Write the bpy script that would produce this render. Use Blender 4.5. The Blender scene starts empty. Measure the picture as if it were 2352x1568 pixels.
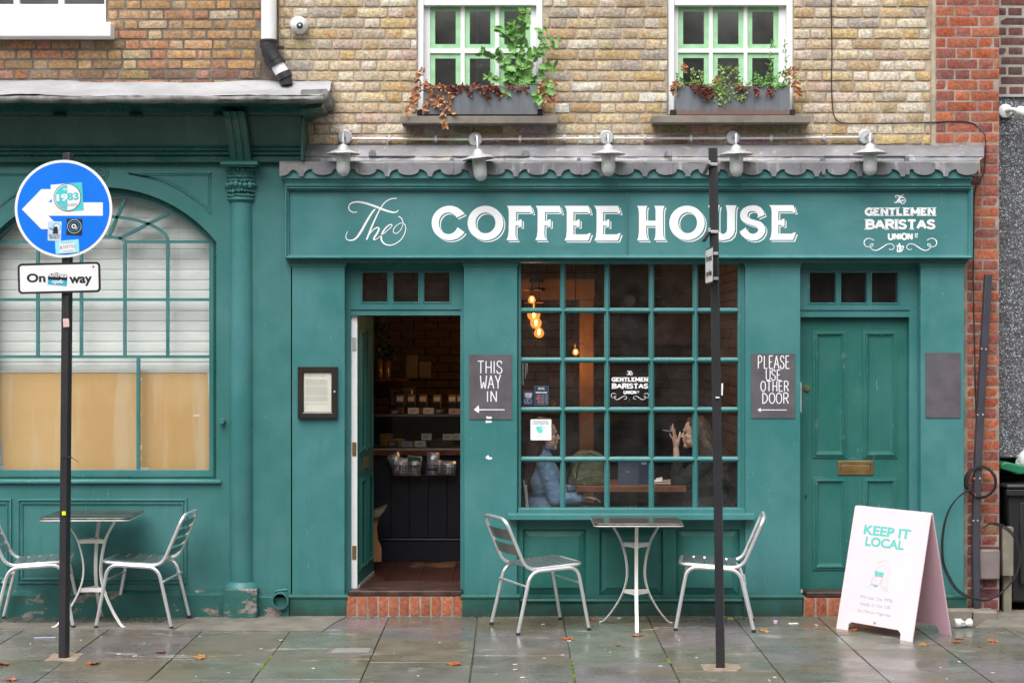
import bpy, bmesh, math, random
from mathutils import Vector, Matrix, noise as mnoise
from mathutils.geometry import tessellate_polygon
R = math.radians
rnd = random.Random(7)
scene = bpy.context.scene

# ---------------------------------------------------------------- camera, sky, sun, exposure
CAM_H, CAM_D = 1.97, 12.0
cam_data = bpy.data.cameras.new('camera')
cam_data.sensor_width = 36.0
cam_data.lens = 58.78
cam_data.clip_end = 500
cam_data.clip_start = 0.1
cam = bpy.data.objects.new('camera', cam_data)
cam.location = (0, -CAM_D, CAM_H)
cam.rotation_euler = (R(90), 0, 0)
scene.collection.objects.link(cam)
scene.camera = cam

SUN_EL, SUN_AZ = 58.0, 200.0       # degrees; azimuth 180 = behind the camera
world = bpy.data.worlds.new('World')
scene.world = world
world.use_nodes = True
wn = world.node_tree.nodes; wl = world.node_tree.links
bg = wn['Background']
sky = wn.new('ShaderNodeTexSky')
sky.sky_type = 'NISHITA'
sky.sun_disc = False
sky.sun_elevation = R(SUN_EL)
sky.sun_rotation = R(SUN_AZ)
sky.air_density = 1.0
sky.dust_density = 6.0
sky.ozone_density = 1.0
hs = wn.new('ShaderNodeHueSaturation')
hs.inputs['Saturation'].default_value = 0.16      # an overcast sky has nearly no blue left in it
wl.new(sky.outputs['Color'], hs.inputs['Color'])
wl.new(hs.outputs['Color'], bg.inputs['Color'])
bg.inputs['Strength'].default_value = 0.14

sun_data = bpy.data.lights.new('sun', 'SUN')
sun_data.energy = 1.1
sun_data.angle = R(60)
sun_data.color = (1.0, 0.985, 0.96)
sun = bpy.data.objects.new('sun', sun_data)
sd = Vector((math.sin(R(SUN_AZ)) * math.cos(R(SUN_EL)), math.cos(R(SUN_AZ)) * math.cos(R(SUN_EL)), math.sin(R(SUN_EL))))
sun.rotation_euler = sd.to_track_quat('Z', 'Y').to_euler()
sun.location = (0, -6, 12)
scene.collection.objects.link(sun)
scene.view_settings.view_transform = 'Standard'
scene.view_settings.look = 'None'
scene.view_settings.gamma = 1.0
scene.view_settings.use_curve_mapping = False
scene.view_settings.exposure = 0.75
scene.render.engine = 'CYCLES'
scene.cycles.max_bounces = 8
scene.cycles.transparent_max_bounces = 16
scene.cycles.sample_clamp_indirect = 4.0

# ---------------------------------------------------------------- helpers
F = 3840.0
def kk(y): return (CAM_D + y) / F
def X(px, y=0.0): return (px - 1176.0) * kk(y)
def Z(py, y=0.0): return CAM_H + (784.0 - py) * kk(y)
def GY(py): return F * CAM_H / (py - 784.0) - CAM_D          # depth of a ground point seen at row py
def GX(px, py): return (px - 1176.0) * (CAM_D + GY(py)) / F

ORG = {}
def org(o): return ORG.get(o.name, Vector((0, 0, 0))) if o else Vector((0, 0, 0))
def link(o, parent=None, pos=(0, 0, 0)):
    scene.collection.objects.link(o)
    p = Vector(pos)
    if parent is not None:
        o.parent = parent
        o.location = p - org(parent)
    else:
        o.location = p
    ORG[o.name] = p
    return o
def tag(o, label=None, cat=None, group=None, kind=None):
    if label: o['label'] = label
    if cat: o['category'] = cat
    if group: o['group'] = group
    if kind: o['kind'] = kind
    return o
def thing(name, label, cat, group=None, loc=(0, 0, 0)):
    o = bpy.data.objects.new(name, None)
    o.empty_display_size = 0.1
    link(o, None, loc)
    return tag(o, label, cat, group)
def children(o): return [c for c in o.children]
def copy_tree(o, parent=None):
    c = o.copy(); scene.collection.objects.link(c)
    if parent is not None: c.parent = parent
    for ch in children(o): copy_tree(ch, c)
    return c

class MB:
    def __init__(s):
        s.v = []; s.f = []; s.m = []; s.mi = 0; s.M = None
    def add(s, pts):
        b = len(s.v)
        if s.M is not None: pts = [s.M @ Vector(p) for p in pts]
        s.v.extend([tuple(p) for p in pts]); return b
    def face(s, idx): s.f.append(tuple(idx)); s.m.append(s.mi)
    def box(s, x0, x1, y0, y1, z0, z1):
        if x0 > x1: x0, x1 = x1, x0
        if y0 > y1: y0, y1 = y1, y0
        if z0 > z1: z0, z1 = z1, z0
        b = s.add([(x0,y0,z0),(x1,y0,z0),(x1,y1,z0),(x0,y1,z0),(x0,y0,z1),(x1,y0,z1),(x1,y1,z1),(x0,y1,z1)])
        for q in ((0,3,2,1),(4,5,6,7),(0,1,5,4),(1,2,6,5),(2,3,7,6),(3,0,4,7)): s.face([b+i for i in q])
        return s
    def pbox(s, px0, px1, py0, py1, y0, y1):           # box whose front face (at depth y0) covers these picture columns and rows
        return s.box(X(px0,y0), X(px1,y0), y0, y1, Z(py1,y0), Z(py0,y0))
    def ring(s, x0, x1, z0, z1, prof, fill=False, close=False):
        loops = []
        for ins, y in prof:
            loops.append(s.add([(x0+ins,y,z0+ins),(x1-ins,y,z0+ins),(x1-ins,y,z1-ins),(x0+ins,y,z1-ins)]))
        for a, b in zip(loops, loops[1:]):
            for i in range(4):
                j = (i+1) % 4
                s.face((a+i, a+j, b+j, b+i))
        if close:
            a, b = loops[-1], loops[0]
            for i in range(4):
                j = (i+1) % 4
                s.face((a+i, a+j, b+j, b+i))
        if fill: s.face([loops[-1]+i for i in range(4)])
        return s
    def pring(s, px0, px1, py0, py1, y, prof, **k):
        return s.ring(X(px0,y), X(px1,y), Z(py1,y), Z(py0,y), prof, **k)
    def wrap(s, x0, x1, yf, yb, prof, top=True, bottom=True):
        """moulding wrapped round left return, front and right return. prof = (offset outwards, z)"""
        rows = []
        for o, z in prof:
            rows.append(s.add([(x0-o,yb,z),(x0-o,yf-o,z),(x1+o,yf-o,z),(x1+o,yb,z)]))
        for a, b in zip(rows, rows[1:]):
            for i in range(3): s.face((a+i, a+i+1, b+i+1, b+i))
            s.face((a+3, a, b, b+3))
        if top: s.face([rows[-1]+i for i in range(4)] if prof[-1][1] > prof[0][1] else [rows[0]+i for i in range(4)])
        if bottom: s.face([rows[0]+i for i in (3,2,1,0)] if prof[-1][1] > prof[0][1] else [rows[-1]+i for i in (3,2,1,0)])
        return s
    def prism(s, loops, y0, y1, back=True):
        """loops: list of [(x,z),...]; the first is the outline, the others holes"""
        pts = [p for l in loops for p in l]
        tris = tessellate_polygon([[Vector((p[0], p[1], 0)) for p in l] for l in loops])
        a = s.add([(p[0], y0, p[1]) for p in pts])
        for t in tris: s.face([a+i for i in t])
        if y1 is not None and y1 != y0:
            b = s.add([(p[0], y1, p[1]) for p in pts])
            if back:
                for t in tris: s.face([b+i for i in reversed(t)])
            o = 0
            for l in loops:
                n = len(l)
                for i in range(n):
                    j = (i+1) % n
                    s.face((a+o+i, a+o+j, b+o+j, b+o+i))
                o += n
        return s
    def pprism(s, loops, y0, y1, **k):
        return s.prism([[(X(p[0],y0), Z(p[1],y0)) for p in l] for l in loops], y0, y1, **k)
    def tube(s, pts, r, n=8, closed=False, cap=True):
        pts = [Vector(p) for p in pts]; N = len(pts)
        rs = r if isinstance(r, (list, tuple)) else [r]*N
        rows = []; up = None
        for i, p in enumerate(pts):
            if closed: t = pts[(i+1)%N] - pts[i-1]
            else: t = pts[min(i+1,N-1)] - pts[max(i-1,0)]
            if t.length < 1e-9: t = Vector((0,0,1))
            t.normalize()
            if up is None:
                up = Vector((0,0,1)) if abs(t.z) < .9 else Vector((1,0,0))
            up = (up - t*up.dot(t))
            if up.length < 1e-6: up = t.orthogonal()
            up.normalize(); sd_ = t.cross(up)
            rows.append(s.add([p + (up*math.cos(2*math.pi*j/n) + sd_*math.sin(2*math.pi*j/n))*rs[i] for j in range(n)]))
        m = N if closed else N-1
        for i in range(m):
            a, b = rows[i], rows[(i+1)%N]
            for j in range(n):
                q = (j+1) % n
                s.face((a+j, a+q, b+q, b+j))
        if cap and not closed:
            s.face([rows[0]+j for j in range(n)][::-1]); s.face([rows[-1]+j for j in range(n)])
        return s
    def lathe(s, prof, c=(0,0,0), n=16, axis='Z', cap=True):
        rows = []
        for r, h in prof:
            ring = []
            for j in range(n):
                a = 2*math.pi*j/n
                u, w = r*math.cos(a), r*math.sin(a)
                if axis == 'Z': p = (c[0]+u, c[1]+w, c[2]+h)
                elif axis == 'Y': p = (c[0]+u, c[1]+h, c[2]+w)
                else: p = (c[0]+h, c[1]+u, c[2]+w)
                ring.append(p)
            rows.append(s.add(ring))
        for a, b in zip(rows, rows[1:]):
            for j in range(n):
                q = (j+1) % n
                s.face((a+j, a+q, b+q, b+j))
        if cap and prof[0][0] > 1e-5: s.face([rows[0]+j for j in range(n)][::-1])
        if cap and prof[-1][0] > 1e-5: s.face([rows[-1]+j for j in range(n)])
        return s
    def strap(s, pts, w, t, side):
        """flat bar of width w (along side) and thickness t following pts"""
        pts = [Vector(p) for p in pts]; side = Vector(side).normalized(); rows = []
        for i, p in enumerate(pts):
            tg = (pts[min(i+1,len(pts)-1)] - pts[max(i-1,0)]).normalized()
            nn = tg.cross(side).normalized()
            rows.append(s.add([p+side*w/2+nn*t/2, p-side*w/2+nn*t/2, p-side*w/2-nn*t/2, p+side*w/2-nn*t/2]))
        for a, b in zip(rows, rows[1:]):
            for j in range(4):
                q = (j+1) % 4
                s.face((a+j, a+q, b+q, b+j))
        s.face([rows[0]+j for j in (3,2,1,0)]); s.face([rows[-1]+j for j in range(4)])
        return s
    def capsule(s, p, q, r1, r2, n=12, flat=1.0):
        p, q = Vector(p), Vector(q); d = q-p
        L = d.length; t = d/L if L > 1e-6 else Vector((0,0,1))
        pts = []; rs = []
        for a in (-90,-65,-40,-18,0): pts.append(p + t*r1*math.sin(R(a))); rs.append(max(r1*math.cos(R(a)), 1e-4))
        for a in (0,18,40,65,90): pts.append(q + t*r2*math.sin(R(a))); rs.append(max(r2*math.cos(R(a)), 1e-4))
        return s.tube(pts, rs, n)
    def ball(s, c, rx, ry, rz, n=16, m=10):
        rows = []
        for i in range(m+1):
            a = -math.pi/2 + math.pi*i/m; rr = max(math.cos(a), 1e-3)
            rows.append(s.add([(c[0]+rx*rr*math.cos(2*math.pi*j/n), c[1]+ry*rr*math.sin(2*math.pi*j/n), c[2]+rz*math.sin(a)) for j in range(n)]))
        for a, b in zip(rows, rows[1:]):
            for j in range(n):
                q = (j+1) % n
                s.face((a+j, a+q, b+q, b+j))
        s.face([rows[0]+j for j in range(n)][::-1]); s.face([rows[-1]+j for j in range(n)])
        return s
    def mesh(s, name, mat, smooth=True, angle=35, norm=True):
        me = bpy.data.meshes.new(name)
        me.from_pydata(s.v, [], s.f)
        mats = mat if isinstance(mat, (list, tuple)) else [mat]
        for m_ in mats: me.materials.append(m_)
        if len(mats) > 1: me.polygons.foreach_set('material_index', s.m)
        if norm:
            bm = bmesh.new(); bm.from_mesh(me)
            bmesh.ops.recalc_face_normals(bm, faces=bm.faces)
            bm.to_mesh(me); bm.free()
        if smooth:
            me.shade_smooth(); me.set_sharp_from_angle(angle=R(angle))
        me.update(); return me
    def build(s, name, mat, parent=None, bevel=0, pos=(0,0,0), smooth=True, angle=35, norm=True, label=None, kind=None, cat=None, group=None):
        me = s.mesh(name, mat, smooth, angle, norm)
        o = bpy.data.objects.new(name, me)
        link(o, parent, pos)
        if pos != (0,0,0) and parent is not None and False: pass
        if bevel:
            b = o.modifiers.new('bevel', 'BEVEL'); b.width = bevel; b.segments = 2; b.limit_method = 'ANGLE'; b.angle_limit = R(40)
        return tag(o, label, cat, group, kind)

def fillet(pts, r, seg=5, closed=False):
    pts = [Vector(p) for p in pts]; out = []; N = len(pts)
    for i, p in enumerate(pts):
        if not closed and i in (0, N-1): out.append(p); continue
        a, b = pts[i-1], pts[(i+1)%N]
        da, db = a-p, b-p
        rr = min(r, da.length*.49, db.length*.49)
        pa, pb = p+da.normalized()*rr, p+db.normalized()*rr
        for k_ in range(seg+1):
            t = k_/seg
            out.append(pa*(1-t)**2 + p*2*t*(1-t) + pb*t*t)
    return out
def spline(pts, seg=8):
    P = [Vector(p) for p in pts]; out = []
    for i in range(len(P)-1):
        p0 = P[max(i-1,0)]; p1 = P[i]; p2 = P[i+1]; p3 = P[min(i+2,len(P)-1)]
        for k_ in range(seg):
            t = k_/seg
            out.append(.5*((2*p1)+(-p0+p2)*t+(2*p0-5*p1+4*p2-p3)*t*t+(-p0+3*p1-3*p2+p3)*t**3))
    out.append(P[-1]); return out
def jit(a): return rnd.uniform(-a, a)

# ---------------------------------------------------------------- materials
MATS = {}
class NT:
    def __init__(s, name):
        s.mat = bpy.data.materials.new(name); s.mat.use_nodes = True
        s.t = s.mat.node_tree; s.n = s.t.nodes; s.l = s.t.links
        s.b = s.n['Principled BSDF']
        s.tc = s.n.new('ShaderNodeTexCoord')
    def set(s, **k):
        for a, v in k.items():
            key = {'rough':'Roughness','metal':'Metallic','spec':'Specular IOR Level','coat':'Coat Weight','coatr':'Coat Roughness','color':'Base Color','sheen':'Sheen Weight','trans':'Transmission Weight','ior':'IOR','sss':'Subsurface Weight'}[a]
            s.b.inputs[key].default_value = (*v, 1) if key == 'Base Color' else v
        return s
    def noise(s, scale, detail=4, rough=.55, stretch=None, coord='Object', dist=0):
        v = s.tc.outputs[coord]
        if stretch or coord == 'POS':
            mp = s.n.new('ShaderNodeMapping'); mp.inputs['Scale'].default_value = stretch
            s.l.new(v, mp.inputs['Vector']); v = mp.outputs['Vector']
        t = s.n.new('ShaderNodeTexNoise'); t.inputs['Scale'].default_value = scale
        t.inputs['Detail'].default_value = detail; t.inputs['Roughness'].default_value = rough; t.inputs['Distortion'].default_value = dist
        s.l.new(v, t.inputs['Vector']); return t.outputs['Fac']
    def pos_noise(s, scale, detail=4, rough=.55, stretch=(1,1,1), dist=0):
        g = s.n.new('ShaderNodeNewGeometry')
        mp = s.n.new('ShaderNodeMapping'); mp.inputs['Scale'].default_value = stretch
        s.l.new(g.outputs['Position'], mp.inputs['Vector'])
        t = s.n.new('ShaderNodeTexNoise'); t.inputs['Scale'].default_value = scale
        t.inputs['Detail'].default_value = detail; t.inputs['Roughness'].default_value = rough; t.inputs['Distortion'].default_value = dist
        s.l.new(mp.outputs['Vector'], t.inputs['Vector']); return t.outputs['Fac']
    def ramp(s, fac, stops):
        r = s.n.new('ShaderNodeMapRange'); r.interpolation_type = 'SMOOTHSTEP'
        r.inputs['From Min'].default_value = stops[0]; r.inputs['From Max'].default_value = stops[1]
        r.inputs['To Min'].default_value = stops[2]; r.inputs['To Max'].default_value = stops[3]
        s.l.new(fac, r.inputs['Value']); return r.outputs['Result']
    def mix(s, fac, a, b, mode='MIX'):
        m = s.n.new('ShaderNodeMix'); m.data_type = 'RGBA'; m.blend_type = mode
        for k_, v in ((0, fac), (6, a), (7, b)):
            if isinstance(v, (int, float)): m.inputs[k_].default_value = v
            elif isinstance(v, tuple): m.inputs[k_].default_value = (*v, 1) if len(v) == 3 else v
            else: s.l.new(v, m.inputs[k_])
        return m.outputs[2]
    def math(s, op, a, b=None):
        m = s.n.new('ShaderNodeMath'); m.operation = op
        for k_, v in ((0, a), (1, b)):
            if v is None: continue
            if isinstance(v, (int, float)): m.inputs[k_].default_value = v
            else: s.l.new(v, m.inputs[k_])
        return m.outputs[0]
    def color(s, v): s.l.new(v, s.b.inputs['Base Color']); return s
    def rough(s, v): s.l.new(v, s.b.inputs['Roughness']); return s
    def bump(s, h, strength=.3, dist=.005, prev=None):
        b = s.n.new('ShaderNodeBump'); b.inputs['Strength'].default_value = strength; b.inputs['Distance'].default_value = dist
        s.l.new(h, b.inputs['Height'])
        if prev is not None: s.l.new(prev, b.inputs['Normal'])
        s.l.new(b.outputs['Normal'], s.b.inputs['Normal']); return b.outputs['Normal']
    def done(s, key): MATS[key] = s.mat; return s.mat

def plain(key, col, rough=.5, metal=0, bump=0, bscale=60, spec=.5, var=.12, vscale=6):
    m = NT(key); m.set(rough=rough, metal=metal, spec=spec)
    n = m.pos_noise(vscale, 5)
    lo = tuple(c*(1-var) for c in col); hi = tuple(min(1, c*(1+var)) for c in col)
    m.color(m.mix(m.ramp(n, (.3,.7,0,1)), lo, hi))
    if bump: m.bump(m.pos_noise(bscale, 5), bump, .004)
    return m.done(key)

def edge_mask(m, r=.007):
    """1 on outer corners, where paint wears first"""
    bv = m.n.new('ShaderNodeBevel'); bv.samples = 4; bv.inputs['Radius'].default_value = r
    g = m.n.new('ShaderNodeNewGeometry'); d = m.n.new('ShaderNodeVectorMath'); d.operation = 'DOT_PRODUCT'
    m.l.new(bv.outputs['Normal'], d.inputs[0]); m.l.new(g.outputs['Normal'], d.inputs[1])
    return m.ramp(d.outputs['Value'], (.80,.985,1,0))
def paint(key, base, pale, deep, rough=.42, chips=.5, grain=1.0, streak=(5,5,1.0), edges=True):
    """brushed gloss paint on old timber: faint fading, brush grain, chips to the undercoat, worn corners, splash dirt low down"""
    m = NT(key)
    c = m.mix(m.ramp(m.pos_noise(1.1, 4, .6), (.38,.66,0,1)), base, pale)
    c = m.mix(m.ramp(m.pos_noise(3.0, 6, .65, streak), (.50,.76,0,.40)), c, deep)
    c = m.mix(m.ramp(m.pos_noise(20, 5, .7), (.58,.72,0,.30)), c, pale)
    c = m.mix(m.ramp(m.pos_noise(75, 3, .6), (.56,.70,0,.30)), c, deep)
    g = m.n.new('ShaderNodeNewGeometry'); sx = m.n.new('ShaderNodeSeparateXYZ'); m.l.new(g.outputs['Position'], sx.inputs[0])
    zz = m.math('ADD', sx.outputs['Z'], m.math('MULTIPLY', m.pos_noise(7, 6, .7), .34))
    c = m.mix(m.ramp(zz, (.12,.40,.9,0)), c, (.022,.040,.030))
    if chips:
        lim = m.pos_noise(1.8, 3, .6)
        both = m.math('ADD', m.pos_noise(42, 5, .64, (1,1,.7)), m.math('MULTIPLY', lim, .35))
        c = m.mix(m.ramp(both, (.965-.085*chips, .985-.085*chips, 0, .9)), c, (.55,.54,.48))
        scr = m.math('ADD', m.pos_noise(15, 3, .5, (7,1,.9), 1.2), m.math('MULTIPLY', lim, .30))
        c = m.mix(m.ramp(scr, (.915-.05*chips, .935-.05*chips, 0, .55)), c, (.40,.48,.44))
        dk = m.ramp(m.pos_noise(30, 4, .6, (1.3,1,1)), (.715,.745,0,.75))
        c = m.mix(dk, c, (.03,.055,.05))
        if edges:
            e = m.math('MULTIPLY', edge_mask(m, .004), m.ramp(m.pos_noise(16, 5, .7), (.585,.64,0,.85)))
            c = m.mix(e, c, (.50,.46,.40))
    m.color(c)
    m.rough(m.ramp(m.pos_noise(5, 4), (.3,.7,rough-.08,rough+.12)))
    n1 = m.bump(m.pos_noise(26, 6, .65, (2.4,2.4,.6)), .22*grain, .004)
    m.bump(m.pos_noise(2.0, 3), .35, .012, n1)
    return m.done(key)

GREEN = paint('green_paint', (.036,.176,.174), (.066,.218,.224), (.024,.138,.132))
GREEN2 = paint('green_paint_door', (.015,.126,.106), (.030,.154,.138), (.010,.098,.080), rough=.46, chips=.35)
GREENP = paint('green_paint_plaster', (.029,.156,.148), (.052,.190,.188), (.019,.118,.108), rough=.5, chips=.3)
GREENF = paint('green_paint_fascia', (.050,.192,.196), (.078,.228,.238), (.038,.162,.164), rough=.36, chips=.3, streak=(1.0,6,6))
GREEND = paint('green_paint_shaded', (.010,.070,.055), (.018,.095,.078), (.006,.045,.038), rough=.28, chips=.25, grain=2.6, streak=(1.2,9,9))  # darker green: shade under the overhang and in the reveal is in the colour

def base_plaster():
    m = NT('green_flaking_plinth')
    c = m.mix(m.ramp(m.pos_noise(3,5), (.35,.65,0,1)), (.018,.108,.094), (.034,.145,.130))
    fl = m.pos_noise(5.5, 6, .6, (1,1,1.8))
    fac = m.ramp(fl, (.585,.60,0,1))
    rub = m.mix(m.ramp(m.pos_noise(40,4), (.3,.7,0,1)), (.30,.28,.25), (.16,.14,.13))
    c = m.mix(fac, c, rub)
    dirt = m.ramp(m.pos_noise(9,5,.6), (.5,.7,0,.5))
    c = m.mix(dirt, c, (.03,.05,.04))
    m.color(c); m.set(rough=.5)
    m.bump(m.math('SUBTRACT', m.math('MULTIPLY', m.pos_noise(40,5), .3), fac), .6, .006)
    return m.done('plinth')
PLINTH = base_plaster()

def brick_mat(key, mortar, smear, dark=(.08,.06,.05), wear=.5, speck=.5, bump=.9):
    m = NT(key)
    oi = m.n.new('ShaderNodeObjectInfo')
    g = m.pos_noise(9, 6, .65)
    c = oi.outputs['Color']
    c = m.mix(m.ramp(g, (.35,.68,0,.55)), c, m.mix(.5, c, mortar))
    c2 = m.mix(1.0, c, (1.12,.90,.68), 'MULTIPLY')
    c = m.mix(m.ramp(m.pos_noise(16,4,.6), (.5,.66,0,.7)), c, c2)
    c = m.mix(m.ramp(m.pos_noise(95,3,.6), (.62,.70,0,speck)), c, dark)
    c = m.mix(m.ramp(m.pos_noise(14,4,.7,(1,1,1.4)), (.64,.72,0,speck*.8)), c, dark)
    v1 = m.ramp(m.pos_noise(48,4,.7), (.32,.68,.62,1.28)); cm = m.n.new('ShaderNodeCombineColor')
    for q in range(3): m.l.new(v1, cm.inputs[q])
    c = m.mix(.85, c, cm.outputs[0], 'MULTIPLY')
    soot = m.ramp(m.pos_noise(1.3,5,.65,(1,1,.45)), (.52,.74,0,.42)); c = m.mix(soot, c, dark)
    sx = m.n.new('ShaderNodeSeparateXYZ'); m.l.new(m.tc.outputs['Object'], sx.inputs[0])
    az = m.math('ABSOLUTE', sx.outputs['Z']); ax = m.math('ABSOLUTE', sx.outputs['X'])
    e = m.math('MAXIMUM', m.math('MULTIPLY', az, 2), m.math('MULTIPLY', ax, 2))
    e = m.math('ADD', e, m.math('MULTIPLY', m.math('SUBTRACT', m.pos_noise(22,5,.65), .5), smear))
    fac = m.ramp(e, (.86,1.12,0,wear))
    c = m.mix(fac, c, mortar)
    m.color(c); m.set(rough=.85, spec=.25)
    n1 = m.bump(m.pos_noise(28,7,.72,(1,1,1.5)), bump, .010)
    m.bump(m.pos_noise(120,4,.6), .5, .002, n1)
    return m.done(key)
YBRICK = brick_mat('yellow_brick', (.50,.41,.30), 1.3, wear=.8, speck=.55, bump=1.0)
BBRICK = brick_mat('brown_brick', (.17,.14,.115), .8, wear=.75, speck=.55, bump=.8)
RBRICK = brick_mat('red_brick', (.34,.27,.22), .6, wear=.45, speck=.5, dark=(.10,.045,.04), bump=.6)
DBRICK = brick_mat('plum_brick', (.22,.19,.17), .5, wear=.5, speck=.4, bump=.5)
def mortar_mat(key, a, b, bump=.8):
    m = NT(key)
    c = m.mix(m.ramp(m.pos_noise(7,6,.65), (.35,.65,0,1)), a, b)
    c = m.mix(m.ramp(m.pos_noise(60,4,.6), (.6,.72,0,.5)), c, tuple(x*.45 for x in a))
    m.color(c); m.set(rough=.9, spec=.2)
    m.bump(m.pos_noise(45,6,.7), bump, .006)
    return m.done(key)
YMORT = mortar_mat('cream_mortar', (.50,.42,.32), (.34,.28,.21))
BMORT = mortar_mat('dark_mortar', (.12,.10,.085), (.22,.19,.16))
RMORT = mortar_mat('grey_mortar', (.40,.33,.27), (.24,.19,.165))
DMORT = mortar_mat('pale_mortar', (.42,.39,.32), (.34,.31,.26))

def lead_mat():
    m = NT('lead')
    c = m.mix(m.ramp(m.pos_noise(3.5,5,.6,(1,1,1)), (.35,.65,0,1)), (.17,.17,.182), (.26,.257,.27))
    c = m.mix(m.ramp(m.pos_noise(5,6,.7,(3.5,3.5,.7)), (.54,.72,0,.75)), c, (.48,.48,.51))
    c = m.mix(m.ramp(m.pos_noise(6,6,.7,(4.5,4,.6)), (.60,.72,0,.85)), c, (.10,.085,.07))
    c = m.mix(m.ramp(m.pos_noise(2.2,4,.6), (.56,.7,0,.5)), c, (.30,.24,.17))
    m.color(c); m.set(rough=.45, metal=.25)
    m.bump(m.pos_noise(6,5,.6), .5, .012)
    return m.done('lead')
LEAD = lead_mat()
def leadw_mat():
    m = NT('pale_lead')
    c = m.mix(m.ramp(m.pos_noise(2.5,5,.6,(1,1,3)), (.35,.65,0,1)), (.30,.30,.31), (.40,.40,.42))
    c = m.mix(m.ramp(m.pos_noise(7,6,.7,(.7,1,3)), (.55,.7,0,.7)), c, (.20,.19,.17))
    c = m.mix(m.ramp(m.pos_noise(4,5,.7,(.5,1,2)), (.60,.75,0,.5)), c, (.30,.27,.16))
    m.color(c); m.set(rough=.55)
    m.bump(m.pos_noise(7,5,.6), .6, .012)
    return m.done('pale_lead')
LEADW = leadw_mat()
def stone_mat(key, a, b, c3, scale=4):
    m = NT(key)
    c = m.mix(m.ramp(m.pos_noise(scale,6,.65), (.35,.65,0,1)), a, b)
    c = m.mix(m.ramp(m.pos_noise(120,3,.6), (.6,.7,0,.5)), c, c3)
    m.color(c); m.set(rough=.8)
    m.bump(m.pos_noise(90,5,.6), .4, .003)
    return m.done(key)
SILLST = stone_mat('sill_stone', (.16,.14,.12), (.24,.21,.175), (.06,.05,.045))
LIPST = stone_mat('dark_stone_lip', (.10,.10,.095), (.26,.26,.25), (.03,.03,.03), 7)

def white_mat():
    m = NT('white_gloss')
    c = m.mix(m.ramp(m.pos_noise(3,4), (.3,.7,0,1)), (.80,.81,.82), (.86,.86,.86))
    c = m.mix(m.ramp(m.pos_noise(12,6,.7,(1,1,2.5)), (.66,.73,0,.5)), c, (.38,.36,.32))
    m.color(c); m.set(rough=.4); m.bump(m.pos_noise(25,5), .12, .004); return m.done('white')
WHITE = white_mat()
WHITEP = plain('white_plastic', (.80,.80,.80), .35, var=.04)
WPAINT = plain('sign_white', (.86,.87,.89), .5, var=.03)
BLUESH = plain('sign_green_gap', (.045,.17,.17), .5, var=.05)
PALEGREEN = plain('pale_green_paint', (.33,.60,.35), .55, var=.12, vscale=14, bump=.2)
BLACKP = plain('black_plastic', (.025,.025,.03), .38, bump=.1)
BLACKW = plain('black_wrap', (.022,.022,.026), .42, bump=.15, bscale=30)
CHALK = plain('chalkboard', (.095,.085,.098), .7, var=.2, bump=.1)
CHALKW = plain('chalk_white', (.80,.80,.83), .8, var=.05)
GALV = plain('galvanised', (.62,.62,.63), .38, metal=.55, bump=.1)
LAMPG = plain('lamp_grey', (.58,.58,.59), .38, metal=.35, var=.06)
ALU = plain('aluminium', (.84,.84,.85), .30, metal=.72, var=.06, bump=.05)
SLAT = plain('slat_metal', (.34,.42,.42), .34, metal=.85, bump=.5, bscale=160)
BRASS = plain('brass', (.42,.27,.12), .38, metal=.85, var=.25, bump=.15)
BRASSY = plain('bright_brass', (.75,.55,.22), .28, metal=.9)
DKWOOD = plain('dark_frame_wood', (.028,.022,.020), .32, bump=.25)
PAPER = plain('paper', (.82,.79,.72), .7, var=.03)
TABLEW = plain('table_white_metal', (.76,.75,.71), .45, var=.08, bump=.12)
TABLETOP = None
def tabletop_mat():
    m = NT('wet_table_top')
    c = m.mix(m.ramp(m.pos_noise(7,6,.65,(1,3,1)), (.40,.60,0,1)), (.045,.032,.026), (.13,.105,.09))
    m.color(c); m.set(rough=.14, coat=.6, coatr=.05)
    m.bump(m.pos_noise(45,5,.65,(1,2.5,1)), .55, .003)
    return m.done('tabletop')
TABLETOP = tabletop_mat()
RUBBER = plain('rubber', (.02,.02,.02), .7)
BLUE = plain('sign_blue', (.0,.17,.78), .38, var=.04)
SIGNW = plain('sign_face_white', (.80,.80,.81), .42, var=.03)
SIGNK = plain('sign_black', (.02,.02,.025), .4)
GREYBACK = plain('sign_back_grey', (.30,.30,.31), .5, metal=.3)
TEAL = plain('teal_print', (.06,.55,.58), .5, var=.03)
CYANP = plain('cyan_print', (.02,.42,.66), .5)
NAVY = plain('navy_card', (.022,.035,.075), .45)
ORANGEP = plain('orange_print', (.75,.20,.10), .6)
GREYPR = plain('grey_print', (.45,.45,.48), .6)
PINK = plain('pink_board', (.80,.66,.70), .45, var=.02)
PINKSIDE = plain('pink_board_shaded', (.66,.42,.49), .5, var=.03)  # darker pink: the shaded side of the board is put into the colour
MINT = plain('mint_print', (.12,.56,.51), .5, var=.02)
MINTL = plain('mint_print_thin', (.33,.47,.49), .5, var=.02)
PLANTER = None
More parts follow.
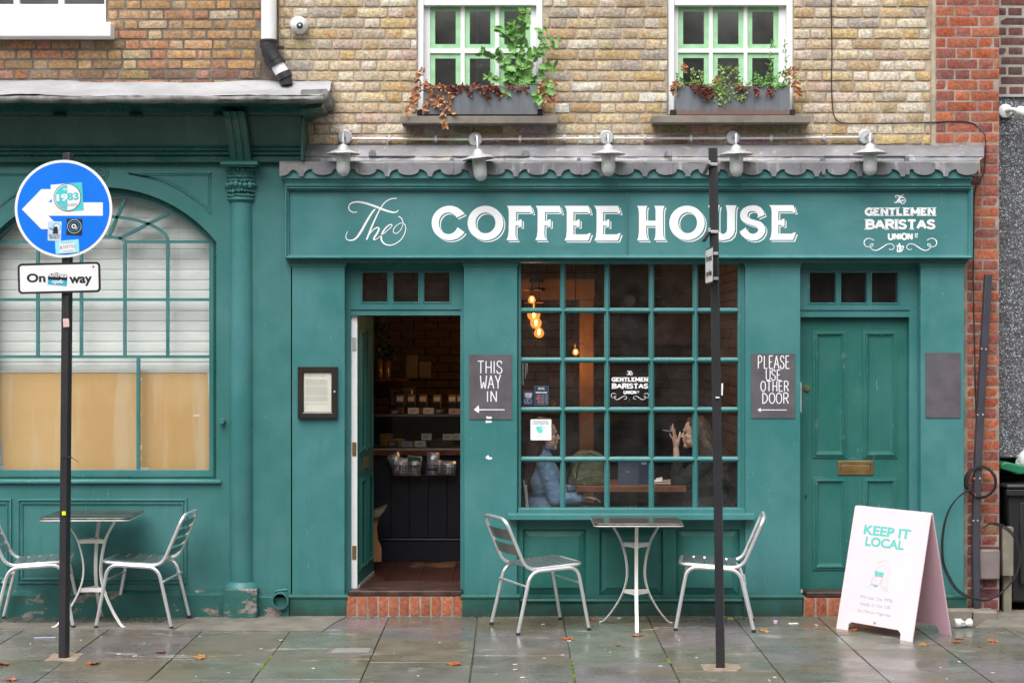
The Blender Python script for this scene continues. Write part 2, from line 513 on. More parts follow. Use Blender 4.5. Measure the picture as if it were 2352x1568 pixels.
def planter_mat(rust):
    m = NT('planter_zinc')
    c = m.mix(m.ramp(m.pos_noise(3,5,.6,(3,1,.5)), (.35,.65,0,1)), (.11,.125,.14), (.17,.19,.21))
    g = m.n.new('ShaderNodeNewGeometry'); sx = m.n.new('ShaderNodeSeparateXYZ'); m.l.new(g.outputs['Position'], sx.inputs[0])
    zz = m.math('ADD', sx.outputs['Z'], m.math('MULTIPLY', m.pos_noise(9,5,.7,(4,1,.8)), .10))
    fac = m.ramp(zz, (3.665, 3.69, rust, 0))
    c = m.mix(fac, c, (.20,.105,.075))
    c = m.mix(m.ramp(m.pos_noise(8,5,.65,(5,1,.8)), (.64,.72,0,.8)), c, (.17,.08,.05))
    m.color(c); m.set(rough=.5, metal=.2); return m.done('planter%g' % rust)
PLANT1 = planter_mat(.15); PLANT2 = planter_mat(.8)
MDF = None
def mdf_mat():
    m = NT('tan_board')
    c = m.mix(m.ramp(m.pos_noise(1.5,5,.6), (.35,.65,0,1)), (.67,.40,.165), (.74,.47,.215))
    c = m.mix(m.ramp(m.pos_noise(2.0,6,.6,(4,1,.35)), (.50,.64,0,.6)), c, (.76,.57,.38))
    c = m.mix(m.ramp(m.pos_noise(150,3,.6), (.64,.72,0,.3)), c, (.35,.20,.09))
    m.color(c); m.set(rough=.7); return m.done('mdf')
MDF = mdf_mat()
SHUTTER = plain('shutter_white', (.90,.90,.90), .4, var=.03)
NAVYW = plain('navy_matchboard', (.018,.020,.032), .45, bump=.1)
WOODC = plain('counter_wood', (.16,.05,.028), .4, var=.3, vscale=12)
WOODT = plain('table_wood', (.24,.085,.045), .35, var=.25, vscale=14)
WOODP = plain('post_wood', (.36,.17,.065), .5, var=.25)
WOODO = plain('bench_pine', (.38,.19,.08), .55, var=.2)
WOODG = plain('weathered_wood', (.24,.22,.17), .85, var=.25, bump=.5)
def floorw():
    m = NT('cafe_floorboards')
    c = m.mix(m.ramp(m.pos_noise(5,6,.65,(1,3,1)), (.35,.65,0,1)), (.045,.016,.012), (.10,.035,.025))
    c = m.mix(m.ramp(m.pos_noise(1.7,3,.6), (.60,.66,0,.8)), c, (.34,.17,.07))
    m.color(c); m.set(rough=.3); return m.done('floorw')
FLOORW = floorw()
INWALL = plain('inner_plaster', (.14,.11,.085), .8, var=.2)
INCEIL = plain('inner_ceiling', (.20,.19,.17), .85, var=.1)
INDARK = plain('dark_room', (.012,.012,.013), .8)
ROOMGREY = plain('upstairs_room', (.12,.12,.118), .8, var=.35, vscale=3)
GRANITE = None
def granite():
    m = NT('terrazzo')
    v = m.n.new('ShaderNodeTexVoronoi'); v.inputs['Scale'].default_value = 120
    m.l.new(m.tc.outputs['Object'], v.inputs['Vector'])
    sp = m.n.new('ShaderNodeSeparateColor'); m.l.new(v.outputs['Color'], sp.inputs[0])
    c = m.mix(m.ramp(sp.outputs[0], (.3,.9,0,1)), (.06,.062,.065), (.17,.175,.185))
    c = m.mix(m.ramp(sp.outputs[1], (.86,.9,0,1)), c, (.50,.54,.60))
    m.color(c); m.set(rough=.35); m.bump(sp.outputs[0], .2, .002); return m.done('granite')
GRANITE = granite()
def slab_mat():
    m = NT('wet_paving')
    oi = m.n.new('ShaderNodeObjectInfo')
    a = m.mix(m.ramp(m.pos_noise(4.5,6,.65), (.3,.7,0,1)), (.085,.082,.070), (.19,.188,.172))
    c = m.mix(.52, a, oi.outputs['Color'])
    c = m.mix(m.ramp(m.pos_noise(1.3,5,.6), (.50,.62,0,.55)), c, (.125,.098,.055))
    c = m.mix(m.ramp(m.pos_noise(260,3,.6), (.58,.72,0,.35)), c, (.30,.30,.29))
    c = m.mix(m.ramp(m.pos_noise(2.2,6,.65,(1,2,1)), (.60,.68,0,.7)), c, (.27,.27,.255))
    c = m.mix(m.ramp(m.pos_noise(34,5,.7), (.56,.70,0,.45)), c, (.055,.055,.048))
    dry = m.ramp(m.pos_noise(2.2,6,.65,(1,2,1)), (.58,.68,0,.34))
    m.color(c)
    wet = m.ramp(m.pos_noise(1.5,5,.6,(1,1.7,1)), (.34,.62,.17,.40))
    m.rough(m.math('ADD', wet, dry)); m.set(spec=.42)
    n1 = m.bump(m.pos_noise(4,3,.5), .05, .010)
    m.bump(m.pos_noise(150,4,.6), .12, .0015, n1)
    return m.done('slab')
SLAB = slab_mat()
GROUT = stone_mat('paving_bed', (.05,.05,.042), (.09,.085,.07), (.02,.02,.02), 8)
CEMENT = stone_mat('wet_cement', (.13,.12,.10), (.20,.18,.15), (.30,.27,.22), 5)
PATCH = stone_mat('pink_cement', (.22,.15,.11), (.34,.27,.205), (.12,.09,.06), 14)
ASPHALT = stone_mat('asphalt', (.045,.045,.047), (.06,.06,.06), (.09,.09,.09), 3)
MOSS = plain('moss', (.10,.16,.02), .9, var=.3)
def glass(key, tint=(1,1,1), rough=0.0, extra=1.0):
    m = bpy.data.materials.new(key); m.use_nodes = True; n = m.node_tree.nodes; l = m.node_tree.links
    n.remove(n['Principled BSDF'])
    out = n['Material Output']; tr = n.new('ShaderNodeBsdfTransparent'); gl = n.new('ShaderNodeBsdfGlossy')
    tr.inputs[0].default_value = (*tint, 1); gl.inputs['Roughness'].default_value = rough
    ge = n.new('ShaderNodeNewGeometry'); dt = n.new('ShaderNodeVectorMath'); dt.operation = 'DOT_PRODUCT'
    l.new(ge.outputs['Normal'], dt.inputs[0]); l.new(ge.outputs['Incoming'], dt.inputs[1])
    prev = dt.outputs['Value']                    # Schlick reflectance, the same from both faces of the pane
    for op, b in (('ABSOLUTE', None), ('SUBTRACT', 1.0), ('POWER', 5.0), ('MULTIPLY', .95)):
        q = n.new('ShaderNodeMath'); q.operation = op
        if op == 'SUBTRACT': q.inputs[0].default_value = 1.0; l.new(prev, q.inputs[1])
        else:
            l.new(prev, q.inputs[0])
            if b is not None: q.inputs[1].default_value = b
        prev = q.outputs[0]
    mu = n.new('ShaderNodeMath'); mu.operation = 'ADD'; mu.inputs[1].default_value = .04*extra; mu.use_clamp = True
    fr = q
    mx = n.new('ShaderNodeMixShader')
    l.new(fr.outputs[0], mu.inputs[0]); l.new(mu.outputs[0], mx.inputs[0]); l.new(tr.outputs[0], mx.inputs[1]); l.new(gl.outputs[0], mx.inputs[2])
    # thin grime film that also paints a soft reflective haze on the pane
    no = n.new('ShaderNodeTexNoise'); no.inputs['Scale'].default_value = 7; no.inputs['Detail'].default_value = 6; l.new(ge.outputs['Position'], no.inputs['Vector'])
    mr = n.new('ShaderNodeMapRange'); mr.inputs['From Min'].default_value = .35; mr.inputs['From Max'].default_value = .75; mr.inputs['To Min'].default_value = .003; mr.inputs['To Max'].default_value = .017; l.new(no.outputs['Fac'], mr.inputs['Value'])
    df = n.new('ShaderNodeBsdfDiffuse'); df.inputs[0].default_value = (.75,.77,.76,1); m3 = n.new('ShaderNodeMixShader')
    l.new(mr.outputs[0], m3.inputs[0]); l.new(mx.outputs[0], m3.inputs[1]); l.new(df.outputs[0], m3.inputs[2])
    l.new(m3.outputs[0], out.inputs['Surface']); MATS[key] = m; return m
GLASS = glass('window_glass', (.97,.98,.97), extra=1.25)
GLASSD = glass('display_glass', (.9,.93,.92))
def frosted():
    m = NT('lamp_glass'); m.set(color=(.80,.83,.82), rough=.22, trans=.45, ior=1.2); return m.done('lampglass')
LAMPGL = frosted()
def emis(key, col, s):
    m = NT(key); m.set(color=(.8,.6,.3)); m.b.inputs['Emission Color'].default_value = (*col,1); m.b.inputs['Emission Strength'].default_value = s; return m.done(key)
BULB = emis('bulb_glow', (1.0,.42,.10), 1.3)
FILAM = emis('filament', (1.0,.58,.20), 9)
def leafm(key, a, b, rough=.5):
    m = NT(key)
    c = m.mix(m.ramp(m.pos_noise(22,3,.6), (.35,.65,0,1)), a, b)
    m.color(c); m.set(rough=rough)
    m.b.inputs['Subsurface Weight'].default_value = 0
    return m.done(key)
LEAFG = leafm('leaf_green', (.11,.28,.055), (.20,.41,.11))
LEAFY = leafm('leaf_lime', (.19,.31,.06), (.28,.40,.12))
LEAFB = leafm('leaf_brown', (.38,.16,.07), (.52,.27,.14), .7)
LEAFR = leafm('leaf_dark_red', (.10,.022,.018), (.22,.06,.04), .6)
LEAFF = leafm('leaf_fallen', (.24,.055,.022), (.36,.11,.035), .4)
LEAFFY = leafm('leaf_fallen_yellow', (.36,.20,.05), (.28,.12,.035), .45)
STEMG = plain('stem_green', (.24,.32,.12), .6); STEMB = plain('stem_brown', (.28,.14,.08), .7)
SOIL = plain('soil', (.04,.028,.02), .9)
SKIN = NT('skin').set(color=(.74,.44,.33), rough=.45).done('skin')
SKIN2 = NT('skin_light').set(color=(.76,.47,.36), rough=.45).done('skin2')
LIPS = plain('lips', (.36,.12,.10), .4); EYEM = plain('eye_dark', (.02,.015,.012), .2); BROWM = plain('brow', (.05,.03,.02), .7)
HAIR1 = plain('hair_auburn', (.085,.032,.026), .42, var=.4, vscale=60, bump=.6, bscale=90)
HAIR2 = plain('hair_brown', (.11,.07,.045), .42, var=.45, vscale=60, bump=.6, bscale=90)
def cloth(key, a, b):
    m = NT(key); m.color(m.mix(m.ramp(m.pos_noise(18,5,.6), (.35,.65,0,1)), a, b)); m.set(rough=.85)
    n1 = m.bump(m.pos_noise(9,4,.55,(1,1,2)), .8, .03); m.bump(m.pos_noise(220,3), .2, .001, n1); return m.done(key)
DENIM = cloth('denim', (.20,.33,.56), (.30,.44,.66)); BLACKC = cloth('black_cloth', (.012,.012,.013), (.022,.022,.024))
OLIVE = cloth('olive_nylon', (.095,.10,.055), (.15,.152,.088)); OLIVEZ = plain('zip_tape', (.02,.02,.015), .5)
BINM = plain('bin_dark', (.018,.018,.020), .5); BINGREEN = plain('bin_lid_green', (.015,.16,.075), .45)
BAGW = plain('white_bag', (.62,.63,.65), .35, bump=.6, bscale=20)
TRUNK = plain('trunking_plastic', (.050,.050,.066), .42, bump=.1)
METERB = plain('meter_box', (.20,.16,.16), .6, bump=.2)
def plain_foil():
    m = NT('crisp_packet'); m.color(m.mix(m.ramp(m.pos_noise(25,4), (.4,.6,0,1)), (.62,.62,.64), (.85,.85,.87))); m.set(rough=.25, metal=.6); m.bump(m.pos_noise(30,4), .8, .01); return m.done('foil')
FOIL = plain_foil()
CARDW = plain('price_card', (.78,.78,.80), .6); CARDK = plain('price_card_dark', (.03,.03,.035), .5)
PASTRY = plain('pastry', (.62,.38,.12), .7, bump=.6, bscale=80)
BOOKS = [plain('spine_%d' % i, c, .6) for i, c in enumerate(((.35,.12,.06),(.30,.32,.22),(.55,.50,.40),(.25,.10,.08),(.12,.14,.18)))]
# ---------------------------------------------------------------- bricks
def brick_mesh(name, mat, seed, rug=1.0):
    r = random.Random(seed); nx, nz = 5, 2
    mb = MB(); idx = {}
    pts = []
    for j in range(nz+1):
        for i in range(nx+1):
            u, w = i/nx-.5, j/nz-.5
            edge = i in (0, nx) or j in (0, nz)
            if edge:
                if j == 0: w += r.uniform(0, .055)*rug
                if j == nz: w -= r.uniform(0, .05)*rug
                if i == 0: u += r.uniform(0, .014)*rug
                if i == nx: u -= r.uniform(0, .014)*rug
                y = .0025
            else: y = -r.uniform(.003, .007)*rug
            if i in (0,nx) and j in (0,nz): u *= .985; w *= .95
            pts.append((u, y, w))
    b = mb.add(pts)
    W = nx+1
    for j in range(nz):
        for i in range(nx): mb.face((b+j*W+i, b+j*W+i+1, b+(j+1)*W+i+1, b+(j+1)*W+i))
    per = [i for i in range(W)] + [j*W+nx for j in range(1, nz+1)] + [nz*W+i for i in range(nx-1, -1, -1)] + [j*W for j in range(nz-1, 0, -1)]
    c = mb.add([(pts[p][0]*1.01, .05, pts[p][2]*1.01) for p in per])
    n = len(per)
    for q in range(n): mb.face((b+per[q], b+per[(q+1)%n], c+(q+1)%n, c+q))
    return mb.mesh(name, mat, smooth=True, angle=50)
def brick_set(mat, rug, k0): return [brick_mesh('brick', mat, k0+i, rug) for i in range(9)]
BM_Y = brick_set(YBRICK, 1.35, 10); BM_B = brick_set(BBRICK, .9, 40); BM_R = brick_set(RBRICK, .6, 70); BM_D = brick_set(DBRICK, .4, 100)
PAL_Y = [((.58,.48,.33),8),((.55,.44,.28),6),((.52,.38,.19),3),((.50,.43,.34),4),((.57,.47,.38),2),((.64,.57,.46),5),((.44,.32,.19),2),((.50,.37,.31),1),((.38,.34,.30),1),((.74,.71,.65),1)]
PAL_B = [((.44,.27,.13),4),((.47,.30,.16),4),((.42,.21,.12),3),((.46,.28,.14),3),((.46,.35,.21),3),((.30,.20,.11),2),((.50,.40,.28),1)]
PAL_R = [((.36,.09,.045),4),((.42,.12,.06),3),((.26,.075,.06),3),((.30,.09,.07),3),((.20,.065,.06),1)]
PAL_D = [((.13,.055,.06),3),((.17,.06,.06),2),((.09,.05,.055),2)]
PAL_G = [((.36,.105,.05),3),((.32,.085,.045),3),((.41,.13,.065),2)]
def pick(pal):
    t = rnd.uniform(0, sum(w for _, w in pal))
    for c, w in pal:
        t -= w
        if t <= 0: break
    j = rnd.uniform(.88, 1.12)
    return tuple(max(0, min(1, x*j*rnd.uniform(.97,1.03))) for x in c)
def lay_bricks(part, x0, x1, zb, zt, yf, pitch, z0, meshes, pal, holes=(), bond='flemish', joint=.010, view=True, shift=0, name='brick', lens=(.219,.104), top_py=-14, proud=0, dark_zones=()):
    """lays courses; those in the picture are objects, the few beyond it one joined mesh"""
    rest = MB(); n0 = math.floor((zb-z0)/pitch); n1 = math.ceil((zt-z0)/pitch); cnt = 0
    for c in range(n0, n1):
        za, zc = z0+c*pitch+joint*.5, z0+(c+1)*pitch-joint*.5
        za, zc = max(za, zb), min(zc, zt)
        if zc-za < .018: continue
        x = x0 - .3 + (shift + (.06 if c % 2 else .0) if bond == 'flemish' else shift)
        k = c % 2
        while x < x1:
            L = lens[k % 2] if bond == 'flemish' else lens[0 if (c//1) % 2 == 0 else 1]
            L *= rnd.uniform(.965, 1.03)
            a, b = x, x+L; x += L+joint*rnd.uniform(.8,1.25); k += 1
            a, b = max(a, x0), min(b, x1)
            segs = [(a, b)]
            for hx0, hx1, hz0, hz1 in holes:
                if zc > hz0+.02 and za < hz1-.02:
                    ns = []
                    for p, q in segs:
                        if q <= hx0 or p >= hx1: ns.append((p, q)); continue
                        if p < hx0: ns.append((p, hx0-.004))
                        if q > hx1: ns.append((hx1+.004, q))
                    segs = ns
            for p, q in segs:
                if q-p < .03: continue
                cx, cz = (p+q)/2, (za+zc)/2
                px = 1176+cx/kk(yf); py = 784-(cz-CAM_H)/kk(yf)
                H = (zc-za)*rnd.uniform(.95,1.03)
                if -20 < px < 2372 and py > top_py and view:
                    o = bpy.data.objects.new(name, rnd.choice(meshes))
                    link(o, part, (cx, yf-proud+rnd.uniform(-.0015,.002), cz+jit(.001)))
                    o.scale = (q-p, 1, H*(1 if rnd.random()<.5 else 1)); o.rotation_euler = (0, jit(.008), 0)
                    col = pick(pal)
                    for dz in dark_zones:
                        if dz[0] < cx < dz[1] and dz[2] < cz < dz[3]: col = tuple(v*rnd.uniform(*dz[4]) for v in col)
                    o.color = (*col, 1); cnt += 1
                else:
                    rest.box(p, q, yf+.002, yf+.05, cz-H/2, cz+H/2)
    if rest.v: rest.build('brick_courses', meshes[0].materials[0], part, kind='stuff').color = (*pal[0][0], 1)
    return cnt
def bed(name, mat, parent, x0, x1, z0, z1, yf, holes=(), depth=.2, nseg=0):
    loops = [[(x0,z0),(x1,z0),(x1,z1),(x0,z1)]] + [[(a,c),(a,d),(b,d),(b,c)] for a,b,c,d in holes]
    mb = MB(); mb.prism(loops, yf, yf+depth)
    return mb.build(name, mat, parent, smooth=False)

TOPZ = Z(-70, .1)
# ---- yellow brick wall over the coffee shop
WIN = [(958, 1247, -60, 266), (1533.8, 1822, -60, 266)]
wy = .10
yw = thing('brick_wall', 'pale yellow stock brick wall with cream mortar around the two green sash windows', 'wall', loc=(X(1390,wy), wy, Z(333,wy)))
holes = [(X(a,wy), X(b,wy), Z(d,wy), Z(c,wy)) for a, b, c, d in WIN]
hb = [(a, b, c, d-.02) for a, b, c, d in holes]
yb = bed('mortar', YMORT, yw, X(640,wy), X(2148,wy), Z(460,wy), TOPZ, wy+.009, [(a,b,c,min(d,TOPZ-.01)) for a,b,c,d in holes])
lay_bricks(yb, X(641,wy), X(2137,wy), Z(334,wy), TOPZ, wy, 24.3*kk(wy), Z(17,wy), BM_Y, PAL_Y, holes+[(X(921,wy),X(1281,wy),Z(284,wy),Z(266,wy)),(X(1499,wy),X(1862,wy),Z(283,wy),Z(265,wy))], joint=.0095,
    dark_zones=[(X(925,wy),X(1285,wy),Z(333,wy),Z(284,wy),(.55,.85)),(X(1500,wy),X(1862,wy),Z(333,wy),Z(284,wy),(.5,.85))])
MB().box(X(2139,wy), X(2148.5,wy), wy-.004, wy+.1, Z(334,wy), TOPZ).build('joint_strip', YMORT, yw)
for nm, (a, b, py0, py1) in (('s', (921.7,1281,266.5,284)), ('s', (1499.5,1862,265.5,282.5))):
    MB().pbox(a, b, py0, py1, -.03, wy+.1).build('window_sill', SILLST, yw, bevel=.005)
def dark_room(parent, x0, x1, z0, z1, y):
    mb = MB(); mb.box(x0, x1, y+.3, y+.31, z0, z1); mb.box(x0-.01, x0, y, y+.31, z0, z1); mb.box(x1, x1+.01, y, y+.31, z0, z1)
    return mb.build('room_lining', ROOMGREY, parent)
def sash_window(label, px0, px1, pxs, rows, ys):
    """pxs: pane columns, rows: pane rows in picture pixels; frame flush-ish with wall, sash set back"""
    fy = wy+.03
    t = thing('sash_window', label, 'window', 'sash windows over the coffee shop', (X((px0+px1)/2,fy), fy, Z(266,fy)))
    x0, x1 = X(px0,fy), X(px1,fy)
    m = MB(); w = 15*kk(fy)
    m.box(x0+.002, x0+w, fy, fy+.14, Z(264,fy), TOPZ-.02); m.box(x1-w, x1-.002, fy, fy+.14, Z(264,fy), TOPZ-.02)
    m.build('box_frame', WHITE, t, bevel=.004)
    sy = fy+.06
    s = MB()
    L, Rr = X(px0+14,sy), X(px1-14,sy)
    xs = [(X(a,sy), X(b,sy)) for a, b in pxs]; zs = [(Z(b,sy), Z(a,sy)) for a, b in rows]
    top = Z(12,fy+.02)
    loops = [[(L,Z(262,sy)),(Rr,Z(262,sy)),(Rr,Z(8,sy)),(L,Z(8,sy))]] + [[(a,c),(a,d),(b,d),(b,c)] for a,b in xs for c,d in zs]
    s.prism(loops, sy, sy+.035)
    s.build('lower_sash', WHITE, t, bevel=.003)
    MB().box(L, Rr, fy+.015, sy-.002, Z(12,fy), Z(-3,fy)).build('meeting_rail', WHITE, t, bevel=.004)
    # upper sash above the rail (only its pane bottoms show)
    u = MB(); uy = fy+.02
    u.prism([[(L,Z(-4,uy)),(Rr,Z(-4,uy)),(Rr,TOPZ-.02),(L,TOPZ-.02)]]+[[(a,Z(-6,uy)),(a,TOPZ-.05),(b,TOPZ-.05),(b,Z(-6,uy))] for a,b in xs], uy, uy+.035)
    u.build('upper_sash', WHITE, t, bevel=.003)
    for a, b in xs:
        for c, d in zs + [(Z(-6,uy), TOPZ-.05)]:
            f = MB(); gy = sy+.012; g = 11.3*kk(gy)
            f.ring(a, b, c, d, [(0,gy),(g,gy),(g,gy+.004),(0,gy+.004)], close=True)
            fo = f.build('painted_border', PALEGREEN, t, smooth=False)
            MB().box(a-.004, b+.004, gy+.006, gy+.010, c-.004, d+.004).build('pane', GLASS, fo)
    dark_room(t, L, Rr, Z(262,sy), TOPZ, sy+.05)
    return t
sash_window('white sash window with green pane borders behind the tall leafy plant', 958, 1247, [(988,1058),(1067.7,1137.5),(1147,1218.4)], [(14,112.7),(123,222)], None)
sash_window('white sash window with green pane borders above the rust streaked planter', 1533.8, 1822, [(1558,1628.6),(1637.6,1708),(1717,1788.4)], [(15,112.6),(122,222)], None)

# ---- brown brick wall, upper left
bw = thing('brick_wall', 'tan and brown brick wall with dark mortar above the arched shopfront', 'wall', loc=(X(320,wy), wy, Z(190,wy)))
hole = [(-6.0, X(246,wy), Z(84,wy), 9.0)]
bb = bed('mortar', BMORT, bw, X(-330,wy), X(600,wy), Z(300,wy), TOPZ, wy+.0065, [(-4.7, X(244,wy), Z(80,wy), TOPZ-.01)])
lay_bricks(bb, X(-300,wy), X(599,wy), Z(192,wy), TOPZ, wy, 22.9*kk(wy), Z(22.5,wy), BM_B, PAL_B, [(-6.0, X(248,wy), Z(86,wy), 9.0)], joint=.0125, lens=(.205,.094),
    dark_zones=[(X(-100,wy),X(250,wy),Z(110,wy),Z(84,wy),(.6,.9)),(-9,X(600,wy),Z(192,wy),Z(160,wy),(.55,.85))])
m = MB(); m.box(X(600,wy), X(640,wy), wy+.0075, wy+.1, Z(300,wy), TOPZ); m.build('party_joint', BMORT, bw)
wt = thing('sash_window', 'white painted window with chipped sill at the upper left corner', 'window', loc=(X(100,.1), .1, Z(84,.1)))
fy = .13
m = MB()
m.prism([[(-4.68,Z(52,fy)),(X(244,fy)-.002,Z(52,fy)),(X(244,fy)-.002,TOPZ-.02),(-4.68,TOPZ-.02)]]+[[(X(a,fy),Z(10,fy)),(X(a,fy),TOPZ-.05),(X(b,fy),TOPZ-.05),(X(b,fy),Z(10,fy))] for a,b in ((44,134),(147,239.5),(-62,31))], fy, fy+.04)
m.build('sash_frame', WHITE, wt, bevel=.004)
for a, b in ((44,134),(147,239.5),(-62,31)):
    MB().box(X(a,fy)-.004, X(b,fy)+.004, fy+.015, fy+.019, Z(10,fy)-.004, TOPZ-.05).build('pane', GLASS, wt)
MB().pbox(-400, 254, 51, 84, -.02, wy+.06).build('window_sill', WHITE, wt, bevel=.006)
dark_room(wt, -4.68, X(240,fy), Z(50,fy), TOPZ, fy+.06)

# ---------------------------------------------------------------- arched shop (left)
shop = thing('arched_shopfront', 'old green painted shopfront with arched window, deep cornice and half column', 'shopfront', loc=(X(300), 0, 0))
RX = 640
# wall with the arched opening
def arc(cx, cy, r, a0, a1, n=24): return [(cx+r*math.cos(R(a0+(a1-a0)*i/n)), cy-r*math.sin(R(a0+(a1-a0)*i/n))) for i in range(n+1)]
AC = (234, 766); AR = 336                     # outer arch circle in picture pixels
def arch_loop(hw, top, spring, bottom, n=28):
    """closed outline: flat bottom, straight jambs, segmental head"""
    h = spring-top; r = (hw*hw+h*h)/(2*h); cy = top+r
    a = math.degrees(math.asin(min(1,(cy-spring)/r)))
    return [(AC[0]-hw, bottom)] + [(AC[0]-r*math.cos(R(a+(180-2*a)*i/n)), cy-r*math.sin(R(a+(180-2*a)*i/n))) for i in range(n+1)] + [(AC[0]+hw, bottom)]
m = MB()
wall_out = [(-420,1412),(668,1412),(668,372),(-420,372)]
m.pprism([wall_out, arch_loop(263,430,556,1104)], 0, .25)
m.build('wall', GREENP, shop, smooth=False)
# archivolt step
m = MB(); m.pprism([arch_loop(263,430,556,1100), arch_loop(256,436,557,1094)], .035, .2)
m.build('arch_reveal', GREEND, shop, smooth=False)
m = MB(); fy = .075
m.pprism([arch_loop(261,433,557,1102), arch_loop(246.3,450,553,1079)], fy, fy+.05)
sash = m.build('window_frame', GREEN, shop, bevel=.004)
# glazing bars
m = MB(); by = .085; hw = 3.3
def vbar(mm, px, a, b, w=hw, y=by): mm.pbox(px-w, px+w, a, b, y, y+.03)
def hbar(mm, py, a, b, w=hw, y=by+.002): mm.pbox(a, b, py-w, py+w, y, y+.026)
Q = MB()
for px in (86,186,286,384.5,-14): vbar(Q, px, 557, 819)
Q.build('glazing_bar', GREEN, sash)
Q = MB()
for py in (688, 819): hbar(Q, py, -14, 482)
hbar(Q, 555, 384, 482); hbar(Q, 555, -14, 84); hbar(Q, 555, 286, 384); hbar(Q, 555, 84, 184)
Q.build('glazing_bar', GREEN, sash)
Q = MB(); vbar(Q, 317, 820, 1080, 3.6); Q.build('glazing_bar', GREEN, sash)
Q = MB()
def curved(pts, w=3.4):
    P = [Vector((X(a,by), by+.014, Z(b,by))) for a, b in pts]; Q.strap(P, .028, 2*w*kk(by), (0,1,0))
curved([(234-150.5*math.cos(R(a)), 555-58*math.sin(R(a))) for a in range(0,181,9)])
curved([(234-52*math.cos(R(a)), 555-12*math.sin(R(a))) for a in range(0,181,12)])
for s in (-1, 1):
    curved([(234+s*53,456),(234+s*16,541)]); curved([(234+s*153,490),(234+s*39,548)])
Q.build('fan_glazing_bar', GREEN, sash)
MB().pprism([arch_loop(247,449,553,1080)], .105, .109).build('pane', GLASS, sash, smooth=False)
# sill mouldings
MB().wrap(X(-420), X(500), .0, .1, [(.008,Z(1111)),(.028,Z(1108)),(.028,Z(1104)),(.012,Z(1100.5))]).build('sill_moulding', GREEN, shop)
# spandrel panel mouldings, roundels
def spandrel(s):
    mm = MB()
    P = [(234+s*61,398),(234+s*250.5,398),(234+s*249,490)]
    cur = [(234+s*249,490),(234+s*215,458),(234+s*180,434),(234+s*140,415),(234+s*100,404),(234+s*61,398)]
    for off, rr in ((0,.008),(5,.005)):
        q = [(234+s*(61+off*4),398+off*.8),(234+s*(250.5-off),398+off),(234+s*(249-off),490-off*2.2)]+[(234+s*(215-off*.4),458-off),(234+s*180,434-off),(234+s*140,415-off*.7)]
        mm.tube([(X(a), -.002, Z(b)) for a, b in q], rr, 6, closed=True)
    mm.build('spandrel_moulding', GREENP, shop)
spandrel(1); spandrel(-1)
m = MB()
for r in (15,9): m.tube([(X(233+r*math.cos(R(a))), 0, Z(397-r*math.sin(R(a)))) for a in range(0,360,20)], .008, 6, closed=True)
m.ball((X(233),0,Z(397)), .012,.008,.012, 10, 6); m.build('roundel', GREENP, shop)
# panel below the window
m = MB()
m.pring(40, 430.6, 1144, 1340, 0, [(0,.001),(.004,-.014),(.014,-.016),(.018,-.005),(.026,-.005),(.030,-.013),(.040,-.010),(.048,.006),(.052,.006)])
m.build('panel_moulding', GREENP, shop)
m = MB(); m.pring(-400, 28, 1144, 1340, 0, [(0,.001),(.004,-.014),(.014,-.016),(.018,-.005),(.026,-.005),(.030,-.013),(.040,-.010),(.048,.006)])
m.build('panel_moulding', GREENP, shop)
m = MB(); m.wrap(X(-420), X(513), .0, .1, [(.05,-.03),(.052,Z(1366,-.05)),(.03,Z(1361,-.05)),(.0,Z(1356,-.03))]); m.build('plinth', PLINTH, shop)
m = MB(); m.wrap(X(588), X(655), .0, .1, [(.028,-.03),(.028,Z(1372,-.03)),(.0,Z(1366,-.03))]); m.build('plinth', PLINTH, shop)
# half column
cx = X(551,-.06); m = MB()
rc = 28.5*kk(-.06)
m.lathe([(rc+.03,Z(1350,-.06)),(rc+.02,Z(1344,-.06)),(rc,Z(1338,-.06)),(rc,Z(1210,-.06)),(rc+.001,Z(1209,-.06)),(rc,Z(900,-.06)),(rc-.004,Z(462,-.06))], (cx,.03,0), 32)
col = m.build('half_column', GREEN, shop)
m = MB(); m.box(X(512,-.1), X(590,-.1), -.10, .05, -.03, Z(1352,-.1)); m.build('column_base', PLINTH, shop, bevel=.008)
m = MB(); m.lathe([(rc-.002,Z(463,-.06)),(rc+.008,Z(461,-.06)),(rc+.016,Z(457,-.06)),(rc+.010,Z(452,-.06)),(rc-.002,Z(450,-.06)),(rc-.004,Z(446,-.06)),(rc+.012,Z(400,-.06)),(rc+.02,Z(382,-.06))], (cx,.03,0), 32)
cap = m.build('capital', GREENP, shop)
m = MB()
for row, (py, nn, sz) in enumerate(((388,9,.021),(405,13,.013),(414,13,.012),(424,9,.020),(438,13,.012),(448,15,.011),(396,15,.010),(431,15,.010))):
    for i in range(nn):
        a = R(190+160*(i+.5*(row%2)+.2)/nn); rr = rc+.008+(.012 if sz > .015 else .004)
        sq = sz*rnd.uniform(.8,1.15)
        m.ball((cx+rr*math.cos(a), .03+rr*math.sin(a), Z(py,-.06)+jit(.004)), sq, sq*.8, sq*rnd.uniform(.8,1.25), 8, 6)
m.build('acanthus_leaf', GREENP, cap, kind='stuff')
m = MB(); m.wrap(X(513,-.14), X(585,-.14), -.13, .03, [(0,Z(382,-.14)),(.0,Z(379,-.14)),(.018,Z(378,-.14)),(.022,Z(371,-.14)),(.03,Z(369,-.14))]); m.build('abacus', GREENP, cap)
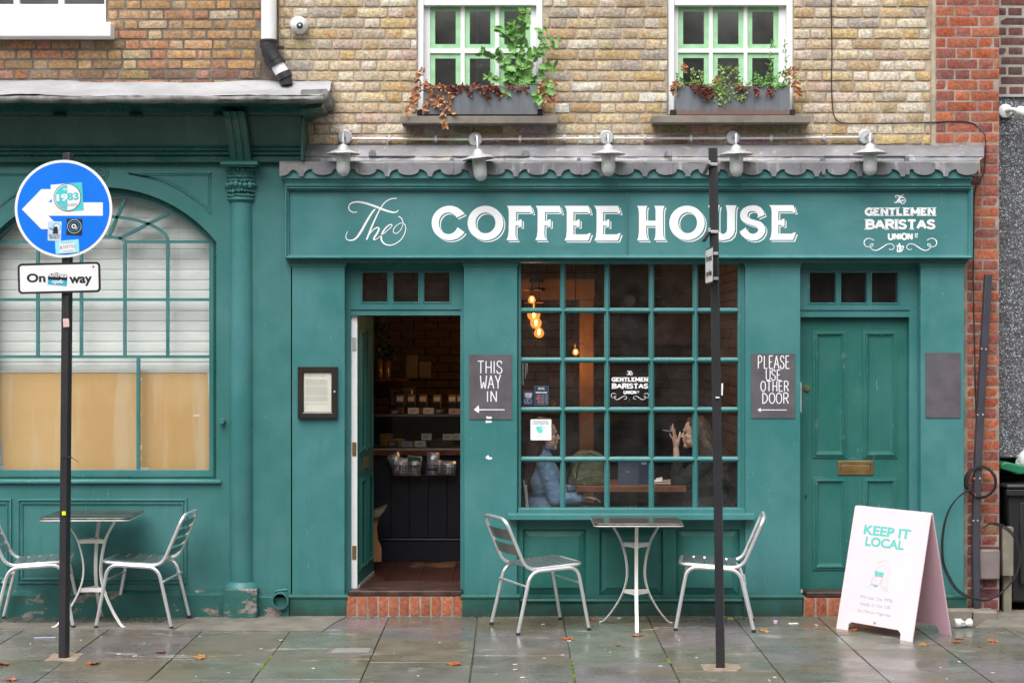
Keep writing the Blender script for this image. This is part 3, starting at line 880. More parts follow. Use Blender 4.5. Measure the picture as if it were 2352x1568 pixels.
# entablature: band, mouldings, leaning fascia, cornice, lead
EX = X(695,-.12)
def zf(py, y=-.1): return Z(py, y)
m = MB(); m.box(-5.4, EX, -.055, .1, zf(371), zf(356)); m.build('architrave', GREEND, shop, bevel=.003)
m = MB()
pr = [(-.055,zf(356)),(-.075,zf(354.5)),(-.078,zf(351)),(-.066,zf(349.5)),(-.066,zf(346)),(-.084,zf(345)),(-.086,zf(341)),(-.075,zf(339)),(.1,zf(339)),(.1,zf(356))]
def extr(mm, prof, x0, x1):
    a = mm.add([(x0,y,z) for y,z in prof]); b = mm.add([(x1,y,z) for y,z in prof]); n = len(prof)
    for i in range(n): mm.face((a+i, a+(i+1)%n, b+(i+1)%n, b+i))
    mm.face([a+i for i in range(n)][::-1]); mm.face([b+i for i in range(n)])
    return mm
extr(m, pr, -5.4, EX-.004).build('fascia_moulding', GREEND, shop, smooth=True, angle=50)
m = MB(); extr(m, [(-.055,zf(339)-.001),(-.17,zf(270)),(.1,zf(270)),(.1,zf(339)-.001)], -5.4, EX-.006).build('fascia_board', GREEND, shop)
m = MB(); m.box(EX-.004, EX+.012, -.185, .1, zf(371), zf(264)); m.build('end_board', GREEND, shop, bevel=.003)
m = MB(); extr(m, [(-.17,zf(271)),(-.19,zf(269)),(-.20,zf(262)),(-.215,zf(260)),(-.26,zf(252)),(-.34,zf(246,-.3)),(-.36,zf(240,-.36)),(-.40,zf(237,-.4)),(.1,zf(237,-.4))  ,(.1,zf(271))], -5.4, X(705,-.3))
m.build('cornice_moulding', GREEND, shop, smooth=True, angle=40)
m = MB()
for i in range(9):
    px = 300+i*0; 
for px in (296, 490, 120, -60): m.pbox(px, px+30, 262, 267, -.215, -.1)
m.build('cornice_block', GREEND, shop)
m = MB(); yl = -.42
N = 60; x0, x1 = -5.4, X(745,yl)
prof = [(-.40,236.5),(-.43,235.5),(-.445,229),(-.44,222),(-.42,219.5)]
rows = []
for i in range(N+1):
    x = x0+(x1-x0)*i/N
    rows.append(m.add([(x, y+jit(.004), Z(py,yl)+jit(.003)) for y, py in prof]))
for a, b in zip(rows, rows[1:]):
    for j in range(len(prof)-1): m.face((a+j, a+j+1, b+j+1, b+j))
m.build('stone_lip', LIPST, shop, angle=60)
m = MB(); rows = []
prof = [(-.44,220),(-.42,217.5),(-.22,211),(-.05,207.5),(-.03,205),(.02,190),(.07,185),(.095,182)]
N = 70; xr = X(752,-.3)
for i in range(N+1):
    x = x0+(xr-x0)*i/N; wv = .006*math.sin(x*3)+.004*math.sin(x*9)
    rag = jit(.012) if i > N-3 else 0
    rows.append(m.add([(x+rag, y+jit(.004), Z(py-2 + (3.5*(x-x0)/(xr-x0)) ,yl if j < 3 else 0)+jit(.003)+wv) for j, (y, py) in enumerate(prof)]))
for a, b in zip(rows, rows[1:]):
    for j in range(len(prof)-1): m.face((a+j, a+j+1, b+j+1, b+j))
lw = m.build('lead_capping', LEADW, shop, angle=60)
m = MB(); m.pprism([[(690,240),(751,231),(755,214),(752,204),(690,206)]], -.40, .09); m.build('lead_end', LIPST, shop, bevel=.01)
m = MB(); m.pprism([[(697,262),(712,252),(738,246),(741,238),(690,238),(690,262)]], -.34, .09); m.build('cornice_return', GREEND, shop)
# corbel
m = MB(); cpr = []
for i in range(13):
    t = i/12; py = 262+103*t; y = -.33+.21*(t**.55)
    cpr.append((y, py))
for j in range(3):
    a = []; xa0 = 520.5+j*16.5
    for dx, back in ((0,.014),(1.2,0),(11.8,0),(13,.014)):
        a.append(m.add([(X(xa0+dx+6*(p-262)/103,-.2), y+back, Z(p,-.2)) for y, p in cpr]))
    for k in range(3):
        for i in range(12): m.face((a[k]+i, a[k+1]+i, a[k+1]+i+1, a[k]+i+1))
m.build('corbel_fluting', GREEND, shop)
m = MB()
a = m.add([(X(518+6*(p-262)/103,-.2), y+.012, Z(p,-.2)) for y, p in cpr]+[(X(518,-.2), 0, Z(365,-.2)), (X(518,-.2), 0, Z(262,-.2))])
b = m.add([(X(567+6*(p-262)/103,-.2), y+.012, Z(p,-.2)) for y, p in cpr]+[(X(570,-.2), 0, Z(365,-.2)), (X(570,-.2), 0, Z(262,-.2))])
n = len(cpr)+2
for i in range(n): m.face((a+i, a+(i+1)%n, b+(i+1)%n, b+i))
m.face([a+i for i in range(n)][::-1]); m.face([b+i for i in range(n)])
m.build('corbel', GREEND, shop)
MB().lathe([(.0,-.05),(.018,-.05),(.021,-.044),(.021,0)], (X(512), .0, Z(967)), 12, 'Y').build('pipe_stub', GREENP, shop)
# shutter and board behind the glass
sh = thing('roller_shutter', 'white horizontal roller shutter closed behind the arched window', 'shutter', loc=(X(230,.26), .26, Z(1080,.26)))
pit = 23.5*kk(.25); z0 = Z(831,.25); mbm = MB()
prf = [(.010,0),(.001,.002),(.0,.012),(.0005,.04),(.0015,.052),(.001,.058),(.003,.064),(.003,.071),(.010,.0731)]
prf = [(y, z*pit/.0735) for y, z in prf]
extr(mbm, [(y,z) for y,z in prf], 0, 2.35)
slatm = mbm.mesh('slat', SHUTTER)
for c in range(-12, 17):
    o = bpy.data.objects.new('slat', slatm); link(o, sh, (X(-30,.25)-.25, .195, z0+c*pit))
bd = thing('board', 'tan hardboard sheet leaning behind the lower panes of the arched window', 'board', loc=(X(240,.17), .17, Z(1085,.17)))
m = MB(); m.pprism([[(-60,855),(479.5,855),(484,1084),(10.5,1084),(-2,960),(-8,855)][1:] + [(-8,855)]], .165, .171); m.build('sheet', MDF, bd, smooth=False)
m = MB(); m.pbox(-8, 484, 848.5, 855, .160, .172); m.build('edge_strip', WHITEP, bd)
MB().pbox(445, 459, 951.5, 956, .1635, .165).build('small_label', PAPER, bd)
m = MB(); m.pprism([[(477,853),(480,853),(483,900),(484,930),(481,930)]], .1628, .165); m.build('paper_edge', WHITEP, bd)
m = MB()
for (a,b,c,d) in ((321,322.5,950,965),(321,325,1020,1033),(321,341,1072,1079),(321,325,866,873),(321,324,1048,1056)):
    m.pprism([[(a,c),(b+2,c+2),(b,d),(a,d)]], .163, .165)
m.build('peeling_paper', WHITEP, bd)

# ---------------------------------------------------------------- coffee shop front
cs = thing('coffee_shopfront', 'teal green painted coffee shop front with long signboard, gridded window and two doors', 'shopfront', loc=(X(1440), 0, 0))
# inner structure: wall behind (frame plane) with openings
fr = .10
m = MB()
outer = [(655,1417),(2214,1417),(2214,560),(655,560)]
ops = [[(805.5,1417),(1057.5,1417),(1057.5,724),(805.5,724)], [(1189,1181),(1712,1181),(1712,600),(1189,600)], [(1838.5,1417),(2088.5,1417),(2088.5,728),(1838.5,728)]]
tp = [(832,889.7,625.8,693),(903.7,960.6,625.8,693),(974,1032.5,625.8,693),(1860,1919.6,626,695),(1932,1991,626,695),(2002.5,2062,626,695)]
ops[0] = [(805.5,1416),(1057.5,1416),(1057.5,724),(805.5,724)]; ops[2] = [(1838.5,1416),(2088.5,1416),(2088.5,728),(1838.5,728)]
m.pprism([outer]+ops+[[(a,d),(b,d),(b,c),(a,c)] for a,b,c,d in tp], fr, fr+.07)
body = m.build('door_frame', GREEN, cs, smooth=False)
for a,b,c,d in tp:
    m = MB(); m.ring(X(a,fr)-.012, X(b,fr)+.012, Z(d,fr)-.012, Z(c,fr)+.012, [(0,fr+.001),(.003,fr-.006),(.009,fr-.006),(.013,fr+.02)])
    m.build('pane_bead', GREEN, body)
    MB().pbox(a, b, c, d, fr+.025, fr+.029).build('pane', GLASS, body)
for a, b, py in ((805,1058,709),(1839,2088.5,710)):
    MB().pbox(a, b, py-1.2, py+1.6, fr-.010, fr-.0005).build('transom_ledge', GREEN, body)
# pilasters
for a, b in ((671,791.6),(1066,1188),(1712,1838),(2114.8,2214)):
    m = MB(); m.box(X(a), X(b), 0, fr-.0005, -.03, Z(594)); p = m.build('pilaster', GREEN, cs, bevel=.003)
    x0, x1 = X(a), X(b)
    m = MB(); m.wrap(x0, x1, 0, .09, [(0.001,Z(613)),(.006,Z(611.5)),(.006,Z(607)),(.012,Z(606)),(.014,Z(603.5)),(.010,Z(602.5)),(.020,Z(599)),(.026,Z(596.5)),(.026,Z(592))])
    m.build('capital', GREEN, p)
    m = MB(); m.wrap(x0, x1, 0, .09, [(.014,-.03),(.014,Z(1374)),(.020,Z(1373)),(.024,Z(1369)),(.020,Z(1365)),(.002,Z(1363.5))]); m.build('plinth', GREEN2, p)
# fascia
fy = -.06; FX0, FX1 = X(654.7,fy), X(2233.5,fy)
m = MB(); m.box(FX0+.01, FX1-.01, fy+.02, .12, Z(592,fy), Z(430,fy)); fas = m.build('fascia', GREENF, cs)
mm = [(0,fy+.06),(0,fy-.012),(.003,fy-.022),(.010,fy-.026),(.017,fy-.018),(.020,fy-.004),(.026,fy-.002),(.029,fy+.012),(.030,fy+.021)]
m = MB(); m.ring(FX0, FX1, Z(594.5,fy), Z(429.5,fy), mm); m.build('fascia_moulding', GREEN, fas)
MB().box(X(1438.5,fy), X(1441.5,fy), fy+.008, fy+.021, Z(586,fy), Z(441,fy)).build('cover_strip', GREENF, fas, bevel=.002)
MB().box(FX0+.02, FX1-.02, fy+.03, fr-.001, Z(602,fy), Z(594.5,fy)-.003).build('soffit', GREEN, cs)
m = MB(); m.wrap(X(656.5,-.088), X(2228,-.088), -.086, .1, [(0,Z(430,fy)),(.008,Z(428,fy)),(.009,Z(425.5,fy)),(.002,Z(424.5,fy)),(.003,Z(421,fy)),(.013,Z(416.5,fy)),(.018,Z(415,fy)),(.018,Z(411,fy))])
m.build('cornice_moulding', GREEN, cs, angle=28)
m = MB(); m.box(X(642.5,-.12), X(2233,-.12), -.118, .1, Z(410.5,-.12), Z(372,-.12)); m.build('cornice_board', GREENF, cs, bevel=.003)
# lead flashing with scalloped drip edge
ly = -.140
def scallop():
    pts = []; flat0 = 691.6; P = 98.7
    top = 374
    xs = []
    out = [(642,top)]
    bottom = [(642,404),(655,403),(662,399),(668,393),(672,389.2)]
    k = 0; x = flat0
    while x < 2252:
        # concave run to flat tip centred x
        for i in range(6):
            t = i/5; bottom.append((x-24.5+19.5*math.sin(R(90*t)), 388.6+16*(1-math.cos(R(90*t)))))
        bottom += [(x-4.5,405.3),(x+4.5,405.3)]
        for i in range(6):
            t = 1-i/5; bottom.append((x+24.5-19.5*math.sin(R(90*t)), 388.6+16*(1-math.cos(R(90*t)))))
        c = x+P/2
        for i in range(13):
            a = 180-180*i/12; bottom.append((c+24.5*math.cos(R(a)), 388.6+13.5*math.sin(R(a))**.85))
        x += P
    bottom = [(a, b) for a, b in bottom if a < 2247]
    bottom.append((2251,403)); 
    cl = [bottom[0]]
    for p in bottom[1:]:
        if p[0] > cl[-1][0]+.05: cl.append(p)
    return [(642,374)] + cl + [(2251,374)]
m = MB(); m.pprism([scallop()[::-1]], ly, ly+.004); m.mi = 0
drip = m.build('lead_drip', LEAD, cs, smooth=False)
m = MB(); N = 90; rows = []
lx0, lx1 = X(642,ly), X(2251,ly)
prof = [(ly,374.2),(ly+.006,372.2),(ly+.03,370.5),(-.045,371),(-.030,368),(-.022,361),(-.026,359.6),(-.018,357.5),(.02,342),(.06,335.5),(.099,333)]
for i in range(N+1):
    t = i/N
    r_ = []
    for j, (y, py) in enumerate(prof):
        a = 642+ (56 if j >= 4 else 56*max(0,(j-2))/2.0); b = 2251 + (9 if j > 4 else 0)
        px = a+(b-a)*t
        r_.append((X(px,y), y+jit(.003), Z(py,y)+jit(.0022)))
    rows.append(m.add(r_))
for a, b in zip(rows, rows[1:]):
    for j in range(len(prof)-1): m.face((a+j, a+j+1, b+j+1, b+j))
m.build('lead_flashing', LEAD, cs, angle=50)
for px in (1037, 1540, 1892, 1330, 2085):
    m = MB(); m.pbox(px-4.5, px+4.5, 373, 401, ly-.006, ly-.001); m.pbox(px-4, px+4, 362, 373, -.10, -.02); m.build('lead_seam', LEAD, cs, bevel=.002)
for px, py in ((856,352),(1208,352),(1535,352)):
    m = MB(); m.pprism([[(px-9,py+7),(px-9,py-2),(px-4,py-8),(px+5,py-8),(px+8,py+7)]], -.035, -.01); m.build('lead_tab', LEAD, cs, bevel=.003)
for a, b in ((856,953),(1037,1208),(1892,2080)):
    m = MB(); m.pbox(a, b, 357.6, 359.2, -.034, -.02); m.build('lead_lap', LEAD, cs)
# big gridded window
wx = [1198, 1293, 1394.7, 1497, 1598, 1694]; wz = [606.5, 713, 827, 941, 1055, 1165]
wf = .045; m = MB()
m.prism([[(X(1189,wf),Z(1181,wf)),(X(1712,wf),Z(1181,wf)),(X(1712,wf),Z(600,wf)),(X(1189,wf),Z(600,wf))],[(X(wx[0]-1,wf),Z(wz[5]+1,wf)),(X(wx[0]-1,wf),Z(wz[0]-1,wf)),(X(wx[5]+1,wf),Z(wz[0]-1,wf)),(X(wx[5]+1,wf),Z(wz[5]+1,wf))]], wf, wf+.055)
win = m.build('shop_window', GREEN, cs, smooth=False)
m = MB(); m.pring(wx[0]-7, wx[5]+7, wz[0]-5, wz[5]+6, wf, [(0,wf-.0005),(.002,wf-.008),(.014,wf-.008),(.018,wf-.0005)]); m.build('window_bead', GREEN, win)
def muntin(vertical, p, a, b, off=0):
    mm = MB(); y0 = wf-.004+off; w = 2.7*kk(wf); W2 = 6.3*kk(wf)
    pr = [(-W2,y0+.045),(-W2,y0+.032),(-w,y0+.022),(-w,y0+.004),(-w*.5,y0),(w*.5,y0),(w,y0+.004),(w,y0+.022),(W2,y0+.030),(W2,y0+.045)]
    if vertical:
        c = X(p,wf); A, B = Z(b,wf), Z(a,wf)
        i = mm.add([(c+u,y,A) for u,y in pr]); j = mm.add([(c+u,y,B) for u,y in pr])
    else:
        c = Z(p,wf); A, B = X(a,wf), X(b,wf)
        i = mm.add([(A,y,c+u) for u,y in pr]); j = mm.add([(B,y,c+u) for u,y in pr])
    n = len(pr)
    for q in range(n): mm.face((i+q, i+(q+1)%n, j+(q+1)%n, j+q))
    mm.face([i+q for q in range(n)]); mm.face([j+q for q in range(n)][::-1])
    return mm.build('muntin', GREEN, win, angle=25)
for p in wx[1:-1]: muntin(True, p, wz[0]-1, wz[5]+1)
for p in wz[1:-1]: muntin(False, p, wx[0]-1, wx[5]+1, .002)
for i in range(5):
    for j in range(5):
        gy = wf+.032
        mp = MB(); mp.box(X(wx[i],gy), X(wx[i+1],gy), gy, gy+.004, Z(wz[j+1],gy), Z(wz[j],gy))
        o = mp.build('pane', GLASS, win, smooth=False)
        o.rotation_euler = (0,0,0)
# sill
m = MB(); m.box(X(1190,-.02), X(1712,-.02), -.02, .06, Z(1180,-.02)-.001, Z(1168,-.02)); m.build('bottom_rail', GREEN, win, bevel=.003)
m = MB(); extr(m, [(-.085,Z(1193.5,-.085)),(-.085,Z(1181,-.085)),(-.02,Z(1178,-.02)),(.09,Z(1176,-.02)),(.09,Z(1193.5,-.085))], X(1167,-.085), X(1735,-.085)).build('window_sill', GREEN, cs, bevel=.003)
# stall riser
sr = .03; m = MB(); m.box(X(1188.2,sr), X(1711.8,sr), sr+.025, .1, -.03, Z(1190,sr)); rise = m.build('stall_riser', GREEN2, cs)
m = MB(); m.pprism([[(1188.3,1376),(1711.7,1376),(1711.7,1190),(1188.3,1190)]]+[[(a,1365.6),(a,1215),(b,1215),(b,1365.6)] for a,b in ((1201,1346),(1377,1523),(1553,1699))], sr, sr+.026)
m.build('riser_frame', GREEN2, rise, smooth=False)
for a,b in ((1201,1346),(1377,1523),(1553,1699)):
    m = MB(); m.pring(a+.5, b-.5, 1215.5, 1365, sr, [(0,sr+.0245),(.004,sr+.0225),(.048,sr+.005),(.050,sr+.001)], fill=True); m.build('raised_panel', GREEN2, rise, smooth=False)
m = MB(); m.box(X(1188.3), X(1711.7), sr-.02, .1, -.03, Z(1384)); m.build('riser_plinth', GREEN2, rise, bevel=.004)
m = MB(); m.tube([(X(1188.3),sr-.018,Z(1379.5)),(X(1711.7),sr-.018,Z(1379.5))], .0145, 12); m.build('bullnose', GREEN2, rise)

# steps
THRESH = plain('threshold_timber', (.055,.028,.022), .45, var=.5, vscale=10, bump=.3)
for a, b, zt, nb, lab in ((795,1062.5,1368.5,11,None),(1846,2093,1371.5,9,None)):
    dy = -.012
    st = MB().box(X(a,dy)+.001, X(b,dy)-.001, dy+.006, .35, -.03, Z(zt,dy)-.003).build('doorstep', RMORT, cs)
    w = (X(b,dy)-X(a,dy))/nb
    for i in range(nb):
        o = bpy.data.objects.new('brick', rnd.choice(BM_R)); h = Z(zt,dy)-.012
        link(o, st, (X(a,dy)+w*(i+.5), dy, .012+h/2-.004)); o.scale = (h+.004, 1, w*.87); o.rotation_euler = (0, R(90), 0); o.color = (*pick(PAL_G), 1)
    MB().pbox(a+6, b-1, zt-12, zt, dy+.004, .5).build('threshold', THRESH, cs, bevel=.006)

# right door (shut)
dy = fr+.055
rd = thing('door', 'closed four panelled green door with brass letter slot and lock', 'door', loc=(X(1964,dy), dy, Z(1355,dy)))
dx0, dx1 = X(1838.5,fr), X(2088.5,fr)
m = MB(); m.box(dx0+.002, dx1-.002, dy, dy+.045, Z(1353,dy), Z(729,fr)-.002); db = m.build('door_leaf', GREEN2, rd)
def door_panel(parent, a, b, c, d, y, mat=GREEN2):
    m = MB(); m.pring(a, b, c, d, y, [(0,y+.001),(0,y-.008),(.016,y-.010),(.019,y-.017),(.026,y-.018),(.030,y-.010),(.034,y-.010),(.040,y-.003),(.046,y-.002),(.048,y-.0005)]); m.build('panel_moulding', mat, parent)
for a, b in ((1866.6,1944.4),(1982,2060.5)):
    for c, d in ((758.4,1050.8),(1095.5,1308)): door_panel(rd, a, b, c, d, dy)
m = MB(); m.pring(1924, 2006, 1057.8, 1090, dy, [(0,dy+.001),(0,dy-.006),(.002,dy-.008),(.020,dy-.008),(.022,dy-.002)], fill=False); lb = m.build('letter_slot', BRASS, rd)
MB().pring(1932, 1998, 1065, 1083, dy, [(0,dy-.001),(.001,dy-.004),(.004,dy-.005)], fill=True).build('flap', BRASS, lb)
MB().lathe([(0,-.016),(.018,-.016),(.022,-.010),(.023,0)], (X(1852.6,dy), dy, Z(891.8,dy)), 18, 'Y').build('lock', BRASSY, rd)
MB().pbox(1851.4,1853.6,889,896,dy-.018,dy-.012).build('keyhole', BLACKP, rd)
MB().pbox(1849,1853,1136,1144,dy-.003,dy).build('keyhole', BLACKP, rd)
MB().pbox(1839,2088,1354,1360.5,dy-.02,dy+.03).build('draught_strip', WHITEP, rd)
MB().pbox(1838.6,1840.6,877,946,fr-.004,fr+.03).build('edge_plate', WHITEP, cs)
# wall left of first pilaster belongs to arched shop; blank boards
def board(name, label, cat, a, b, c, d, y=0, mat=CHALK, group=None):
    t = thing(name, label, cat, group, (X((a+b)/2,y), y, Z(d,y)))
    MB().pbox(a, b, c, d, y-.006, y-.0005).build('panel', mat, t); return t
cb1 = board('chalkboard', 'black chalkboard reading THIS WAY IN beside the open doorway', 'chalkboard', 1077.5, 1175.5, 814, 962.5)
cb2 = board('chalkboard', 'black chalkboard reading PLEASE USE OTHER DOOR by the shut door', 'chalkboard', 1725.5, 1826, 812, 960)
cb3 = board('chalkboard', 'blank black chalkboard on the rightmost pilaster', 'chalkboard', 2126, 2206.5, 810, 959)

# open door, hinged on the left jamb and swung into the shop
od = thing('door', 'open green panelled door with white edge swung inwards, brass hinges', 'door', loc=(X(806.5,fr+.02), fr+.02, .165))
DT, DW, DH = .045, .80, Z(724,fr)-.170
def dloc(mm): return mm
ang = R(3.6)
ox, oy = X(806.8,fr+.03), fr+.03
MD = Matrix.Translation((ox, oy, 0.170)) @ Matrix.Rotation(-ang+R(90), 4, 'Z')      # local x runs into the shop, local -y is the visible face
MD = Matrix.Translation((ox, oy, 0.170)) @ Matrix.Rotation(R(90)-ang, 4, 'Z') @ Matrix.Translation((0,-DT,0))
m = MB(); m.M = MD; m.box(.001, DW, 0, DT, 0, DH); leaf = m.build('door_leaf', GREEN2, od)
m = MB(); m.M = MD; m.box(-.001, .0005, .001, DT-.001, .001, DH-.001); m.build('white_edge', WHITE, od)
for a, b in ((.09,.35),(.46,.72)):
    for c, d in ((.12,.80),(.98,DH-.10)):
        m = MB(); m.M = MD
        # ring lies in local xz with the front towards -y
        m.ring(a, b, c, d, [(0,.001),(0,-.008),(.016,-.010),(.019,-.016),(.026,-.017),(.032,-.009),(.040,-.003),(.046,-.001)]); m.build('panel_moulding', GREEN2, od)
m = MB(); m.M = MD; m.box(.30,.50,-.006,-.0005,.86,.94); m.build('letter_plate', BRASS, od)
m = MB(); m.M = MD; m.box(.02,DW-.01,-.012,-.0005,.0,.03); m.build('weather_bar', GALV, od)
for i, hz in enumerate((.27, 1.02, 1.78)):
    m = MB(); m.M = MD; m.box(-.0035,-.0012,.006,DT-.008,hz-.05,hz+.05); m.build('hinge', BRASS if i < 2 else GALV, od, label=None)
# ---------------------------------------------------------------- red brick pier, plum brick and terrazzo on the right
rp = thing('brick_pier', 'narrow red brick pier at the right end of the coffee shop', 'wall', loc=(X(2225,.09), .09, 0))
ry = .09
pb = bed('mortar', RMORT, rp, X(2148.6,ry), X(2295,ry), -.05, TOPZ, ry+.004, depth=.3)
n1 = lay_bricks(pb, X(2149,ry)+.004, X(2295,ry), Z(333,ry), TOPZ, ry, 24.3*kk(ry), Z(13.5,ry), BM_R, PAL_R, joint=.009, shift=.04)
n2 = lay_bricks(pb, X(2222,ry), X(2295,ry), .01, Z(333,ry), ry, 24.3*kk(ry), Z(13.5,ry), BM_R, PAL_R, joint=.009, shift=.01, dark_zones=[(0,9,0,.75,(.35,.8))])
nb = thing('brick_wall', 'dark plum brick wall at the far upper right corner', 'wall', loc=(X(2400,.32), .32, Z(220,.32)))
qy = .32
bed2 = bed('mortar', DMORT, nb, X(2280,qy), X(2700,qy), Z(216,qy), TOPZ, qy+.004)
lay_bricks(bed2, X(2280,qy), X(2700,qy), Z(216,qy), TOPZ, qy, 22.6*kk(qy), Z(16,qy), BM_D, PAL_D, joint=.017)
tz = thing('terrazzo_wall', 'speckled grey terrazzo wall panels beside the red pier', 'wall', loc=(X(2400,qy), qy, Z(1056,qy)))
MB().pbox(2280, 2700, 216.5, 222.5, qy-.02, qy+.15).build('concrete_band', plain('band_concrete', (.40,.40,.38), .8, bump=.3), tz)
MB().box(X(2280,qy), X(2700,qy), qy+.008, qy+.15, Z(1052,qy), Z(222.6,qy)).build('backing', BLACKP, tz)
for a, b in ((222.8,380),(380,601),(601,822.7),(822.7,1050)):
    MB().pbox(2280, 2420, a+.5, b-.5, qy, qy+.02).build('panel', GRANITE, tz, bevel=.002)
    MB().pbox(2420.8, 2700, a+.5, b-.5, qy, qy+.02).build('panel', GRANITE, tz, bevel=.002)
# dark entry below with bins
al = thing('alley_opening', 'dark recess behind the bins under the terrazzo wall', 'recess', loc=(X(2400,1.0), 1.0, 0))
m = MB(); m.box(X(2295,qy), 4.9, 1.6, 1.62, -.02, Z(1040,1.6)); m.box(X(2295,qy), X(2295,qy)+.01, .33, 1.6, -.02, Z(1050,qy)-.001); m.box(X(2295,qy), 4.9, .33, 1.6, Z(1050,qy), Z(1050,qy)+.01); m.box(4.9,4.91,.33,1.6,-.02,Z(1050,qy)); m.build('recess_wall', INDARK, al, smooth=False)
def wheelie(label, x, y, w, d, h, lidmat):
    t = thing('wheelie_bin', label, 'bin', 'wheelie bins by the pier', (x, y, 0))
    m = MB(); a = m.add([(x-w*.42,y-d*.42,.06),(x+w*.42,y-d*.42,.06),(x+w*.42,y+d*.42,.06),(x-w*.42,y+d*.42,.06),(x-w/2,y-d/2,h),(x+w/2,y-d/2,h),(x+w/2,y+d/2,h),(x-w/2,y+d/2,h)])
    for q in ((0,3,2,1),(4,5,6,7),(0,1,5,4),(1,2,6,5),(2,3,7,6),(3,0,4,7)): m.face([a+i for i in q])
    m.build('bin_body', BINM, t, bevel=.02)
    m = MB(); m.box(x-w/2-.015, x+w/2+.015, y-d/2-.03, y-d/2, h-.05, h-.002); m.build('rim', BINM, t, bevel=.008)
    m = MB(); m.box(x-w/2-.02, x+w/2+.02, y-d/2-.04, y+d/2+.02, h, h+.035); m.build('lid', lidmat, t, bevel=.015)
    for s in (-1,1):
        m = MB(); m.lathe([(.0,-.025),(.09,-.025),(.1,-.015),(.1,.015),(.09,.025),(0,.025)], (x+s*w*.36, y+d*.40, .1), 16, 'X'); m.build('wheel', RUBBER, t)
    m = MB(); m.box(x-w*.30, x-w*.22, y-d/2-.004, y-d/2+.05, .2, h-.1); m.box(x+w*.22, x+w*.30, y-d/2-.004, y-d/2+.05, .2, h-.1); m.build('rib', BINM, t, bevel=.008)
wheelie('black wheelie bin standing in the recess at the right edge', X(2362,.45), .45, .46, .50, Z(1122,.2), BINM)
wheelie('tall black bin tucked deeper in the recess behind the wooden post', X(2312,1.0), 1.0, .30, .4, Z(1085,1.0), BINM)
t = thing('crate_lid', 'bright green plastic lid resting on top of the bins', 'lid', loc=(X(2320,.3), .3, Z(1085,.3)))
m = MB(); m.pprism([[(2297,1066),(2310,1060),(2330,1064),(2362,1072),(2362,1088),(2338,1090),(2312,1080),(2297,1076)]], .22, .55); m.build('lid_shell', BINGREEN, t, bevel=.012)
t = thing('plastic_bag', 'crumpled white plastic bag on the bin at the right edge', 'bag', loc=(X(2352,.3), .3, Z(1080,.3)))
m = MB()
for i in range(7): m.ball((X(2350+4*i,.3)+jit(.02), .32+jit(.04), Z(1066-5*i,.3)), .055, .06, .07, 10, 8)
o = m.build('bag_skin', BAGW, t); r_ = o.modifiers.new('r','REMESH'); r_.mode='VOXEL'; r_.voxel_size=.008; r_.use_smooth_shade=True
t = thing('wooden_post', 'weathered timber post in two pieces beside the red pier', 'post', loc=(X(2320,.12), .12, 0))
MB().pbox(2303, 2328, 1210, 1322, .10, .16).build('upper_board', WOODG, t, bevel=.004)
MB().pbox(2305, 2324, 1322, 1408, .17, .22).build('lower_board', WOODG, t, bevel=.004)
t = thing('meter_box', 'brown plastic cable box fixed low on the red pier', 'box', loc=(X(2273,.04), .04, Z(1331,.04)))
MB().pbox(2250, 2297.5, 1262, 1331, .03, .088).build('box_cover', METERB, t, bevel=.012)
MB().tube([(X(2268),.05,Z(1331)),(X(2270),.04,Z(1345)),(X(2262),.05,Z(1352)),(X(2240),.05,Z(1350))], .004, 6).build('tail_cable', BLACKP, t)
t = thing('trunking', 'leaning black plastic cable trunking on the red pier', 'conduit', loc=(X(2243,.03), .03, 0))
m = MB(); pts = [(2269.5,630),(2262,760),(2254,900),(2247,1030),(2243,1130),(2240.5,1250),(2242,1400)]
m.strap([(X(a,.03),.03,Z(b,.03)) for a,b in pts], .055, 15.5*kk(.03), (0,1,0)); m.build('channel', TRUNK, t, bevel=.004)
for a, b in ((2255,801),(2265,802),(2246,952),(2258,952),(2238,1098),(2251,1098),(2236,1195),(2246,1195)):
    MB().lathe([(0,-.004),(.006,-.003),(.007,0)], (X(a,0),.002,Z(b,0)), 8, 'Y').build('screw', GALV, t)
t = thing('cable_coil', 'coiled black cable hanging on the red pier', 'cable', loc=(X(2253,.05), .05, Z(1145,.05)))
m = MB()
for i in range(5):
    rx, rz, ox_, oz_ = 34+jit(2.5), 35+jit(2.5), jit(2), jit(2)
    m.tube([(X(2253.5+ox_+rx*math.cos(R(a)),.0), .0+.008*i-.01, Z(1107+oz_+rz*math.sin(R(a)),.0)) for a in range(0,360,12)], .0055, 6, closed=True)
m.build('coil', BLACKP, t)
t = thing('cable_loop', 'large drooping loop of black cable at the foot of the red pier', 'cable', loc=(X(2250,-.05), -.05, Z(1380,-.05)))
for dx, dz, w in ((0,0,1),(3,3,.985)):
    pts = [(2236,1129),(2222,1127),(2200,1140),(2180,1165),(2167,1200),(2161,1245),(2163,1290),(2176,1325),(2196,1355),(2225,1372),(2262,1378),(2295,1362),(2322,1334),(2337,1300),(2338,1265),(2328,1235),(2310,1215),(2290,1205),(2270,1203),(2255,1212)]
    m = MB(); m.tube(spline([(X(a+dx,-.04), -.04-.02*w, Z(b-dz,-.04)) for a,b in pts], 5), .0055, 6); m.build('cable_run', BLACKP, t)
MB().tube([(X(2236,-.05),-.05,Z(1126,-.05)),(X(2242,-.05),-.045,Z(1140,-.05))], .0035, 6).build('red_tip', plain('red_tape', (.6,.12,.1), .5), t)
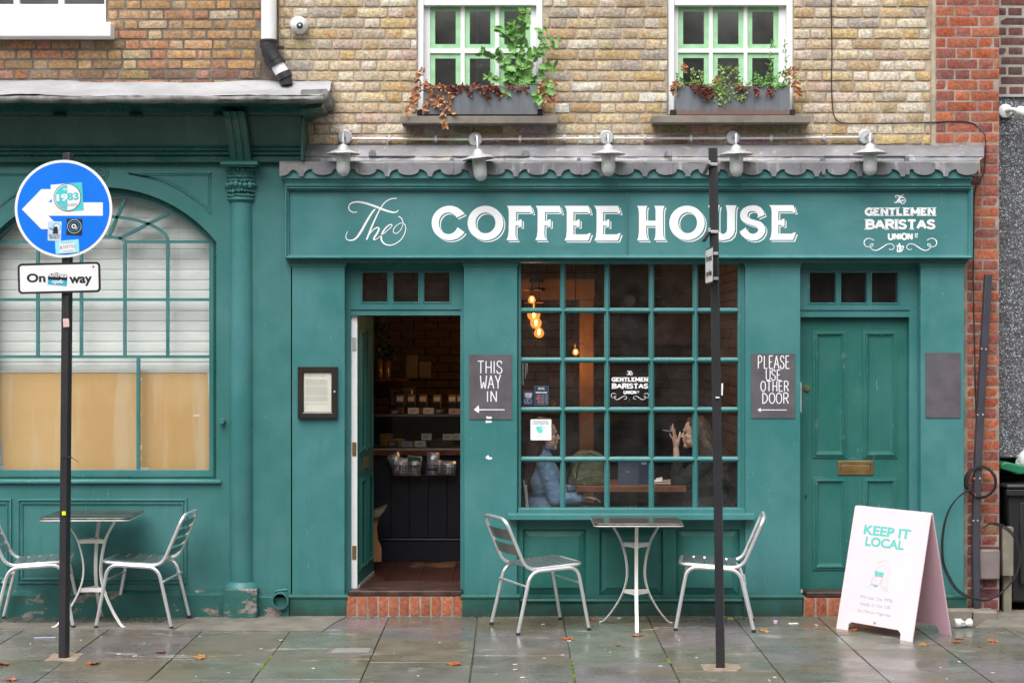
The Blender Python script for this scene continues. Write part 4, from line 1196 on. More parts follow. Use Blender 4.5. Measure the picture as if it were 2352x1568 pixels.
# thin cable down the facade
t = thing('cable', 'thin black cable running down the brickwork and along above the lead flashing', 'cable', loc=(X(1912,.09), .09, Z(250,.09)))
pts = [(1909,-60),(1910,60),(1911,130),(1910,180),(1912,240),(1917,268),(1930,281),(1960,284),(2000,284),(2060,284),(2140,281),(2190,279),(2225,281),(2245,290),(2258,308),(2262,335),(2261,360),(2258,400)]
MB().tube(spline([(X(a,.085), .088 if a < 2255 else .06, Z(b,.085)) for a,b in pts], 5), .0042, 6).build('upper_run', BLACKP, t)
pts = [(2258,400),(2250,415),(2241,428),(2237,470),(2236,560),(2235,640),(2236,720),(2238,800),(2240,900),(2243,1000),(2241,1100)]
MB().tube(spline([(X(a,.07), .065, Z(b,.07)) for a,b in pts], 5), .0048, 6).build('lower_run', BLACKP, t)
# bricks on the ground at the foot
t = thing('kerb_block', 'two dark blocks laid at the foot of the coffee shop corner', 'kerb', loc=(X(2230,-.12), -.12, 0))
MB().pbox(2177, 2233, 1401, 1432, -.12, .02).build('block', SILLST, t, bevel=.008)
MB().pbox(2236.5, 2293, 1404, 1436, -.13, .05).build('block', SILLST, t, bevel=.01)

# ---------------------------------------------------------------- ground
gr = tag(MB().box(-30, 30, -14, 30, -.20, -.035).build('ground', GROUT, None, smooth=False), 'bedding under the pavement slabs', kind='structure')
pav = tag(MB().box(-5.6, 5.6, -3.6, .30, -.034, -.012).build('pavement', GROUT, None, smooth=False), 'wet grey paving slabs in front of the shops', kind='structure')
cols = [-5.25,-4.60,-3.97,-3.34,-2.76,-2.115,-1.51,-.88,-.245,.365,.97,1.585,2.185,2.78,3.39,4.0,4.62,5.25]
def gy(py): return GY(py)
cross = {3:[1443,1513,1560], 4:[1443,1513,1560], 5:[1452,1513,1560], 6:[1450,1489,1512,1558], 7:[1440,1468,1520], 8:[1449,1505,1545], 9:[1431,1522], 10:[1440,1482,1542], 11:[1441,1491,1535], 12:[1458,1491.5,1531], 13:[1435,1518], 14:[1440,1480,1525]}
SP = [(.135,.130,.115),(.155,.145,.118),(.100,.096,.084),(.140,.120,.080),(.125,.115,.095),(.185,.178,.160),(.130,.110,.070),(.165,.158,.142),(.085,.083,.075)]
for c in range(len(cols)-1):
    ys = [gy(p) for p in cross.get(c, [1446,1490,1535])]
    ys = [.06 if c > 5 else -.02] + ys
    while ys[-1] > -3.4: ys.append(ys[-1]-rnd.choice((.6,.75,.9)))
    ys[-1] = -3.55
    for i in range(len(ys)-1):
        j = .004
        m = MB(); x0, x1 = cols[c]+j, cols[c+1]-j; y1, y0 = ys[i]-j, ys[i+1]+j
        h = jit(.0022); tl = jit(.0018)
        a = m.add([(x0,y0,-.011),(x1,y0,-.011),(x1,y1,-.011),(x0,y1,-.011),(x0+jit(.003),y0+jit(.003),h+tl),(x1+jit(.003),y0+jit(.003),h-tl),(x1+jit(.003),y1+jit(.003),h-tl),(x0+jit(.003),y1+jit(.003),h+tl)])
        for q in ((4,5,6,7),(0,1,5,4),(1,2,6,5),(2,3,7,6),(3,0,4,7)): m.face([a+k for k in q])
        o = m.build('slab', SLAB, pav, bevel=.004, smooth=False); o.color = (*[v*rnd.uniform(.85,1.15) for v in rnd.choice(SP)], 1)
# strip of small setts at the foot of the arched shop
m = MB(); m.box(-5.3, X(455), -.53, -.02, -.010, .002); 
for i in range(34):
    x = X(-60)+i*.095
    if x > X(385): break
    a = MB(); b0 = a.add([(x,-.30,-.008),(x+.085,-.30,-.008),(x+.085+.0,-.06,-.008),(x,-.06,-.008),(x,-.30,.006),(x+.085,-.30,.006),(x+.085,-.06,.006),(x,-.06,.006)])
    for q in ((4,5,6,7),(0,1,5,4),(1,2,6,5),(2,3,7,6),(3,0,4,7)): a.face([b0+k for k in q])
    o = a.build('sett', SLAB, pav, smooth=False, bevel=.004); o.color = (.07,.065,.055,1)
MB().prism([[(0,0),(1,0),(1,1),(0,1)]], 0, .01)
def flat(parent, name, pts, z, mat, **k):
    m = MB(); a = m.add([(GX(*p), GY(p[1]), z) for p in pts]); m.face([a+i for i in range(len(pts))])
    b = m.add([(GX(*p), GY(p[1]), z-.012) for p in pts]); n = len(pts)
    for i in range(n): m.face((a+i, a+(i+1)%n, b+(i+1)%n, b+i))
    return m.build(name, mat, parent, smooth=False, **k)
flat(pav, 'cement_strip', [(-60,1444),(262,1444),(395,1447),(440,1424),(400,1424),(-60,1432)], .0045, CEMENT)
flat(pav, 'cement_patch', [(400,1447.5),(740,1449.5),(765,1432),(800,1413),(458,1412)], .0042, CEMENT)
flat(pav, 'cement_patch', [(2240,1441),(2450,1441),(2450,1400),(2300,1400)], .003, CEMENT)
flat(pav, 'repair_patch', [(102,1519),(120,1517),(172,1519),(184,1508),(193,1501),(172,1500.5),(150,1498),(134,1502),(122,1501)], .004, PATCH)
flat(pav, 'repair_patch', [(1617,1540),(1650,1542),(1692,1541.5),(1702,1534),(1697,1526),(1668,1523.5),(1640,1525.5),(1609,1525)], .004, PATCH)
dr = flat(pav, 'drain_frame', [(746,1502),(856,1500.5),(860,1487),(762,1487)], .003, plain('iron_frame', (.16,.13,.12), .5))
flat(dr, 'drain_lid', [(758,1499),(846,1498),(852,1489),(771,1489)], .006, plain('iron_lid', (.26,.26,.25), .35, bump=.5, bscale=90))
tag(MB().box(-30, 30, -3.75, -3.6, -.16, -.006).build('kerb', SILLST, None, bevel=.01), 'stone kerb at the edge of the pavement', kind='structure')
tag(MB().box(-30, 30, -10.6, -3.75, -.19, -.13).build('road', ASPHALT, None, smooth=False), 'wet asphalt road behind the camera side kerb', kind='structure')
tag(MB().box(-30, 30, -15.0, -10.6, -.19, -.01).build('far_pavement', CEMENT, None, smooth=False), 'pavement across the road', kind='structure')
# the terrace across the street, seen only as reflections in the panes
ob = thing('terrace_house', 'dark brick terrace across the street reflected in the window panes', 'building', loc=(0,-15.2,0))
m = MB(); oh = [[(x,z),(x,z+1.7),(x+1.0,z+1.7),(x+1.0,z)] for x in (-9,-6.2,-3.4,-.6,2.2,5,7.8) for z in (3.4,6.0)]
m.prism([[(-16,0),(16,0),(16,8.2),(-16,8.2)]]+oh, -15.3, -15.0); m.build('wall', plain('far_brick', (.15,.105,.08), .9, var=.4, vscale=8, bump=.8, bscale=30), ob, smooth=False)
m = MB()
for l in oh: m.box(l[0][0], l[2][0], -15.25, -15.24, l[0][1], l[1][1])
m.build('window', plain('far_glass', (.05,.055,.06), .1), ob, smooth=False)
m = MB()
for l in oh: m.ring(l[0][0], l[2][0], l[0][1], l[1][1], [(0,-15.1),(0,-15.14),(.06,-15.14),(.06,-15.1)]); m.box(l[0][0]+.06, l[2][0]-.06, -15.15, -15.12, l[0][1]+.8, l[0][1]+.86)
m.build('window_frame', WHITE, ob, smooth=False)
MB().prism([[(-9,0),(-9,2.6),(-5,2.6),(-5,0)]], -14.98, -14.9).build('shopfront', plain('far_shopfront', (.30,.27,.22), .5), ob)
# ---------------------------------------------------------------- things on the upper wall
t = thing('conduit_pipe', 'long galvanised conduit linking the five wall lamps', 'pipe', loc=(X(1390,.07), .07, Z(320,.07)))
m = MB(); m.tube([(X(808,.07),.07,Z(319,.07)),(X(1076,.07),.07,Z(320.5,.07))], .009, 10); m.tube([(X(1108,.07),.07,Z(320,.07)),(X(1377,.07),.07,Z(318.5,.07))], .009, 10)
m.tube([(X(1410,.07),.07,Z(318.5,.07)),(X(1668,.07),.07,Z(318,.07))], .009, 10); m.tube([(X(1700,.07),.07,Z(318,.07)),(X(1972,.07),.07,Z(316.5,.07))], .009, 10)
m.build('pipe_run', GALV, t)
for px, py in ((894.4,319.5),(1001,320),(1194.6,320),(1296.8,319.5),(1481.6,318.5),(1588,318.5),(1772,317.8),(1893,317)):
    m = MB(); m.pbox(px-3.2, px+3.2, py-9, py+9, .092, .098); m.pbox(px-3.2, px+3.2, py-4.2, py+4.2, .056, .092); m.build('saddle', GALV, t, bevel=.003)
def wall_lamp(label, px, py, sx_, sy_, tilt=0):
    t = thing('wall_lamp', label, 'wall lamp', 'swan neck lamps along the signboard', (X(px,.09), .09, Z(py,.09)))
    c = Vector((X(px,.085), .085, Z(py,.085)))
    MB().lathe([(0,-.012),(.045,-.012),(.052,-.006),(.054,.012)], c, 28, 'Y').build('back_plate', LAMPG, t)
    for s in (-1,1): MB().lathe([(0,-.016),(.004,-.015),(.005,-.012)], c+Vector((s*.042,0,-.004)), 8, 'Y').build('screw', GALV, t)
    L = Vector((X(sx_,-.205), -.205, Z(sy_,-.205)))
    d = Vector((math.sin(tilt),0,math.cos(tilt)))
    top = L+d*.064
    m = MB(); m.tube(fillet([c+Vector((0,-.01,0)), c+Vector((0,-.10,.004)), Vector((top.x*.8+c.x*.2,-.19,c.z-.008)), top+d*.015, top-d*.005], .04, 6), .0085, 10); m.build('swan_neck', LAMPG, t)
    M = Matrix.Translation(L) @ Matrix.Rotation(tilt, 4, 'Y')
    m = MB(); m.M = M; m.lathe([(.001,.064),(.011,.064),(.020,.060),(.032,.050),(.039,.036),(.042,.024),(.060,.020),(.085,.010),(.120,-.006),(.121,-.009),(.085,.006),(.055,.016),(.03,.018)], (0,0,0), 32); m.build('lamp_shade', LAMPG, t)
    m = MB(); m.M = M; m.lathe([(.050,.016),(.051,-.012),(.049,-.018),(.048,.016)], (0,0,0), 24); m.build('collar', LAMPG, t)
    m = MB(); m.M = M; m.lathe([(.047,-.012),(.0485,-.03),(.0485,-.105),(.045,-.130),(.034,-.150),(.018,-.160),(.001,-.163)], (0,0,0), 28); m.build('glass_jar', LAMPGL, t)
    m = MB(); m.M = M; m.lathe([(.012,.0),(.012,-.03),(.024,-.06),(.022,-.09),(.001,-.11)], (0,0,0), 14); m.build('bulb', PAPER, t)
for lab, px, py, a, b, tl in (('grey bell shaped wall lamp nearest the old cornice, above the white script word', 792.2, 314.8, 788.4, 351.6, 0),
        ('crooked wall lamp tilted sideways above the letter O of COFFEE', 1091.8, 320, 1099.4, 363, R(-6)),
        ('wall lamp hanging above the last letters of COFFEE', 1393, 316.4, 1397.3, 352, 0),
        ('wall lamp hanging above the U of HOUSE beside the black post top', 1683.5, 316, 1691, 353, R(-1)),
        ('wall lamp at the right end of the conduit, above the small logo', 1987.8, 314.5, 1998.5, 350, 0)):
    wall_lamp(lab, px, py, a, b, tl)
# drainpipe
t = thing('drainpipe', 'white downpipe with a black elbow emptying on the lead capping', 'drainpipe', loc=(X(618,0), 0, Z(92,0)))
m = MB(); m.lathe([(.056,0),(.056,1.2)], (X(617.5,.02), .02, Z(94,.02)), 24); m.build('pipe', WHITEP, t)
m = MB(); m.lathe([(.060,0),(.066,.004),(.066,.02),(.061,.024),(.061,.036),(.066,.04),(.066,.052),(.060,.056)], (X(617.5,.02), .02, Z(110,.02)), 24); m.build('collar', BLACKP, t)
P = lambda a, b: (X(a,.0), .0, Z(b,.0))
m = MB(); m.tube(spline([P(618,106),P(620,120),P(627,136),P(634,146)],5), .060, 20); m.tube([P(625,132),P(630,141)], .064, 20); m.tube([P(633,142),P(638,151)], .064, 20); m.build('elbow', BLACKP, t, angle=50)
MB().tube([P(636,148),P(653,175)], .050, 20).build('angled_pipe', WHITEP, t)
m = MB(); m.tube([P(650,168),P(656,181)], .056, 20); m.tube([P(656,180),P(659,196)], .044, 20); m.build('shoe', BLACKP, t)
MB().pbox(636, 652, 106, 112, .04, .07).build('bracket', BLACKP, t)
# cameras
t = thing('dome_camera', 'round white dome security camera on the yellow brickwork', 'camera', loc=(X(688,.05), .05, Z(59,.05)))
c = Vector((X(688,.07), .07, Z(60,.07)))
MB().lathe([(.058,.02),(.060,-.01),(.052,-.02)], c, 28, 'Y').build('base_ring', WHITEP, t)
m = MB(); m.ball(c+Vector((-.003,-.03,.004)), .060,.055,.060, 28, 18); m.build('dome', WHITEP, t)
m = MB(); m.M = Matrix.Translation(c+Vector((.012,-.078,-.012))) @ Matrix.Rotation(R(15),4,'Z'); m.lathe([(.004,-.012),(.016,-.012),(.022,-.006),(.024,.01)], (0,0,0), 20, 'Y'); m.build('lens', BLACKP, t)
m = MB(); m.M = Matrix.Translation(c+Vector((.013,-.09,-.012))); m.lathe([(.0,-.006),(.008,-.004),(.010,.004)], (0,0,0), 14, 'Y'); m.build('lens_glass', GALV, t)
t = thing('bullet_camera', 'white bullet security camera on the terrazzo wall', 'camera', loc=(X(2310,.2), .2, Z(255,.2)))
c = Vector((X(2309,.29), .29, Z(255,.29)))
MB().lathe([(0,-.02),(.03,-.018),(.05,-.01),(.052,.02)], c, 24, 'Y').build('base', WHITEP, t)
MB().tube([c, c+Vector((.03,-.08,.0)), c+Vector((.07,-.12,-.02))], .016, 12).build('arm', WHITEP, t)
q0 = c+Vector((.055,-.13,-.015)); q1 = c+Vector((.19,-.25,-.075))
m = MB(); m.tube([q0, q1], .036, 18); m.build('housing', WHITEP, t, bevel=.004)
m = MB(); m.tube([q1, q1+(q1-q0)*.06], .033, 18); m.build('front_glass', BLACKP, t)

# ---------------------------------------------------------------- planters and plants
def planter(label, a, b, c, d, mat):
    t = thing('planter', label, 'planter', 'zinc window boxes', (X((a+b)/2,-.02), -.02, Z(d,-.02)))
    y0, y1 = -.02, .115; m = MB()
    x0, x1, z0, z1 = X(a,y0), X(b,y0), Z(d,y0), Z(c,y0); e = .004
    m.box(x0, x1, y0, y0+e, z0, z1); m.box(x0, x1, y1-e, y1, z0, z1); m.box(x0, x0+e, y0+e, y1-e, z0, z1); m.box(x1-e, x1, y0+e, y1-e, z0, z1); m.box(x0+e, x1-e, y0+e, y1-e, z0, z0+e)
    m.build('box', mat, t)
    MB().box(x0+e, x1-e, y0+e, y1-e, z1-.05, z1-.012).build('soil', SOIL, t)
    for px in (a-8, b+7): MB().pbox(px-6, px+5, d-12, d+.5, .02, .10).build('bracket', BLACKP, t)
    return t
planter('grey zinc window box under the tall green plant and trailing dry ivy', 972.5, 1234, 197, 263, PLANT1)
planter('grey zinc window box with a rusty brown stain along its base', 1554.4, 1814, 198, 264, PLANT2)
def leaf(mb, p, L, ang, tilt, lobes=2, wid=.5, roll=None):
    """a lobed, folded leaf starting at p"""
    out = [(0,0)]; n = 2+lobes*2
    for i in range(1, n):
        t = i/n; w = wid*math.sin(math.pi*t**.8)*(1.22 if i % 2 else .58)
        out.append((t, w*.5))
    out.append((1,0)); right = out[1:-1]
    M = Matrix.Rotation(ang, 4, 'Y') @ Matrix.Rotation(tilt, 4, 'X') @ Matrix.Rotation(rnd.uniform(-.5,.5) if roll is None else roll, 4, 'Z')
    p = Vector(p); mid = []
    def P3(u, v): return p + M @ Vector((u*L, -abs(v)*L*.25 - .18*L*u*u, v*L))
    ids_m = mb.add([P3(u, 0) for u, _ in out])
    ids_r = mb.add([P3(u, v) for u, v in right]); ids_l = mb.add([P3(u, -v) for u, v in right])
    n = len(right)
    for ids in (ids_r, ids_l):
        mb.face((ids_m, ids_m+1, ids)); mb.face((ids+n-1, ids_m+n, ids_m+n+1))
        for i in range(n-1): mb.face((ids+i, ids_m+i+1, ids_m+i+2, ids+i+1))
def Wp(px, py, y): return Vector((X(px,y), y, Z(py,y)))
# tall green plant
t = thing('leafy_plant', 'tall bright green leafy plant growing up the left window', 'plant', loc=Wp(1195,197,.05))
st = MB(); lf = MB(); nleaf = 0
stems = [[(1195,205),(1190,160),(1183,110),(1180,66),(1178,52)], [(1198,205),(1200,150),(1206,90),(1207,40),(1212,22)], [(1203,205),(1222,150),(1240,100),(1249,60)],
         [(1196,205),(1160,185),(1118,175)], [(1190,200),(1165,150),(1130,125),(1108,124)], [(1205,205),(1240,170),(1272,155)], [(1205,205),(1240,190),(1262,205)], [(1206,140),(1240,118),(1284,98)], [(1200,205),(1172,205),(1160,215)], [(1206,205),(1232,215),(1240,228)],[(1184,110),(1165,80),(1150,65)]]
for si, s in enumerate(stems):
    ys = [.05-.10*i/(len(s)-1)*rnd.uniform(.4,1.2) for i in range(len(s))]
    pts = spline([Wp(a,b,ys[i]) for i,(a,b) in enumerate(s)], 6)
    st.tube(pts, [.0045*(1-.6*i/len(pts)) for i in range(len(pts))], 5)
    for i in range(2, len(pts)):
        for k in range(rnd.choice((1,2,2))):
            p = pts[i]+Vector((jit(.008),jit(.01),jit(.008)))
            L = rnd.uniform(.034,.072)*(1.45 if i < len(pts)*.35 else 1.0)*(.6 if i > len(pts)*.85 and si < 3 else 1)
            leaf(lf, p, L, rnd.uniform(0,2*math.pi), rnd.uniform(-1.1,1.1), 4, rnd.uniform(.6,.9)); nleaf += 1
st.build('stem', STEMG, t); lf.build('foliage', LEAFG, t, kind='stuff', norm=False)
m = MB()
for a, b in ((1212,22),(1206,30),(1216,30),(1214,40),(1252,46)): m.ball(Wp(a,b,-.01), .008,.008,.010, 6, 5)
m.build('flower_bud', LEAFY, t, kind='stuff')
def trailing(label, cat, paths, mat, smat, per, L, name='trailing_plant', lobes=1, wid=.8, spread=.012, y=-.035):
    t = thing(name, label, cat, loc=Wp(paths[0][0][0], paths[0][0][1], y)); s = MB(); f = MB()
    for pth in paths:
        pts = spline([Wp(a,b,y+jit(.012)) for a,b in pth], 6)
        s.tube(pts, .0016, 4)
        for p in pts:
            for k in range(per):
                leaf(f, p+Vector((jit(spread),jit(.01),jit(spread))), rnd.uniform(.6,1.2)*L, rnd.uniform(0,6.28), rnd.uniform(-1.2,1.2), lobes, wid)
    s.build('stem', smat, t, kind='stuff'); f.build('foliage', mat, t, kind='stuff', norm=False); return t
trailing('dry tan ivy trailing over the left corner of the left window box', 'dead ivy', [[(985,200),(965,205),(955,225),(945,245),(932,262)],[(990,198),(992,220),(978,240),(972,252)],[(1010,197),(1012,225),(1018,250),(1022,275),(1024,290)],[(1015,197),(1032,220),(1030,245),(1038,262)],[(975,196),(962,185),(958,175),(975,165)],[(1000,197),(1004,230),(1000,245)],[(955,205),(948,225),(952,250)]], LEAFB, STEMB, 2, .030)
trailing('crumpled dark red dead leaves along the rim of the left window box', 'dead leaves', [[(1018,196),(1035,206),(1048,200),(1056,212)],[(1060,197),(1075,205),(1083,220)],[(1086,197),(1102,204),(1118,214),(1122,230)],[(1128,198),(1145,210),(1152,219)],[(1035,200),(1040,212),(1050,212)],[(1112,200),(1130,205),(1140,203)],[(1165,198),(1190,203),(1210,206)]], LEAFR, STEMB, 3, .027, lobes=2, wid=.7)
trailing('brown withered sprig hanging off the right corner of the left window box', 'dead plant', [[(1240,195),(1252,210),(1262,222),(1270,236)],[(1245,192),(1262,190),(1275,188)],[(1240,205),(1250,225),(1246,243)],[(1250,200),(1268,215),(1278,232)]], LEAFB, STEMB, 2, .026)
t = trailing('airy lime green chickweed sprawling out of the right window box', 'plant', [[(1560,196),(1590,190),(1620,195),(1650,190)],[(1600,196),(1592,170),(1588,158)],[(1608,196),(1612,175),(1606,165)],[(1645,196),(1655,170),(1652,148)],[(1650,196),(1668,178),(1692,155)],[(1648,196),(1660,165),(1675,152)],[(1640,196),(1650,205),(1655,225),(1660,240)],[(1650,198),(1668,215),(1676,232)],[(1655,198),(1690,225),(1705,226),(1714,212)],[(1645,200),(1640,222),(1650,235)],[(1700,196),(1692,170),(1690,158)],[(1568,196),(1560,178),(1552,170)],[(1670,200),(1700,190),(1730,192)],[(1690,196),(1700,205),(1716,206)],[(1620,196),(1640,205),(1652,215)],[(1645,200),(1656,210),(1668,222)]], LEAFY, STEMG, 2, .021, lobes=0, wid=.7, y=-.03, spread=.016)
trailing('grey green weed with pointed leaves at the right end of the right window box', 'plant', [[(1745,197),(1740,180),(1735,170)],[(1755,198),(1762,180),(1772,168)],[(1770,198),(1785,182),(1800,168),(1808,168)],[(1785,198),(1805,190),(1822,180)],[(1765,198),(1750,185),(1738,186)],[(1778,198),(1772,160),(1768,128),(1772,92)],[(1800,196),(1805,150),(1802,100)],[(1780,198),(1795,195),(1810,200)]], LEAFG, STEMG, 2, .030, lobes=1, wid=.5, y=-.02)
trailing('dark red withered clump spilling over the middle of the right window box', 'dead leaves', [[(1588,200),(1600,208),(1615,215),(1622,228)],[(1605,198),(1625,205),(1640,205)],[(1600,202),(1618,210),(1628,222)],[(1692,200),(1705,206),(1718,202)],[(1738,202),(1740,212),(1734,216)],[(1766,205),(1770,212),(1764,216)],[(1610,205),(1630,212),(1634,220)]], LEAFR, STEMB, 3, .026, lobes=2, wid=.6, y=-.045)
trailing('rusty brown ivy leaves at both corners of the right window box', 'dead ivy', [[(1560,196),(1550,195),(1543,206),(1550,214)],[(1572,152),(1570,160)],[(1810,168),(1822,160),(1826,185),(1830,205)],[(1820,190),(1832,206),(1834,218)],[(1645,182),(1648,190)]], LEAFB, STEMB, 2, .030)

# ---------------------------------------------------------------- chairs and tables
def make_chair(nback, label):
    t = thing('chair', label, 'chair', 'aluminium cafe chairs')
    for s in (-1,1):
        y = s*.222
        m = MB(); m.tube(fillet([(.265,y+s*.012,.012),(.185,y,.435),(-.165,y,.418),(-.262,y+s*.012,.012)], .075, 7), .0125, 10); m.build('leg_frame', ALU, t)
        for x in (.265,-.262):
            m = MB(); m.lathe([(.012,.0),(.0145,.001),(.0145,.018),(.0128,.02)], (x,y+s*.012,0), 12); m.build('foot_cap', RUBBER, t)
    sw = .20
    path = [(-.335,-sw+.01,.775),(-.185,-sw,.428),(.235,-sw,.452),(.235,sw,.452),(-.185,sw,.428),(-.335,sw-.01,.775)]
    P = fillet(path, .075, 7, closed=True)
    m = MB(); m.tube(P, .0125, 10, closed=True); m.build('seat_tube', ALU, t)
    n = 5
    for i in range(n):
        x0 = -.150+i*.076; w = .064; m = MB(); rows = []
        for j in range(9):
            y = -sw+.0 + 2*sw*j/8; dz = -.010*(1-(2*j/8-1)**2)
            zz = .446+.024*(x0+.15)/.38
            rows.append(m.add([(x0,y,zz+dz),(x0+w,y,zz+dz+.004),(x0+w,y,zz+dz+.001),(x0,y,zz+dz-.003)]))
        for a, b in zip(rows, rows[1:]):
            for k in range(4): m.face((a+k, a+(k+1)%4, b+(k+1)%4, b+k))
        m.face([rows[0]+k for k in range(4)]); m.face([rows[-1]+k for k in range(4)])
        m.build('seat_slat', SLAT, t)
    h = {2:.082, 4:.050}[nback]; gap = {2:.030, 4:.020}[nback]
    d = Vector((-.335+.185, 0, .775-.428)).normalized()
    for i in range(nback):
        s0 = {2:.105, 4:.075}[nback]+i*(h+gap); m = MB(); rows = []
        for j in range(9):
            y = -sw+.004+2*(sw-.004)*j/8; bow = -.022*(1-(2*j/8-1)**2)
            p = Vector((-.185,0,.428))+d*s0; q = p+d*h
            rows.append(m.add([(p.x+bow,y,p.z),(q.x+bow,y,q.z),(q.x+bow+.003,y,q.z),(p.x+bow+.003,y,p.z)]))
        for a, b in zip(rows, rows[1:]):
            for k in range(4): m.face((a+k, a+(k+1)%4, b+(k+1)%4, b+k))
        m.face([rows[0]+k for k in range(4)]); m.face([rows[-1]+k for k in range(4)])
        m.build('back_slat', SLAT, t)
    for x, z in ((.205,.325),(-.205,.325)):
        MB().tube([(x,-.228,z),(x,.228,z)], .008, 8).build('stretcher', ALU, t)
    return t
c1 = make_chair(2, 'aluminium chair facing right, beside the blank pilaster under THIS WAY IN')
c1.location = (.19,-.47,0); c1.rotation_euler.z = R(23)
c2 = copy_tree(c1); c2.location = (1.407,-.40,0); c2.rotation_euler.z = R(173); c2['label'] = 'aluminium chair right of the small square table, partly behind the black post'
c3 = make_chair(4, 'aluminium chair with four back slats, facing the larger left table from the right')
c3.location = (-2.58,-.285,0); c3.rotation_euler.z = R(176)
c4 = copy_tree(c3); c4.location = (-3.32,-.30,0); c4.rotation_euler.z = R(9); c4['label'] = 'aluminium chair cut off by the left edge of the photo'
def table(label, x, y, rz, h, w, dpt, legs):
    t = thing('bistro_table', label, 'table', 'small bistro tables')
    m = MB(); r = .045; pts = []
    for cxx, cyy, a0 in ((w/2-r,dpt/2-r,0),(-w/2+r,dpt/2-r,90),(-w/2+r,-dpt/2+r,180),(w/2-r,-dpt/2+r,270)):
        for i in range(6): pts.append((cxx+r*math.cos(R(a0+18*i)), cyy+r*math.sin(R(a0+18*i))))
    def slab(o, z0, z1, name, mat, par, bev):
        mm = MB(); q = [(a*(1+o), b*(1+o)) for a, b in pts]; n = len(q)
        i0 = mm.add([(a,b,z0) for a,b in q]); i1 = mm.add([(a,b,z1) for a,b in q])
        for i in range(n): mm.face((i0+i, i0+(i+1)%n, i1+(i+1)%n, i1+i))
        mm.face([i0+i for i in range(n)][::-1]); mm.face([i1+i for i in range(n)])
        return mm.build(name, mat, par, bevel=bev)
    top = slab(0, h-.022, h, 'table_top', TABLETOP, t, .004); slab(.004, h-.024, h-.016, 'metal_rim', GALV, top, .002)
    R0 = h/.74
    prof = [(.205,.715),(.190,.69),(.150,.635),(.112,.57),(.082,.47),(.070,.38),(.078,.30),(.108,.215),(.165,.12),(.225,.045),(.262,.010),(.290,.004)]
    pr = spline([(a,0,b*R0) for a, b in prof], 4)
    for lg in legs:
        a = R(lg); c_, s_ = math.cos(a), math.sin(a)
        m = MB(); m.strap([(p.x*c_, p.x*s_, p.z) for p in pr], .024, .006, (-s_, c_, 0)); m.build('leg', TABLEW, t)
    for z, rr in ((.56*R0,.104),(.235*R0,.098)):
        m = MB(); P = [Vector((rr*math.cos(R(l)), rr*math.sin(R(l)), z)) for l in legs]
        for i in range(3):
            a, b = P[i], P[(i+1)%3]; mid = (a+b)/2*.72
            m.strap(spline([a, (a+Vector((mid.x,mid.y,z)))/2, Vector((mid.x,mid.y,z)), (b+Vector((mid.x,mid.y,z)))/2, b], 3), .028, .004, (0,0,1))
        m.build('brace', TABLEW, t)
    t.location = (x, y, 0); t.rotation_euler.z = rz
    return t
table('small square bistro table on curved white legs between two chairs under the gridded window', .86, -.41, R(0), .74, .61, .56, (267,147,27))
table('bistro table with wide dark top between the two chairs at the left', -2.92, -.34, R(1), .770, .615, .56, (90,210,330))

# ---------------------------------------------------------------- A-board
t = thing('a_board', 'pink folding pavement sign reading KEEP IT LOCAL in mint letters', 'sandwich board')
A = Vector((2.224,-.52,0)); B = Vector((2.621,-1.04,0)); Cc = Vector((2.944,-.78,0))
ux = (B-A); W = ux.length; ux.normalize(); uy = (Cc-B); SPR = uy.length; uy = Vector((-ux.y, ux.x, 0)); H = .835
ABM = Matrix(((ux.x,uy.x,0,A.x),(ux.y,uy.y,0,A.y),(0,0,1,0),(0,0,0,1)))
lean = math.atan2(SPR/2-.012, H)
LM = ABM @ Matrix.Rotation(-lean, 4, 'X')             # local x along the board, local z up its face
LH = H/math.cos(lean)
cut = [(0,0),(.10,0),(.104,.045),(.125,.062),(W-.125,.062),(W-.104,.045),(W-.10,0),(W,0),(W,LH-.008),(W-.008,LH),(.008,LH),(0,LH-.008)]
m = MB(); m.M = LM; m.prism([cut], 0, .012); front = m.build('front_panel', PINK, t, bevel=.003, smooth=False)
BM_ = ABM @ Matrix.Translation((0,SPR,0)) @ Matrix.Rotation(lean, 4, 'X')
m = MB(); m.M = BM_; m.prism([cut], -.012, 0); m.build('back_panel', PINKSIDE, t, bevel=.003, smooth=False)
m = MB(); m.M = LM; m.lathe([(0,-.012),(.009,-.009),(.012,0)], (W/2,0,.09), 14, 'Y'); m.build('cord_knob', PINKSIDE, t)
m = MB(); m.M = ABM; m.tube([(W/2,.03,.085),(W/2+.01,SPR/2,.03),(W/2,SPR-.03,.085)], .004, 6); m.build('restraint_cord', PINKSIDE, t)

# ---------------------------------------------------------------- sign posts
def post(label, x, y, ztop, xtop, rot):
    t = thing('sign_post', label, 'post', loc=(x, y, 0))
    m = MB(); w = .025; c_, s_ = math.cos(rot), math.sin(rot); rows = []
    for z, xx in ((-.01,x),(ztop,xtop)):
        rows.append(m.add([(xx+c_*a-s_*b, y+s_*a+c_*b, z) for a, b in ((-w,-w),(w,-w),(w,w),(-w,w))]))
    for k in range(4): m.face((rows[0]+k, rows[0]+(k+1)%4, rows[1]+(k+1)%4, rows[1]+k))
    m.face([rows[1]+k for k in range(4)])
    m.build('pole', BLACKW, t, bevel=.004); return t
y1 = GY(1510); p1 = post('leaning black post carrying a blue arrow sign and white plate', GX(147,1510), y1, Z(352,y1), X(157,y1), R(-20))
y2 = GY(1533); p2 = post('black square post standing in front of the gridded window', GX(1655,1533), y2, Z(340,y2), X(1637.5,y2), R(-14))
sy = y1-.045
cx_, cz_ = X(146,sy), Z(479.5,sy); rr = 112*kk(sy)
